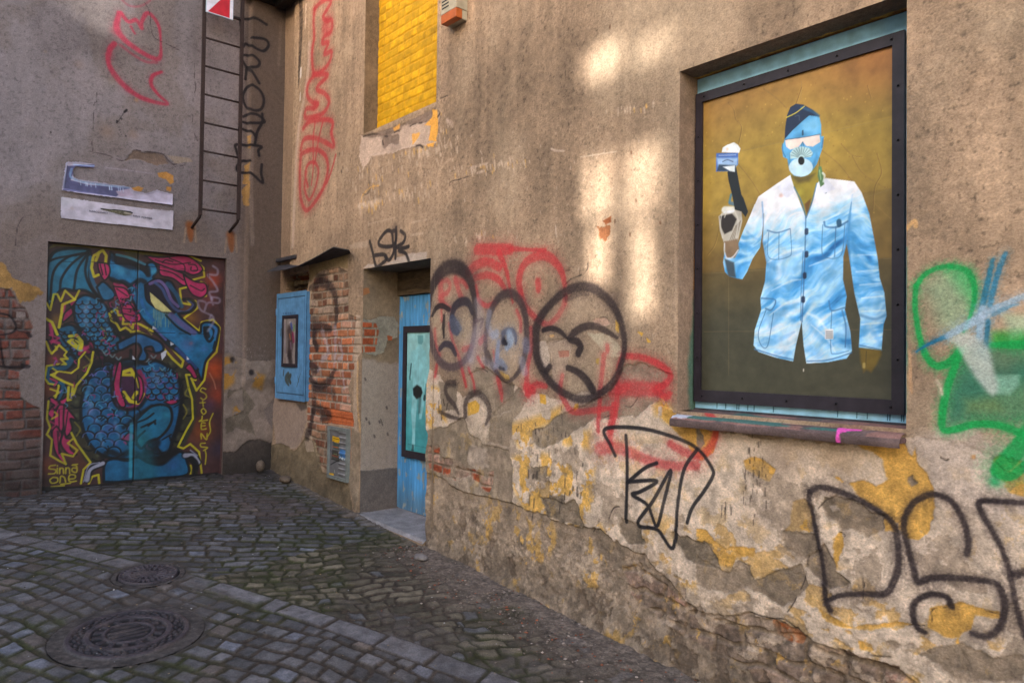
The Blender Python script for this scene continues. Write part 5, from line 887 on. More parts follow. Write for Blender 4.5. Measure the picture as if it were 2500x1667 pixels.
scales([(255, 410), (340, 385), (420, 440), (440, 520), (470, 600), (490, 680), (400, 695), (320, 640), (270, 570), (240, 480)], 44, 26, 24)
scales([(290, 900), (370, 790), (470, 790), (470, 960), (600, 1060), (560, 1240), (520, 1290), (400, 1290), (300, 1170), (280, 1030)], 74, -44, 40)
scales([(640, 790), (700, 760), (780, 800), (840, 890), (850, 990), (760, 960), (650, 960), (630, 860)], 50, 32, 28, (LB, (130, 80, 150)))
scales([(150, 570), (220, 560), (280, 600), (280, 680), (200, 700)], 34, 24, 20)
for x, y, r, c in ((300, 450, 30, (120, 150, 190)), (300, 530, 26, (100, 140, 180)), (430, 570, 22, (120, 160, 196)), (700, 850, 40, (110, 130, 180)), (330, 1040, 34, (130, 130, 180)), (360, 1090, 34, (90, 110, 170)), (440, 1130, 40, (90, 90, 160)), (430, 1210, 40, (34, 110, 160)), (330, 1000, 20, (150, 160, 196)), (380, 950, 40, (30, 110, 160)), (760, 830, 24, (110, 140, 180))): MU.spray(x, y, r, c, .5)
# tail at the left
MU.line([(220, 740), (180, 790), (100, 790), (85, 830), (110, 880), (170, 880), (165, 930), (145, 980)], [44, 34, 26, 26, 26, 26, 24, 18], DK, .95, .2); MU.line([(220, 740), (180, 790), (100, 790), (85, 830), (110, 880), (170, 880), (165, 930), (145, 980)], [26, 20, 14, 14, 14, 14, 12, 8], (26, 84, 118), .9, .3)
# pink tassel
for P in ([(150, 980), (185, 960), (215, 930), (190, 990), (170, 1010)], [(150, 985), (110, 960), (95, 970), (130, 1010)], [(120, 1000), (85, 1050), (110, 1090), (105, 1160), (135, 1120)], [(150, 1000), (120, 1080), (140, 1200), (180, 1110), (180, 1010)], [(180, 1000), (230, 1060), (250, 1090), (215, 1080), (225, 1140), (190, 1180), (175, 1100)], [(135, 1120), (110, 1160), (125, 1260), (160, 1320), (195, 1345), (150, 1250), (165, 1170)], [(180, 1150), (160, 1220), (200, 1280), (250, 1285), (215, 1250), (220, 1200), (190, 1190)]): shape(P, PK, 7, .2)
for P in ([(90, 520), (120, 560), (120, 610), (135, 640), (110, 660), (120, 690), (90, 640), (80, 630), (105, 620)], [(200, 410), (250, 400), (225, 440), (180, 480), (170, 530), (210, 500), (230, 470)], [(260, 680), (330, 640), (350, 690), (300, 720), (255, 720)], [(370, 700), (400, 700), (410, 730), (400, 790), (385, 740)], [(345, 720), (360, 730), (340, 740)]): shape(P, (132, 26, 72), 6, .2)
MU.fill([(470, 880), (490, 800), (560, 780), (620, 830), (630, 930), (590, 1000), (530, 1000), (480, 950)], (58, 26, 56), soft=.004, curve=True)
MU.line([(480, 760), (465, 860), (470, 950), (500, 1010), (560, 1020), (620, 970), (640, 880), (610, 810)], 16, (140, 30, 76), .9); MU.line([(455, 780), (445, 880), (455, 970), (490, 1030)], 6, DK, .9)
for P in ([(400, 1300), (440, 1270), (500, 1290), (560, 1270), (620, 1290), (700, 1260), (760, 1300), (830, 1260)], [(240, 900), (320, 830), (350, 780)], [(480, 600), (520, 590), (560, 600)]): MU.line(P, 22, DK, .8, .6)
# darker hollows between the coils, highlights, extra arcs
for P, w in (([(300, 720), (360, 760), (440, 745), (520, 770), (600, 760)], 26), ([(430, 520), (470, 560), (540, 610)], 20), ([(440, 420), (470, 500), (500, 560)], 16), ([(520, 1130), (560, 1100), (600, 1060), (680, 1010)], 16), ([(840, 860), (850, 980), (840, 1100), (800, 1200)], 20), ([(430, 790), (460, 880), (460, 960), (500, 1020), (600, 1020), (650, 960)], 14), ([(250, 560), (300, 640), (350, 700), (420, 720)], 18), ([(230, 620), (220, 700), (250, 750)], 12), ([(620, 330), (610, 400), (640, 460)], 12)):
    MU.line(P, w, DK, .85, .7)
for P in ([(320, 400), (300, 470), (310, 560)], [(400, 430), (420, 520)], [(680, 800), (720, 850), (700, 900)], [(330, 880), (300, 980)], [(380, 1160), (400, 1240)], [(470, 1100), (500, 1190)], [(560, 170), (620, 185)], [(470, 220), (540, 230), (600, 250)], [(900, 620), (960, 680), (990, 700)]): MU.line(P, 12, (130, 160, 196), .35, 1.)
for k in range(26): x = 290 + 230 * rs.rand(); y = 800 + 440 * rs.rand(); MU.spray(x, y, 14, (120, 110, 180) if k % 2 else (50, 140, 180), .45)
for P in ([(500, 420), (540, 425), (580, 440)], [(505, 510), (560, 520), (600, 515)], [(590, 545), (600, 570)], [(470, 310), (520, 320), (560, 350), (570, 390)], [(440, 390), (480, 380), (520, 395)], [(180, 430), (170, 470)], [(100, 540), (110, 600)], [(120, 640), (150, 650)], [(280, 690), (320, 670)]): MU.line(P, 13, (170, 44, 96), .9, .3)
for P in ([(500, 435), (545, 440), (585, 455)], [(510, 500), (560, 505), (605, 500)], [(520, 530), (570, 535)]): MU.line(P, 4, DK, .9)
for P in ([(180, 540), (230, 530), (270, 560)], [(150, 580), (190, 600), (220, 640)], [(170, 630), (200, 660)], [(190, 700), (230, 720)], [(700, 740), (730, 760)], [(650, 690), (690, 700), (720, 690)], [(520, 640), (600, 610)], [(500, 670), (560, 650)], [(760, 1040), (775, 1080)], [(650, 1240), (700, 1280), (760, 1270)], [(480, 1300), (520, 1280)], [(740, 1200), (790, 1170)], [(710, 1240), (740, 1290)], [(780, 1180), (800, 1230)]): MU.line(P, 6, DK, .9, .3)
for x, y in ((420, 705), (455, 715), (490, 730), (410, 690), (650, 740), (690, 720), (740, 790)): MU.line([(x - 14, y), (x, y + 14), (x + 14, y)], 6, (110, 140, 150), .7, .4)
# yellow flame outlines
for P, w in (([(78, 420), (100, 460), (120, 370), (140, 370), (160, 410), (185, 350), (240, 400), (265, 350)], 9), ([(240, 400), (170, 430), (165, 480), (150, 560)], 12), ([(75, 510), (110, 530), (140, 600)], 12), ([(75, 640), (95, 690), (110, 710), (150, 660), (195, 700), (180, 720), (200, 740), (160, 740), (190, 770), (140, 770), (80, 780), (68, 850), (90, 880), (150, 890), (140, 930), (130, 960)], 9), ([(210, 610), (250, 605), (280, 640), (275, 690), (240, 670), (205, 640)], 14), ([(225, 640), (270, 660)], 30), ([(105, 830), (150, 810), (220, 820), (260, 790), (265, 740), (300, 700)], 8), ([(105, 830), (180, 870), (230, 890), (220, 970), (200, 975), (205, 900)], 11), ([(345, 700), (335, 760), (310, 820), (250, 890), (230, 950)], 10), ([(90, 980), (80, 1080), (100, 1130), (80, 1170), (110, 1200), (100, 1290), (150, 1320), (190, 1340), (165, 1280), (230, 1295), (255, 1260), (200, 1220), (235, 1190), (220, 1160), (250, 1220), (330, 1330), (290, 1370), (275, 1450)], 9), ([(320, 1450), (340, 1410), (375, 1400), (380, 1450)], 10),
             ([(345, 160), (335, 220), (350, 270), (375, 260)], 12), ([(350, 150), (400, 120), (420, 150), (415, 200)], 12), ([(360, 180), (380, 130)], 12), ([(560, 580), (530, 560), (500, 575), (480, 540), (450, 520), (438, 480), (480, 450), (490, 490), (520, 490), (515, 540), (550, 540), (570, 565), (575, 530), (620, 545), (700, 590), (760, 640), (860, 750), (850, 785), (800, 740), (740, 670), (660, 610), (600, 580), (560, 585)], 10), ([(480, 870), (500, 820), (560, 800), (600, 860), (610, 900)], 16), ([(480, 850), (470, 920), (500, 980), (520, 930), (555, 980), (600, 990), (630, 940), (590, 930), (575, 960)], 16), ([(500, 830), (590, 830)], 14),
             ([(940, 190), (975, 220), (980, 270), (910, 290), (930, 325), (960, 300), (985, 310), (990, 380), (950, 385)], 9), ([(860, 130), (900, 155), (960, 180)], 9), ([(880, 330), (840, 340), (850, 420), (900, 430), (880, 400), (930, 410), (940, 450), (860, 510), (950, 580), (965, 530), (1030, 515), (1068, 560), (1060, 630), (1050, 700), (1000, 750), (980, 860), (935, 920), (905, 850), (930, 860), (940, 830), (875, 830), (890, 900), (910, 970), (915, 1080), (870, 1160), (830, 1240), (860, 1250), (900, 1225), (950, 1270), (965, 1390)], 9), ([(885, 1340), (890, 1390), (910, 1390), (900, 1350)], 12), ([(935, 1380), (935, 1390)], 10), ([(820, 260), (840, 280), (830, 290)], 14)):
    MU.line(P, w * .86, YL, .95, .2, curve=False)
for k in range(9):
    y = 600 + k * 62 + 10 * rs.rand(); MU.line([(95 + 40 * rs.rand(), y), (130 + 30 * rs.rand(), y + 18), (105 + 30 * rs.rand(), y + 40)], 7, YL if k % 2 else (168, 40, 92), .85, .3, curve=False)
for P in ([(300, 720), (330, 760), (290, 790)], [(390, 560), (420, 600), (390, 640)], [(700, 560), (660, 570), (680, 600)], [(890, 900), (870, 940), (900, 960)], [(860, 1000), (880, 1040), (860, 1080)], [(240, 1100), (270, 1140), (250, 1180)]): MU.line(P, 6, (120, 110, 40), .8, .3)
# head
HEAD = [(445, 130), (470, 150), (480, 195), (560, 200), (620, 230), (660, 260), (650, 200), (690, 190), (715, 235), (690, 280), (790, 300), (830, 400), (830, 480), (900, 550), (955, 590), (965, 540), (1010, 530), (1060, 560), (1055, 620), (1035, 690), (985, 760), (965, 860), (930, 790), (850, 720), (760, 650), (690, 570), (640, 525), (600, 470), (570, 400), (545, 330), (500, 300), (450, 290), (430, 240)]
MU.fill(HEAD, (26, 96, 140), soft=.004, var=.3); MU.line(HEAD + [HEAD[0]], 9, DK, .9, .3)
for x, y, r, c, a in ((500, 235, 40, (60, 140, 180), .8), (590, 260, 36, (40, 116, 160), .7), (690, 240, 20, (70, 150, 180), .8), (590, 380, 30, (40, 110, 170), .6), (880, 660, 50, (90, 100, 160), .5), (905, 650, 16, (150, 90, 110), .5), (980, 680, 30, (70, 100, 160), .5), (800, 600, 40, (40, 120, 180), .6), (400, 340, 30, (110, 140, 176), .7), (440, 370, 20, (40, 110, 150), .7), (1010, 590, 20, (60, 110, 160), .5)): MU.spray(x, y, r, c, a)
shape([(365, 330), (400, 300), (440, 330), (470, 370), (450, 400), (400, 400)], (32, 88, 124), 8)
MU.line([(470, 165), (560, 200), (640, 215), (660, 260)], [34, 40, 30, 20], (12, 16, 26), .9, .3); MU.line([(480, 145), (560, 165), (640, 200)], 10, (60, 140, 170), .8); MU.line([(450, 285), (490, 300), (520, 300), (560, 320), (610, 290), (640, 300)], 18, DK, .85, .4)
# eye and brow
shape([(640, 320), (700, 285), (770, 300), (820, 380), (840, 440), (800, 480), (740, 470), (690, 440), (650, 400)], (24, 20, 36), 8)
MU.line([(670, 310), (720, 295), (760, 330), (790, 400), (830, 440)], 12, (112, 92, 150), .9); MU.line([(700, 305), (740, 340), (770, 400), (820, 460), (880, 470), (920, 430), (890, 405)], 11, (60, 80, 130), .9); MU.line([(770, 310), (820, 370), (850, 440)], 16, (30, 84, 120), .8)
MU.line([(840, 480), (900, 470), (930, 430), (900, 400), (860, 400)], 12, DK, .9)
MU.fill([(668, 358), (700, 385), (740, 420), (795, 472), (740, 470), (700, 450), (675, 410)], (198, 188, 126), soft=.002)
for k in range(12): x = 690 + k * 8.5; MU.line([(x, 455 + 1 * k), (x, 500 + rs.rand() * 70)], 2.5, (150, 160, 120), .7, curve=False)
for P, w, c in (([(790, 490), (850, 540), (920, 590)], 22, (90, 80, 130)), ([(760, 490), (830, 560), (900, 600)], 8, DK), ([(620, 400), (640, 460), (690, 520)], 12, (30, 90, 150)), ([(700, 590), (800, 660), (900, 760), (940, 800)], 14, DK), ([(690, 560), (760, 630)], 8, (90, 90, 150)), ([(820, 680), (900, 760), (930, 790)], 14, (44, 70, 130)), ([(980, 560), (985, 610), (1010, 640), (1035, 600), (1025, 560), (990, 560)], 10, DK), ([(990, 580), (1000, 610)], 18, (10, 12, 20)), ([(1010, 545), (1045, 570), (1040, 610)], 10, (60, 110, 170)), ([(1040, 640), (1030, 680)], 6, DK)): MU.line(P, w, c, .9, .3)
for P in ([(685, 550), (708, 568), (682, 570)], [(785, 640), (808, 656), (788, 664)], [(878, 722), (895, 742), (880, 745)], [(730, 700), (765, 690), (760, 720), (738, 748)], [(555, 700), (590, 745), (560, 740)]): MU.fill(P, (190, 190, 204), soft=.002)
# pink hair and crest
for P in ([(640, 150), (740, 160), (860, 150), (930, 180), (970, 230), (920, 260), (860, 240), (790, 230), (700, 190)], [(720, 200), (800, 230), (870, 260), (900, 310), (860, 320), (800, 280), (730, 260)], [(860, 260), (930, 300), (985, 310), (995, 360), (960, 390), (910, 370), (880, 320)], [(370, 190), (430, 200), (440, 250), (410, 290), (380, 240)], [(460, 325), (530, 340), (555, 390), (510, 400), (560, 420), (500, 420)], [(500, 430), (560, 430), (590, 480), (610, 480), (615, 520), (560, 530), (520, 500)], [(640, 1230), (690, 1200), (660, 1230), (690, 1260), (650, 1260)], [(510, 1200), (550, 1160), (590, 1180), (560, 1210)], [(750, 985), (800, 970), (830, 985), (790, 1000)], [(460, 880), (490, 760), (510, 780), (500, 900), (530, 1000), (500, 1010), (470, 950)], [(590, 820), (625, 860), (630, 940), (600, 990), (610, 900)], [(870, 790), (900, 770), (940, 840), (920, 850), (900, 820)]): shape(P, PK, 6, .2)
for P in ([(700, 175), (800, 200), (900, 190)], [(720, 230), (800, 250), (860, 290)], [(890, 200), (930, 205), (940, 235), (905, 235), (905, 215)], [(900, 320), (960, 350), (980, 340)], [(780, 165), (860, 200), (870, 240)], [(385, 200), (400, 260)], [(410, 200), (420, 260)], [(480, 340), (540, 380)], [(505, 450), (600, 460)], [(515, 480), (600, 500)], [(150, 1030), (150, 1180)], [(200, 1040), (185, 1150)], [(140, 1150), (150, 1280)], [(740, 190), (760, 175), (800, 185)]): MU.line(P, 5, DK, .85, .3)
# arm with claws, thigh, feet
shape([(480, 650), (540, 620), (610, 595), (680, 620), (735, 650), (745, 690), (700, 705), (680, 670), (640, 680), (655, 720), (640, 750), (600, 745), (620, 690), (590, 650), (500, 690)], (30, 86, 134), 9)
MU.spray(600, 625, 26, (80, 110, 160), .5); MU.line([(560, 690), (560, 740)], 12, DK, .9)
shape([(590, 1090), (640, 1040), (680, 1010), (740, 1000), (785, 1020), (795, 1080), (770, 1140), (720, 1190), (660, 1210), (620, 1250), (590, 1200)], (24, 96, 130), 10)
for P in ([(600, 1100), (650, 1080), (690, 1050)], [(620, 1130), (690, 1100), (700, 1110)], [(640, 1150), (600, 1190), (590, 1230)], [(700, 1090), (660, 1120)]): MU.line(P, 8, DK, .9)
MU.spray(760, 1060, 26, (40, 130, 160), .6); MU.spray(620, 1210, 30, (40, 120, 120), .6)
shape([(405, 1440), (410, 1340), (460, 1310), (540, 1320), (600, 1300), (660, 1330), (740, 1340), (800, 1290), (850, 1270), (880, 1320), (880, 1400), (700, 1420), (500, 1440)], (24, 84, 124), 10)
MU.spray(480, 1380, 50, (30, 104, 150), .6); MU.spray(800, 1340, 50, (50, 90, 150), .6)
MU.line([(700, 1220), (660, 1280), (720, 1320), (800, 1270)], 40, DK, .85, .4); MU.line([(600, 1200), (620, 1300), (640, 1400)], 90, (26, 98, 112), .6, .5)
MU.line([(563, 1110), (560, 1250), (558, 1410)], 12, (56, 150, 176), .8, .4)
for P in ([(310, 1430), (330, 1370), (400, 1335)], [(870, 1290), (920, 1290), (945, 1330)]): MU.line(P, 26, DK, .95); MU.line(P, [18, 12, 16], (170, 168, 190), .9, .3)
for P in ([(290, 1440), (320, 1350), (380, 1330)], [(900, 1260), (940, 1290)]): MU.line(P, 5, (150, 150, 176), .8)
MU.line([(905, 1310), (930, 1340), (925, 1390)], 24, DK, .95)
# smoke
for P, w in (([(1000, 580), (1020, 550), (1035, 520), (1020, 490), (1010, 520), (1030, 500)], 9), ([(1020, 490), (960, 460), (945, 410), (990, 420), (980, 470), (1000, 420), (1060, 420), (1065, 395), (1020, 390), (1030, 430)], 8), ([(1025, 400), (1010, 360), (1055, 350), (1030, 300), (1000, 260), (1050, 260), (1055, 230), (1030, 210)], 9)): MU.line(P, w, (150, 140, 166), .65, .6)
MU.line([(1010, 820), (1035, 870), (1045, 910)], 5, (190, 130, 110), .6)
for k in range(150):                                       # fine loose linework over the coils and flames
    x, y = [(330 + 160 * rs.rand(), 420 + 260 * rs.rand()), (300 + 240 * rs.rand(), 800 + 460 * rs.rand()), (640 + 190 * rs.rand(), 760 + 300 * rs.rand()), (90 + 220 * rs.rand(), 560 + 480 * rs.rand()), (460 + 160 * rs.rand(), 320 + 220 * rs.rand())][k % 5]
    a = rs.rand() * 6.28; L = 12 + 20 * rs.rand(); c = [DK, DK, (70, 140, 176), (108, 96, 168), (158, 40, 92)][int(rs.rand() * 5)]
    MU.line([(x, y), (x + L * math.cos(a), y + L * math.sin(a)), (x + L * 1.2 * math.cos(a + .8), y + L * 1.2 * math.sin(a + .8))], [5, 4, 1.5], c, .8, .35)
# lettering
MU.wk = .95
YT = (172, 158, 40)
for P in ([(988, 912), (968, 905), (958, 922), (985, 938), (992, 958), (975, 972), (960, 962)], [(955, 990), (985, 988)], [(970, 980), (974, 1010)], [(975, 1020), (962, 1035), (975, 1055), (990, 1040), (975, 1020)], [(968, 1065), (965, 1085), (952, 1095), (998, 1088)], [(985, 1105), (965, 1105), (964, 1140), (990, 1138)], [(964, 1122), (985, 1120)], [(963, 1195), (962, 1165), (992, 1200), (996, 1165)], [(985, 1220), (960, 1222), (962, 1240), (998, 1245), (975, 1262)], [(1030, 1050), (1010, 1100), (1015, 1150), (1000, 1180)], [(985, 1262), (990, 1290), (985, 1340)]): MU.line(P, 8, YT, .95, .2)
for P in ([(130, 1345), (100, 1350), (95, 1365), (130, 1372), (125, 1392), (90, 1395)], [(140, 1362), (140, 1392)], [(140, 1348), (141, 1350)], [(153, 1393), (154, 1362)], [(154, 1372), (164, 1362), (174, 1368), (176, 1393)], [(188, 1393), (189, 1360)], [(189, 1370), (199, 1360), (209, 1366), (211, 1392)], [(255, 1340), (225, 1345), (250, 1350), (250, 1385), (225, 1380), (228, 1362), (250, 1362)],
          [(115, 1415), (98, 1430), (110, 1448), (140, 1440), (140, 1418), (115, 1415)], [(155, 1445), (160, 1410), (180, 1415), (188, 1442)], [(205, 1425), (240, 1420), (240, 1402), (212, 1402), (205, 1425), (215, 1440), (248, 1436)], [(105, 1468), (180, 1462)], [(160, 1455), (215, 1448)], [(110, 1475), (140, 1474)]): MU.line(P, 9, YT, .95, .2)
MU.wk = 1.
# dark kick strip, seams between leaves and panels
MU.fill([(30, 1470), (260, 1465), (590, 1430), (1060, 1385), (1060, 1460), (30, 1530)], (22, 20, 24), soft=.006, a=.85)
cut_u = on_gate(331.5, 900, GX)[0]
du = np.abs(u - cut_u); MU.h -= .010 * (du < .006); MU.c[du < .0045] *= .2
for P in ([(85, 185), (300, 185), (420, 190)], [(440, 195), (700, 215), (1000, 238)], [(1003, 238), (1003, 330)], [(590, 200), (585, 600)], [(85, 1030), (300, 1020)], [(600, 585), (1000, 600)]): MU.line(P, 4, (14, 14, 20), .7, .3, depth=-.003, curve=False)
lf = MU.hole.copy(); uc = (MU.U[:-1] + MU.U[1:]) / 2
MU.hole = np.repeat((uc > cut_u)[None, :], lf.shape[0], 0); MU.build('gate_leaf', M_SPRAYED, lambda U, V, H: np.stack([GX + H, U, V], -1), gb, .85)
MU.hole = ~MU.hole; MU.build('gate_leaf', M_SPRAYED, lambda U, V, H: np.stack([GX + H, U, V], -1), gb, .85)
# =================================================================== GROUND
gxl = np.concatenate([np.linspace(-60, -1, 12), lines(-.12, 6.4, lambda x: .0105 if x < 1.5 else (.0075 if x < 3.2 else .006)), np.linspace(6.5, 8, 8), np.linspace(10, 60, 8)])
gyl = np.concatenate([np.linspace(-60, -5, 10), np.linspace(-4.4, -3.2, 8), lines(-3.1, .06, lambda y: .0068), [.1, .3, 1, 10, 60]])
GD = Surf(gxl, gyl, (84, 82, 90), None); fl = (slice(0, len(gyl)), slice(0, len(gxl)))
u, v = GD.uv(fl)
MH1 = on_ground(315, 1541); MH2 = on_ground(363, 1399); R1, R2 = .352, .5 * math.dist(on_ground(278, 1399), on_ground(450, 1399)); print('manholes', MH1, MH2, R2)
KP = [(-1.2, -3.25), (1.03, -2.37), (1.7, -2.02), (2.25, -1.72), (2.84, -1.44), (3.6, -1.13), (4.47, -.83), (6.5, -.30)]
kx = np.array([p[0] for p in KP]); ky = np.array([p[1] for p in KP])
kk = np.interp(u, kx, ky); sl_ = np.interp(u, kx[:-1] + .5, np.diff(ky) / np.diff(kx)); kd = (v - kk) / np.sqrt(1 + sl_ ** 2)      # signed distance to the slab line
def setts(a, b, lw, lh, seed, wob, gap, irr=.25):
    a2 = a + wob * (fbm(a * 3.3, b * 3.3, seed, 3) - .5) * 2 + wob * .45 * (fbm(a * 14, b * 14, seed + 20, 2) - .5); b2 = b + wob * (fbm(a * 2.7 + 9, b * 2.7, seed + 1, 3) - .5) * 2 + wob * .45 * (fbm(a * 14 + 7, b * 14, seed + 21, 2) - .5)
    r0 = b2 / lh; r = np.floor(r0).astype(np.int64); x = a2 / lw + .37 * r + .5 * _h(r, r * 7, seed + 2)
    k = np.floor(x).astype(np.int64); e0 = k + irr * (_h(k, r, seed + 3) - .5); e1 = k + 1 + irr * (_h(k + 1, r, seed + 3) - .5)
    sh = x < e0; k = np.where(sh, k - 1, k); sh2 = x > e1; k = np.where(sh2, k + 1, k)
    e0 = k + irr * (_h(k, r, seed + 3) - .5); e1 = k + 1 + irr * (_h(k + 1, r, seed + 3) - .5)
    tlt = (.22 * (_h(k, r, seed + 9) - .5)) * (r0 - r - .5)
    dx = np.minimum(x - e0 + tlt, e1 - x - tlt) * lw; fy = r0 - r; in0 = .07 * _h(k, r, seed + 5); dy = np.minimum(fy - in0, 1 - in0 - fy) * lh
    rr = .009; qx = rr - dx; qy = rr - dy
    d = np.where((qx > 0) & (qy > 0), rr - np.hypot(np.maximum(qx, 0), np.maximum(qy, 0)), np.minimum(dx, dy)) - gap / 2
    d = d + .007 * (fbm(a * 38, b * 38, seed + 6, 3) - .5)
    return d, k, r
c45, s45 = math.cos(math.radians(50)), math.sin(math.radians(50))
A = u * c45 + v * s45; B = -u * s45 + v * c45                  # rows run obliquely across the yard
T1 = setts(A * .985 + B * .17, B * .985 - A * .17 + .05 * np.sin(A * 1.3), .150, .094, 5, .05, .012, .35)
cur = kd + .0; along = u * .92 + v * .38
T2 = setts(along + .10 * kd, kd - .09 * np.sin(along * 1.5) ** 2, .122, .112, 15, .035, .012, .34)
T3 = setts(A * .94 + B * .34, B * .94 - A * .34, .122, .092, 25, .10, .012, .6)
TK = setts(along, kd + .085, .30, .17, 35, .006, .012, .6)
near = ss(.02, -.02, kd + .08); kerb = ((np.abs(kd) < .084) & (u < 4.62)).astype(float)
brown = ss(2.45, 2.62, u + .25 * (v + 1.0) + .25 * (fbm(u * 2, v * 2, 8, 3) - .5)) * (kd > 0) * ss(-1.62, -1.55, v)
brown = np.maximum(brown, ss(4.2, 4.4, u) * (kd > 0)); w3 = brown > .5
d = np.where(kerb > .5, TK[0], np.where(near > .5, T2[0], np.where(w3, T3[0], T1[0]))); k = np.where(kerb > .5, TK[1], np.where(near > .5, T2[1], np.where(w3, T3[1], T1[1]))); r = np.where(kerb > .5, TK[2], np.where(near > .5, T2[2] + 500, np.where(w3, T3[2] + 900, T1[2])))
t = _h(k, r, 77); t2 = _h(k, r, 78); t3 = _h(k, r, 79)
stone = np.array([90, 87, 90]) * (.78 + .42 * t)[..., None]; stone = np.where(t2[..., None] > .86, np.array([100, 90, 86]) * (.85 + .3 * t)[..., None], stone)
stone = np.where((t3 > .93)[..., None], np.array([106, 106, 116]) * 1.0, stone)
stb = np.array([98, 89, 76]) * (.72 + .45 * t)[..., None]; stb = np.where(t2[..., None] > .88, np.array([96, 94, 96]) * (.85 + .3 * t)[..., None], stb)
warm = (ss(3.0, 5.0, u) * .35)[..., None]; stone = stone * (1 + warm * np.array([.25, .14, .0]))
stone = np.where(w3[..., None] & (kerb < .5)[..., None], stb, stone); stone = np.where(kerb[..., None] > .5, np.array([108, 103, 106]) * (.9 + .16 * t)[..., None], stone)
stone *= (1 + .5 * (fbm(u * 34, v * 34, 61, 4) - .5) + .25 * (fbm(u * 4, v * 4, 64, 3) - .5))[..., None]
wear = ss(.0, .012, d); stone *= (.92 + .08 * ss(.004, .022, d))[..., None]
moss = .7 * ss(.40, .66, fbm(u * 1.6 + 2, v * 1.6, 67, 4)) * (1 - ss(4.4, 5.2, u)) * (.55 + .45 * ss(.4, .6, fbm(u * 11, v * 11, 68, 3)))
joint = np.array([64, 54, 47]) * (.6 + .8 * fbm(u * 60, v * 60, 62, 3))[..., None]; joint = joint * (1 - moss[..., None]) + np.array([48, 52, 22]) * moss[..., None] * (.6 + .8 * fbm(u * 50, v * 50, 63, 2))[..., None]
GD.c = np.where(True, joint * (1 - wear[..., None]) + stone * wear[..., None], 0) / 255.
mo2 = ss(.60, .74, fbm(u * 5, v * 5, 69, 5)) * moss * ss(.05, .012, d); GD.blend(fl, np.clip(mo2 * .75, 0, 1), (54, 56, 32))
GD.h = ss(0, .008, d) * (.005 + .004 * t) + .006 * (t2 - .5) * wear + .005 * (fbm(u * 22, v * 22, 66, 4) - .5) * wear
GD.h += wear * .5 * ((_h(k, r, 80) - .5) * .05 * (np.mod(u * 9, 1) * 0 + fbm(u * 8, v * 8, 3, 2) - .5))
du_ = ss(.50, .70, fbm(u * 2.4, v * 2.4, 93, 5)) * (.35 + .4 * ss(.5, .65, fbm(u * 22, v * 22, 94, 3))); GD.blend(fl, du_ * (kd < .3), (86, 78, 76))
# dust and grit banked against the plaster building
wd = -v; gr = ss(.62, .10, wd + .38 * (fbm(u * 2.2, v * 2.2, 71, 4) - .5)) * ss(2.5, 3.0, u) * (1 - .35 * ss(4.6, 5.4, u))
gr = np.clip(np.maximum(gr, ss(.16, .03, wd + .1 * (fbm(u * 5, v * 5, 73, 3) - .5)) * .85), 0, 1); gr = gr * (.72 + .28 * ss(.35, .55, fbm(u * 9, v * 9, 74, 3)))
grc = np.array([108, 94, 86]) * (.62 + .75 * fbm(u * 70, v * 70, 72, 3))[..., None]; sp = ss(.70, .76, vn(u * 85, v * 85, 75)); grc = grc * (1 - sp[..., None] * .6) + np.array([150, 134, 124]) * sp[..., None] * .6
a_ = gr[..., None]; GD.c = GD.c * (1 - a_) + grc / 255. * a_; GD.h = GD.h * (1 - .75 * gr) + gr * (.012 + .008 * fbm(u * 40, v * 40, 76, 3) + .012 * fbm(u * 3, v * 3, 81, 2))
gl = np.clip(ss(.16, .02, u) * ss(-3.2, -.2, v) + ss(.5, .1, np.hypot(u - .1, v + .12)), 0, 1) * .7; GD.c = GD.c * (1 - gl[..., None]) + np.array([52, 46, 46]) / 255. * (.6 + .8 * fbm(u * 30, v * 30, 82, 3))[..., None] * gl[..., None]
patch = ss(.42, .10, np.abs(wd - .5)) * ss(.50, .62, fbm(u * 1.4 + 3, v * 1.4, 91, 3)) * (u < 2.6) * .45; GD.c = GD.c * (1 - patch[..., None]) + np.array([84, 70, 70]) / 255. * patch[..., None] * (.7 + .6 * fbm(u * 30, v * 30, 83, 3))[..., None]
for (cx, cy), rad in ((MH1, R1), (MH2, R2)):
    dd = np.hypot(u - cx, v - cy); m = ss(rad + .006, rad - .012, dd); GD.h = GD.h * (1 - m) - .03 * m; m2 = ss(rad + .06, rad - .005, dd + .05 * (fbm(u * 12, v * 12, 55, 3) - .5)) * .85; GD.blend(fl, m2, (66, 58, 54)); GD.h *= (1 - .5 * m2)
GD.h -= .06 * ((v > -.03) & (u > DOOR[0] + .03) & (u < DOOR[1] - .03))
GD.c = GD.c * .86
gobj = GD.build('ground', M_STONE, lambda U, V, H: np.stack([U, V, gz(U) + H - .012], -1)); tag(gobj, kind='structure')
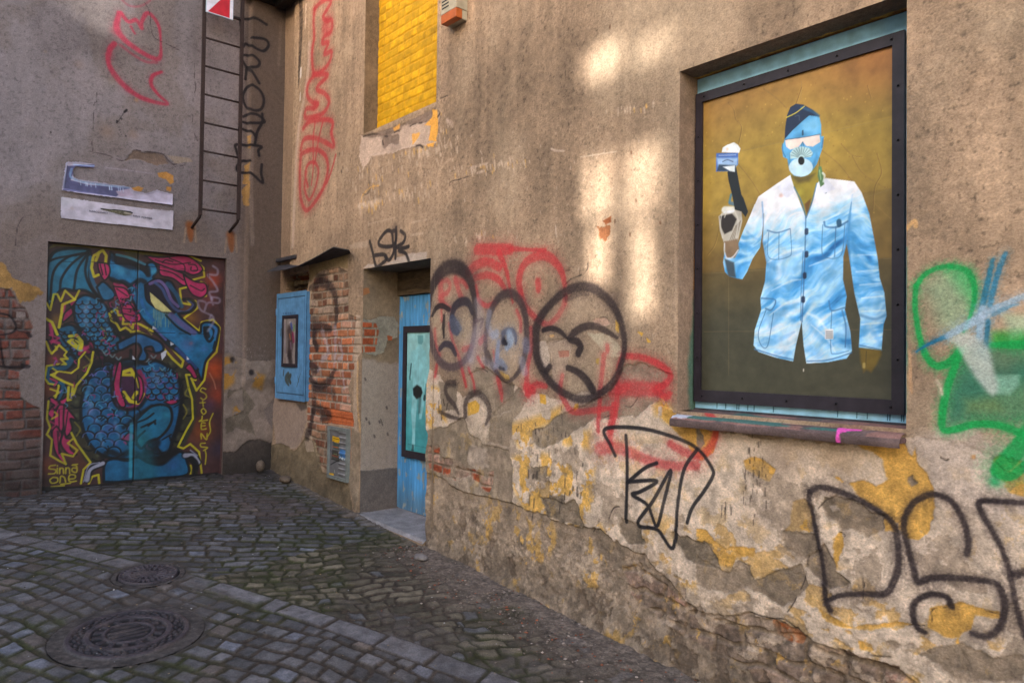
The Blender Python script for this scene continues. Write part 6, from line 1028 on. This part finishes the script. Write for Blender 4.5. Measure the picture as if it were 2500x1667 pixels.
# manhole covers
def manhole(cx, cy, rad, kind, label):
    root = empty('manhole_cover', (cx, cy, float(gz(cx)))); tag(root, label, 'manhole cover', 'iron covers set in the cobbles')
    a = np.arange(-rad - .01, rad + .011, .005); s = Surf(a, a, (62, 56, 54), None); f = (slice(0, len(a)), slice(0, len(a))); u, v = s.uv(f); rr = np.hypot(u, v); th = np.arctan2(v, u)
    s.c *= (.55 + .9 * fbm(u * 45 + cx, v * 45, 3, 4))[..., None]; s.h += .002 * fbm(u * 60, v * 60, 3, 3)
    ir = rad * (.80 if kind == 0 else .86); lid = ss(ir + .004, ir - .004, rr)
    icol = np.array([46, 40, 43]) * (.8 + .4 * fbm(u * 30, v * 30, 7, 4))[..., None]
    if kind == 0:
        z = np.zeros_like(rr)
        for q, w in ((.97, .022), (.66, .020), (.40, .012)): z = np.maximum(z, ss(w, w * .6, np.abs(rr - ir * q)))
        stud = (np.sin(th * 26) * np.sin(rr * 2 * math.pi / .035) > .1) & (rr > ir * .72) & (rr < ir * .9); stud2 = (np.sin(th * 14) > .2) & (rr > ir * .44) & (rr < ir * .58)
        z = np.maximum(z, np.where(stud | stud2, .8, 0)); z = np.maximum(z, .7 * ((rr < ir * .34) & (np.sin(u * 150) > .1)))
    else:
        z = np.ones_like(rr); slot = ((np.abs(np.mod(th / (2 * math.pi) * 16, 1) - .5) < .24) & (rr > ir * .30) & (rr < ir * .55)) | ((np.abs(np.mod(th / (2 * math.pi) * 28, 1) - .5) < .26) & (rr > ir * .62) & (rr < ir * .86)); z = np.where(slot, 0., z); z = z * (1 - ss(.006, .003, np.abs(rr - ir * .97)))
        icol = icol * (1.05 * (z[..., None] * .8 + .2))
    c = icol / 255.; c = c * (.55 + .75 * z[..., None]); dirt = ss(.52, .66, fbm(u * 14, v * 14, 17, 4))[..., None] * .35; c = c * (1 - dirt) + np.array([84, 72, 66]) / 255. * dirt * (.7 + .6 * fbm(u * 80, v * 80, 2, 2)[..., None])
    hz = .010 * z + .002 * fbm(u * 50, v * 50, 4, 3) - (.02 * (1 - z) if kind else 0)
    s.c = s.c * (1 - lid[..., None]) + c * lid[..., None]; s.h = s.h * (1 - lid) + hz * lid
    rc = (rr[:-1, :-1] + rr[1:, 1:]) / 2
    pos = lambda U, V, H: np.stack([U + cx, V + cy, gz(U + cx) + H - .010], -1)
    s.hole = (rc > rad) | (rc < ir); s.build('ring', M_CAST, pos, root)
    s.hole = (rc >= ir); s.build('lid', M_CAST, pos, root)
manhole(MH1[0], MH1[1], R1, 0, 'large round cast iron cover with a wide concrete ring, nearest to the camera')
manhole(MH2[0], MH2[1], R2, 1, 'smaller round slotted drain cover in the cobbles beyond the large one')
# grit
def pebbles(name, n, place, lo, hi, cols, seed):
    g = np.random.RandomState(seed); base = np.array([(1, 0, 0), (-1, 0, 0), (0, 1, 0), (0, -1, 0), (0, 0, 1), (0, 0, -1)], float)
    F = np.array([(0, 2, 4), (2, 1, 4), (1, 3, 4), (3, 0, 4), (2, 0, 5), (1, 2, 5), (3, 1, 5), (0, 3, 5)]); P = []; Fs = []; Cc = []
    for i in range(n):
        x, y = place(g); s = lo + (hi - lo) * g.rand() ** 3; q = base * (1 + .6 * (g.rand(6, 3) - .5)) * s * np.array([1 + .5 * g.rand(), 1, .6]); a = g.rand() * 6.3; c, si = math.cos(a), math.sin(a)
        q = np.column_stack([q[:, 0] * c - q[:, 1] * si + x, q[:, 0] * si + q[:, 1] * c + y, q[:, 2] + float(gz(x)) + .004 + .3 * s]); P.append(q); Fs.append(F + 6 * i); Cc.append(np.tile(lin(np.array(cols[g.randint(len(cols))]) / 255. * (.7 + .5 * g.rand())), (6, 1)))
    return mesh_np(name, np.vstack(P), np.vstack(Fs), M_PEB, None, np.vstack(Cc), False)
tag(pebbles('gravel', 5200, lambda g: (lambda x: (x, -abs(g.randn()) * .22 - .0))(2.7 + 3.5 * g.rand()), .0018, .010, [(118, 104, 96), (96, 84, 76), (140, 126, 118), (120, 72, 54), (78, 70, 66)], 3), kind='stuff', label='loose grit and crumbs of plaster along the wall foot')
tag(pebbles('litter', 900, lambda g: (.1 + 5.5 * g.rand(), -3 * g.rand()), .002, .007, [(150, 146, 146), (110, 96, 88), (80, 70, 62), (130, 110, 84)], 9), kind='stuff', label='scattered bits of grit on the cobbles')
def rock(name, c, s, label, seed, rgb=(96, 82, 72)):
    bm = bmesh.new(); bmesh.ops.create_icosphere(bm, subdivisions=3, radius=1); g = np.random.RandomState(seed); o = g.rand(3) * 9
    for vv in bm.verts:
        n = float(fbm(np.array([vv.co.x * 1.5 + o[0]]), np.array([vv.co.y * 1.5 + vv.co.z * 1.3 + o[1]]), seed, 3)[0]); f = .75 + .5 * n; vv.co = Vector((vv.co.x * s[0] * f + c[0], vv.co.y * s[1] * f + c[1], vv.co.z * s[2] * f + c[2]))
    return tag(ob(name, bm, grain('rock', .9, .6, .003, 60, .35, rgb=rgb), None, smooth=True), label, 'stone')
rock('stone', (.10, -.16, .46), (.04, .04, .055), 'rounded grey lump of rubble standing in the corner of the yard', 3)
rock('stone', (.55, -.10, .385), (.085, .05, .035), 'flat lump of rubble lying at the foot of the wall below the blue cabinet', 5)
rock('stone', (3.00, -.20, .20), (.06, .04, .022), 'pale flat stone chip lying on the cobbles right of the door step', 8, (120, 112, 110))
# =================================================================== THINGS ON THE GATE WALL
LX = .20
lad = empty('ladder', (LX, -.64, 2.9)); tag(lad, 'rusty brown iron ladder fixed high on the grey wall with its foot above the gate', 'ladder')
def lp(x, y, X=LX): q = on_gate(x, y, X); return q
yl = (lp(497, 100)[0] + lp(490, 500)[0]) / 2; yr = (lp(590, 100)[0] + lp(583, 500)[0]) / 2; zb = lp(487, 525)[1]; zbr = lp(583, 537)[1]
for yy, zz, px in ((yl, zb, (460, 543)), (yr, zbr, (563, 552))):
    bm = bmesh.new(); bx(bm, (LX - .012, yy - .016, zz), (LX + .012, yy + .016, 5.9)); ob('rail', bm, M_IRON, lad, .002)
    bm = bmesh.new(); tube(bm, [(LX, yy, zz + .02), (LX - .02, yy, zz - .015), (.02, yy - .01, zz - .085), (-.03, yy - .01, zz - .10)], .014, 8); ob('bracket', bm, M_IRON, lad, smooth=True)
rung_y = [(240, 305), (420, 483), (605, 655), (790, 828), (972, 1003), (1157, 1185), (1340, 1365)]
zr = [lp(495, (a + b) / 2 * .3827 - 4)[1] for a, b in rung_y]; zr = [(lp(497.5, a * .3827)[1] + lp(588, b * .3827)[1]) / 2 for a, b in rung_y]
dz = (zr[0] - zr[-1]) / 6; zr = [zr[0] + dz * 3, zr[0] + dz * 2, zr[0] + dz] + zr
for z in zr: bm = bmesh.new(); tube(bm, [(LX, yl + .006, z), (LX, yr - .006, z)], .0095, 8); ob('rung', bm, M_IRON, lad, smooth=True)
# sign on the ladder
sg = empty('sign', (LX + .03, -.75, 4.8)); tag(sg, 'white and red painted sign panel hung high on the iron ladder', 'sign')
XS = LX + .035; a0 = lp(503, 30.6, XS); a1 = lp(568, 48.6, XS); sz0 = (a0[1] + a1[1]) / 2
ssf = Surf(np.linspace(a0[0], a1[0], 60), np.linspace(sz0, sz0 + .34, 90), (176, 178, 196), None)
W_ = a1[0] - a0[0]; d1 = a0[0] + .02
ssf.fill([(a0[0] + .015, sz0 + .006), (a1[0] - .03, sz0 + .006), (a1[0] - .03, sz0 + .34), (a0[0] + W_ * .66, sz0 + .34), (a0[0] + W_ * .66, sz0 + .20)], (150, 12, 34), raw=True, soft=.001)
ssf.build('face', M_PRINT, lambda U, V, H: np.stack([XS + .0085 + 0 * U, U, V], -1), sg)
solid('panel', (XS - .004, a0[0] - .002, sz0 - .002), (XS + .008, a1[0] + .002, sz0 + .342), grain('sign_edge', .5, .1, .001, 20, .05, rgb=(140, 166, 186)), sg, .001)
# paper strips
def paper(name, label, P, rgb, paint, rough, X=.012, cat='paper strip', curl=0.):
    P = [(p[0] * .3827, p[1] * .3827) for p in P]; q = np.array([on_gate(*p, X) for p in P])
    s = Surf(np.arange(q[:, 0].min() - .01, q[:, 0].max() + .012, .0045), np.arange(q[:, 1].min() - .01, q[:, 1].max() + .012, .0045), rgb, lambda x, y: on_gate(x, y, X)); s.T = Z1
    f = (slice(0, len(s.V)), slice(0, len(s.U))); u, v = s.uv(f); s.c *= (1 + .12 * (fbm(u * 8, v * 8, 3, 4) - .5))[..., None]
    paint(s); _, _, _, d = s.sdf(q, 1); d = d[:len(s.V), :len(s.U)]; d = d + rough * (fbm(u * 40, v * 40, 5, 4) - .5) * 2
    s.hole = (d[:-1, :-1] + d[1:, 1:]) / 2 < 0; s.h += .004 * (fbm(u * 12, v * 12, 6, 3)) + curl * ss(.02, .0, d)
    root = empty(name, (X, float(q[:, 0].mean()), float(q[:, 1].min()))); tag(root, label, cat)
    s.build('sheet', M_PAPER, lambda U, V, H: np.stack([X + H, U, V], -1), root); return root
M_PAPER = grain('weathered_paper', .75, .2, .001, 40, .05)
def p1(s):
    s.fill([(430, 1060), (600, 1050), (620, 1080), (480, 1075), (450, 1150), (560, 1180), (830, 1200), (740, 1255), (400, 1215)], (76, 76, 110), soft=.004, var=.25)
    s.line([(470, 1050), (600, 1060)], 10, (130, 150, 190), .8); s.line([(455, 1080), (450, 1130), (520, 1160), (650, 1180), (820, 1200)], 14, (112, 140, 180), .8, dry=.3); s.line([(430, 1060), (410, 1200)], 6, (40, 40, 60), .8)
    s.line([(425, 1040), (405, 1205)], 8, (150, 160, 196), .7); s.line([(410, 1205), (560, 1230), (740, 1255)], 5, (110, 110, 150), .8); s.fill([(740, 1220), (820, 1205), (850, 1250), (760, 1255)], (150, 136, 158), soft=.006)
    for k in range(14): x = 470 + 350 * rs.rand(); s.line([(x, 1150 + (x - 470) * .16), (x + 3, 1175 + (x - 470) * .16)], 5, (160, 176, 206), .8)
paper('torn_banner', 'torn blue and white paper banner remnant directly above the fish banner', [(420, 1035), (520, 1035), (605, 1052), (600, 1072), (480, 1062), (462, 1090), (470, 1135), (520, 1150), (640, 1165), (830, 1195), (850, 1215), (930, 1235), (1000, 1212), (1060, 1232), (1102, 1240), (1100, 1308), (900, 1285), (560, 1240), (390, 1215)], (158, 152, 174), p1, .004, curl=.006)
def p2(s):
    s.fill([(390, 1255), (520, 1270), (500, 1300), (395, 1310)], (168, 166, 178), soft=.02, a=.6); s.line([(960, 1340), (1100, 1350)], 5, (120, 112, 120), .6); s.spray(460, 1330, 14, (150, 130, 120), .4)
pb = paper('fish_banner', 'white paper banner with a dark fish and small lettering above the dragon gate', [(390, 1258), (700, 1300), (960, 1335), (1107, 1346), (1101, 1468), (700, 1426), (388, 1390)], (166, 160, 176), p2, .0012)
fp = Surf(np.arange(*[on_gate(635 * .3827, 510, .02)[0], on_gate(860 * .3827, 515, .02)[0]], .003), np.arange(on_gate(240, 535, .02)[1], on_gate(240, 505, .02)[1], .003), (90, 86, 72), lambda x, y: on_gate(x, y, .02)); fp.T = Z1
FP = [(635, 1328), (665, 1332), (700, 1336), (760, 1334), (820, 1342), (850, 1358), (835, 1370), (795, 1376), (740, 1362), (690, 1348), (650, 1338)]
f = (slice(0, len(fp.V)), slice(0, len(fp.U))); u, v = fp.uv(f); fp.c *= (.6 + .9 * fbm(u * 60, v * 60, 3, 3))[..., None]; fp.line([(640, 1330), (760, 1338), (845, 1356)], 14, (26, 28, 34), .9); fp.line([(795, 1358), (835, 1364)], 10, (150, 140, 136), .7)
_, _, _, d = fp.sdf(fp.at(FP)[:, :2], 1); fp.hole = ((d[:-1, :-1] + d[1:, 1:]) / 2 < 0); fp.build('fish', M_PAPER, lambda U, V, H: np.stack([.0205 + 0 * U, U, V], -1), pb)
def letters(txt, x, y, size, rot, mat, parent, name='lettering', ext=.0005):
    cu = bpy.data.curves.new(name, 'FONT'); cu.body = txt; cu.size = size; cu.extrude = ext; cu.align_x = 'LEFT'
    t = bpy.data.objects.new(name, cu); C.objects.link(t); bpy.context.view_layer.update()
    me = bpy.data.meshes.new_from_object(t.evaluated_get(bpy.context.evaluated_depsgraph_get())); bpy.data.objects.remove(t)
    me.materials.clear(); me.materials.append(mat); o = bpy.data.objects.new(name, me); C.objects.link(o); par(o, parent); return o
M_INK = grain('ink', .8, 0, .001, 30, .05, rgb=(66, 62, 70))
for txt, x0, x1, yy in (('NAROZENINY', 568, 690, 1348), ('NINY', 848, 895, 1380), ('POHREB', 902, 970, 1388)):
    q = on_gate(x0 * .3827, yy * .3827, .02); q2 = on_gate(x1 * .3827, yy * .3827, .02); o = letters(txt, 0, 0, .045, 0, M_INK, pb); w = max(vx.co.x for vx in o.data.vertices)
    sx = (q2[0] - q[0]) / w; o.matrix_world = Matrix.Translation((.0205, q[0], q[1] - .005)) @ Matrix(((0, 0, 1, 0), (1, 0, 0, 0), (0, 1, 0, 0), (0, 0, 0, 1))) @ Matrix.Diagonal((sx, min(sx, 1.2), 1, 1))
# =================================================================== THINGS ON THE RIGHT WALL
# blue meter cabinet
cb = empty('meter_cabinet', (.42, 0, 1.13)); tag(cb, 'sky blue sheet metal cabinet hung on the wall near the corner', 'cabinet')
YC = -.032; c0 = on_right(677, 717, YC); c1 = on_right(749, 711.5, YC); c2 = on_right(745, 985, YC); c3 = on_right(672, 968, YC)
cx0, cx1, cz1, cz0 = (c0[0] + c3[0]) / 2, (c1[0] + c2[0]) / 2, (c0[1] + c1[1]) / 2, (c2[1] + c3[1]) / 2
cx0 = max(cx0, .02)
solid('case', (cx0 + .004, YC + .006, cz0 + .004), (cx1 - .006, .03, cz1 - .004), M_CAB, cb, .003)
cs = Surf(np.arange(cx0, cx1 + .004, .005), np.arange(cz0, cz1 + .004, .0055), (80, 124, 164), lambda x, y: on_right(x, y, YC)); cs.T = Z5
f = (slice(0, len(cs.V)), slice(0, len(cs.U))); u, v = cs.uv(f); cs.c *= (1 + .14 * (fbm(u * 3, v * 8, 3, 4) - .5))[..., None]
e = .035; inn = np.minimum(np.minimum(u - cx0 - e, cx1 - e * 1.0 - u), np.minimum(v - cz0 - e * 1.7, cz1 - e * 1.4 - v)); gm = np.exp(-(inn / .0045) ** 2); cs.h -= .006 * gm; cs.c *= (1 - .6 * gm)[..., None]
for P, w, a in (([(188, 692), (186, 715)], 7, .9), ([(210, 712), (200, 730), (206, 752), (214, 765)], [20, 22, 14, 6], .9), ([(222, 715), (214, 735), (222, 752)], [14, 18, 12], .9), ([(270, 708), (262, 735), (252, 772)], 3, .8), ([(257, 720), (262, 750)], 3, .8), ([(176, 490), (174, 520)], 8, .6)): cs.line(P, w, (48, 46, 34), a, .2)
for k in range(24): x = 185 + 60 * rs.rand(); cs.line([(x, 405 + 8 * rs.rand()), (x + 1, 415)], 3, (30, 60, 90), .6)
cs.spray(170, 360, 8, (110, 150, 190), .5); cs.spray(290, 560, 4, (40, 80, 120), .4)
cs.build('door', M_PRINT, lambda U, V, H: np.stack([U, YC - .004 - H, V], -1), cb)
for zz in (cz1 - .18, cz0 + .18): bm = bmesh.new(); tube(bm, [(cx0 - .004, YC - .002, zz - .035), (cx0 - .004, YC - .002, zz + .035)], .008, 8); ob('hinge', bm, M_CAB, cb, smooth=True)
pf = empty('framed_picture', (.4, YC, 1.5)); tag(pf, 'small black framed colourful picture on the door of the blue cabinet', 'picture')
YQ = YC - .012; p0 = on_right(689.5, 769, YQ); p1_ = on_right(727.5, 769, YQ); p2_ = on_right(724.5, 898, YQ); p3_ = on_right(688.5, 894, YQ); x0, x1, z0, z1 = (p0[0] + p3_[0]) / 2, (p1_[0] + p2_[0]) / 2, (p2_[1] + p3_[1]) / 2, (p0[1] + p1_[1]) / 2; b = .035
bm = bmesh.new()
for a_, b_ in (((x0, YQ - .006, z0), (x0 + b, YQ + .006, z1)), ((x1 - b, YQ - .006, z0), (x1, YQ + .006, z1)), ((x0 + b + .0005, YQ - .006, z1 - b), (x1 - b - .0005, YQ + .006, z1)), ((x0 + b + .0005, YQ - .006, z0), (x1 - b - .0005, YQ + .006, z0 + b))): bx(bm, a_, b_)
ob('frame', bm, M_BLACKF, pf)
qs = Surf(np.arange(x0 + b - .004, x1 - b + .005, .004), np.arange(z0 + b - .004, z1 - b + .005, .004), (130, 120, 118), lambda x, y: on_right(x, y, YQ)); qs.T = (600, 560, .1913)
for P, w, c in (([(560, 1300), (570, 1450), (560, 1560)], 110, (46, 34, 34)), ([(500, 1200), (505, 1568)], 14, (96, 84, 110)), ([(525, 1150), (520, 1568)], 10, (60, 52, 40)), ([(580, 1210), (590, 1260)], 34, (36, 60, 140)), ([(620, 1230), (615, 1290)], 24, (60, 120, 50)), ([(600, 1330), (610, 1420)], 40, (110, 20, 56)), ([(560, 1340), (570, 1400)], 22, (150, 90, 50)), ([(575, 1450), (580, 1520)], 22, (120, 96, 120)), ([(560, 1600), (590, 1850)], 80, (34, 26, 28)), ([(500, 1650), (510, 1850)], 20, (110, 80, 74)), ([(560, 1190), (570, 1180)], 12, (170, 160, 160)), ([(640, 1300), (645, 1700)], 8, (90, 110, 80))): qs.line(P, w, c, .9, .6, speck=.3)
qs.build('print', M_PRINT, lambda U, V, H: np.stack([U, YQ - .001 + 0 * U, V], -1), pf)
# grey electric box
eb = empty('electric_box', (1.35, 0, .5)); tag(eb, 'grey louvred electric box with yellow stickers set low in the brick part of the wall', 'electric box')
YE = -.03; e0 = on_right(799.5, 1037, YE); e1 = on_right(848, 1050, YE); e2 = on_right(846, 1180, YE); e3 = on_right(797, 1163, YE)
ex0, ex1 = (e0[0] + e3[0]) / 2, (e1[0] + e2[0]) / 2; ez1, ez0 = (e0[1] + e1[1]) / 2, (e2[1] + e3[1]) / 2
bm = bmesh.new(); b = .028
for a_, b_ in (((ex0, YE, ez0), (ex0 + b, .02, ez1)), ((ex1 - b, YE, ez0), (ex1, .02, ez1)), ((ex0 + b + .0005, YE, ez1 - b), (ex1 - b - .0005, .02, ez1)), ((ex0 + b + .0005, YE, ez0), (ex1 - b - .0005, .02, ez0 + b))): bx(bm, a_, b_)
ob('frame', bm, grain('grey_frame', .6, .3, .002, 40, .2, rgb=(120, 124, 122), metal=.1), eb)
es = Surf(np.arange(ex0 + b - .002, ex1 - b + .004, .004), np.arange(ez0 + b - .002, ez1 - b + .004, .004), (98, 96, 98), lambda x, y: on_right(x, y, YE)); es.T = (600, 860, .2551)
f = (slice(0, len(es.V)), slice(0, len(es.U))); u, v = es.uv(f); es.c *= (1 + .2 * (fbm(u * 6, v * 6, 3, 4) - .5))[..., None]
lx = ex0 + (ex1 - ex0) * .55; lv = (np.mod(v / .045, 1) < .42) & (u > lx) & (u < ex1 - b - .012); es.h += .006 * lv
es.c = np.where((lv & (np.mod(v / .045, 1) > .28))[..., None], es.c * 1.35, es.c); es.c = np.where((lv & (np.mod(v / .045, 1) < .1))[..., None], es.c * .6, es.c)
es.fill([(818, 800), (886, 818), (886, 872), (818, 852)], (206, 158, 20), soft=.001); es.fill([(778, 1150), (830, 1162), (830, 1186), (778, 1172)], (206, 158, 20), soft=.001)
es.fill([(826, 862), (884, 880), (880, 935), (824, 920)], (60, 66, 62), soft=.001, var=.4); es.fill([(815, 930), (878, 945), (874, 1040), (810, 1020)], (66, 62, 58), soft=.001, var=.5); es.fill([(890, 918), (944, 935), (940, 1044), (886, 1010)], (60, 100, 146), soft=.001, var=.4)
es.fill([(895, 1000), (940, 1015), (938, 1045), (890, 1010)], (150, 160, 168), soft=.003)
for P, w, c in (([(828, 820), (880, 834)], 5, (60, 46, 20)), ([(835, 835), (830, 855)], 5, (50, 40, 20)), ([(850, 835), (855, 870)], 5, (50, 40, 20)), ([(870, 845), (872, 868)], 5, (50, 40, 20)), ([(800, 1075), (850, 1045), (882, 1040)], 8, (24, 24, 26)), ([(806, 1018), (870, 1036), (888, 1010)], 6, (24, 24, 26)), ([(880, 1000), (884, 1020)], 10, (24, 24, 26)), ([(820, 900), (870, 912)], 7, (160, 80, 40)), ([(818, 985), (868, 1000)], 7, (150, 70, 40)), ([(830, 970), (860, 978)], 5, (140, 150, 100)), ([(900, 990), (905, 1030)], 8, (30, 30, 36)), ([(930, 1010), (932, 1040)], 8, (30, 30, 36)), ([(882, 1060), (882, 1110)], 2, (50, 50, 54)), ([(836, 1130), (838, 1150)], 8, (150, 146, 140)), ([(800, 935), (806, 950)], 8, (40, 44, 70))): es.line(P, w, c, .9, .2)
es.build('door', M_PRINT, lambda U, V, H: np.stack([U, YE + .012 - H, V], -1), eb)
# alarm siren
al = empty('alarm_box', (3.0, 0, 4.0)); tag(al, 'beige outdoor alarm siren box with an orange strobe, high beside the yellow bricked window', 'alarm box')
xa0 = on_right(1104, 70)[0]; xa1 = on_right(1141.5, 51)[0]; za = on_right(1141.5, 51)[1]; r_ = ray(1114, 41); da = .12
for dd in np.arange(.03, .4, .005):
    if abs(on_right(1114, 41, -dd)[0] - xa1) < abs(on_right(1114, 41, -da)[0] - xa1): da = dd
print('alarm', xa0, xa1, za, da)
bm = bmesh.new(); bx(bm, (xa0, -da, za + .065), (xa1, -.001, za + .55)); bx(bm, (xa0 + .004, -da * .45, za), (xa1 - .004, -.001, za + .0645)); ob('housing', bm, M_BEIGE, al, .004)
solid('strobe_lens', (xa0 + .001, -da, za - .0), (xa1 - .001, -da * .45 - .001, za + .064), M_ORANGE, al, .004)
bm = bmesh.new()
for k in range(17): z = za + .10 + .024 * k; w = .45 if k < 5 else .22; bx(bm, (xa0 + .012, -da - .0015, z), (xa0 + .012 + (xa1 - xa0) * w, -da + .002, z + .009))
ob('vent_slots', bm, M_SCREW, al)
solid('label_plate', (xa0 + (xa1 - xa0) * .34, -da - .002, za + .235), (xa1 - .012, -da + .001, za + .43), grain('label_white', .5, 0, .001, 20, .05, rgb=(178, 174, 184)), al)
# bent sheet metal canopy above the cabinet
cn = empty('metal_canopy', (.7, 0, 2.4)); tag(cn, 'bent dark sheet metal canopy jutting from the wall above the blue cabinet', 'canopy')
BK = [on_right(x, y, 0) for x, y in ((679, 648), (704, 647), (734, 651), (765, 646), (800, 637), (852, 621))]; FR = [(on_right(x, y, Y), Y) for x, y, Y in ((652, 664, -.20), (697, 659, -.20), (730, 649, -.19), (761, 634, -.17), (814, 604, -.16), (849, 611, -.10))]
bm = bmesh.new(); rows = []
for off in (0, .006):
    rows.append([[bm.verts.new((b[0] + (f_[0][0] - b[0]) * t, .02 + (f_[1] - .02) * t, b[1] + (f_[0][1] - b[1]) * t + off + .012 * math.sin(t * 3.1) * (i % 2))) for t in np.linspace(0, 1, 5)] for i, (b, f_) in enumerate(zip(BK, FR))])
for q in rows:
    for a_, b_ in zip(q[:-1], q[1:]):
        for i in range(4): bm.faces.new((a_[i], a_[i + 1], b_[i + 1], b_[i]))
for i in range(5): bm.faces.new((rows[0][i][4], rows[1][i][4], rows[1][i + 1][4], rows[0][i + 1][4]))
for e_ in (0, 5):
    for i in range(4): bm.faces.new((rows[0][e_][i], rows[0][e_][i + 1], rows[1][e_][i + 1], rows[1][e_][i]))
ob('sheet', bm, M_SHEET, cn)
solid('flashing_strip', (.06, -.028, BK[0][1] + .03), (.50, .02, BK[0][1] + .065), M_SHEET, cn, .003)
# old rotten eave timbers in the top corner
ev = empty('eave', (.3, -.2, 5.1)); tag(ev, 'dark rotten timbers of a small eave jammed in the top corner between both buildings', 'eave')
for a_, b_, rz, nm in (((-.02, -.40, 5.17), (.42, .02, 5.30), 0, 'board'), ((.0, -.47, 5.13), (.10, .0, 5.21), 0, 'rafter'), ((.10, -.10, 5.10), (.62, .0, 5.17), 0, 'plank')):
    bm = bmesh.new(); vs = bx(bm, a_, b_, Matrix.Translation((.2, -.2, 5.2)) @ Matrix.Rotation(rz + .05, 4, 'Y') @ Matrix.Translation((-.2, .2, -5.2))); ob(nm, bm, M_DARK, ev, .006)
# =================================================================== ADDED SUN BLOCKER (unseen, behind the camera): shades the yard, holes shaped to cast the sun patches
YO = -15.0; te = math.tan(SUN_EL)
def back(p, Yp=0.):
    s = (Yp - YO) / SUN_D[1]; return p[0] - SUN_D[0] * s, p[1] + te * s
HO = []
for a, b, c, d in ((275, 90, 510, 295), (555, 20, 795, 205), (268, 712, 450, 1046), (312, 1092, 428, 1420), (520, 632, 710, 1046), (556, 1082, 675, 1580)):
    q = [back(on_right(1300 + x * .4466, 60 + y * .4466)) for x, y in ((a, b), (c, b), (a, d), (c, d))]
    HO.append([(q[0][0] + q[2][0]) / 2, (q[1][0] + q[3][0]) / 2, (q[2][1] + q[3][1]) / 2, (q[0][1] + q[1][1]) / 2])
g0 = on_gate(180, 0); g1 = on_gate(335, 0)
q0 = (0 - SUN_D[0] * (g0[0] - YO) / SUN_D[1], 4.36 + te * (g0[0] - YO) / SUN_D[1]); q1 = (0 - SUN_D[0] * (g1[0] - YO) / SUN_D[1], 4.95 + te * (g1[0] - YO) / SUN_D[1])
HO.append([min(q0[0], q1[0]), max(q0[0], q1[0]), min(4.47 + te * (g0[0] - YO) / SUN_D[1], 4.47 + te * (g1[0] - YO) / SUN_D[1]), q1[1]])
print('holes', np.round(HO, 2).tolist())
xs = sorted(set([-2., 19.] + [round(h[i], 4) for h in HO for i in (0, 1)])); zs = sorted(set([-1.2, 9.3] + [round(h[i], 4) for h in HO for i in (2, 3)]))
blocker = empty('sun_blocker', (8, YO, 0)); tag(blocker, 'unseen wall added across the yard to block the sun, with holes shaped for the sun patches', 'building')
bm = bmesh.new()
def inh(x, z): return any(h[0] < x < h[1] and h[2] < z < h[3] for h in HO)
gv = {}
def V_(x, y, z):
    k = (round(x, 4), y, round(z, 4))
    if k not in gv: gv[k] = bm.verts.new(k)
    return gv[k]
Y0, Y1 = YO - .08, YO
for i in range(len(xs) - 1):
    for j in range(len(zs) - 1):
        x0, x1, z0, z1 = xs[i], xs[i + 1], zs[j], zs[j + 1]; xc, zc = (x0 + x1) / 2, (z0 + z1) / 2
        if inh(xc, zc): continue
        for Y in (Y0, Y1): bm.faces.new([V_(x0, Y, z0), V_(x1, Y, z0), V_(x1, Y, z1), V_(x0, Y, z1)])
        for (nx, nz, ax, az, bx_, bz) in ((-1, 0, x0, z0, x0, z1), (1, 0, x1, z0, x1, z1), (0, -1, x0, z0, x1, z0), (0, 1, x0, z1, x1, z1)):
            i2, j2 = i + nx, j + nz
            out = i2 < 0 or j2 < 0 or i2 >= len(xs) - 1 or j2 >= len(zs) - 1
            if out or inh((xs[i2] + xs[i2 + 1]) / 2, (zs[j2] + zs[j2 + 1]) / 2): bm.faces.new([V_(ax, Y0, az), V_(bx_, Y0, bz), V_(bx_, Y1, bz), V_(ax, Y1, az)])
ob('wall', bm, M_PLASTER2, blocker)
def pane_mat(name, t):
    m = bpy.data.materials.new(name); m.use_nodes = True; T = m.node_tree; T.nodes.remove(T.nodes['Principled BSDF']); a = T.nodes.new('ShaderNodeBsdfTransparent'); a.inputs[0].default_value = (t, t, t * .96, 1); T.links.new(a.outputs[0], T.nodes['Material Output'].inputs[0]); return m
for h, t in zip(HO, (.32, .20, .34, .44, .32, .44, .5)):  # added see-through tints, each dims the sun for one patch
    bm = bmesh.new(); v_ = [bm.verts.new(p) for p in ((h[0], YO - .04, h[2]), (h[1], YO - .04, h[2]), (h[1], YO - .04, h[3]), (h[0], YO - .04, h[3]))]; bm.faces.new(v_); ob('dimming_pane', bm, pane_mat('sun_dimming_tint', t), blocker)
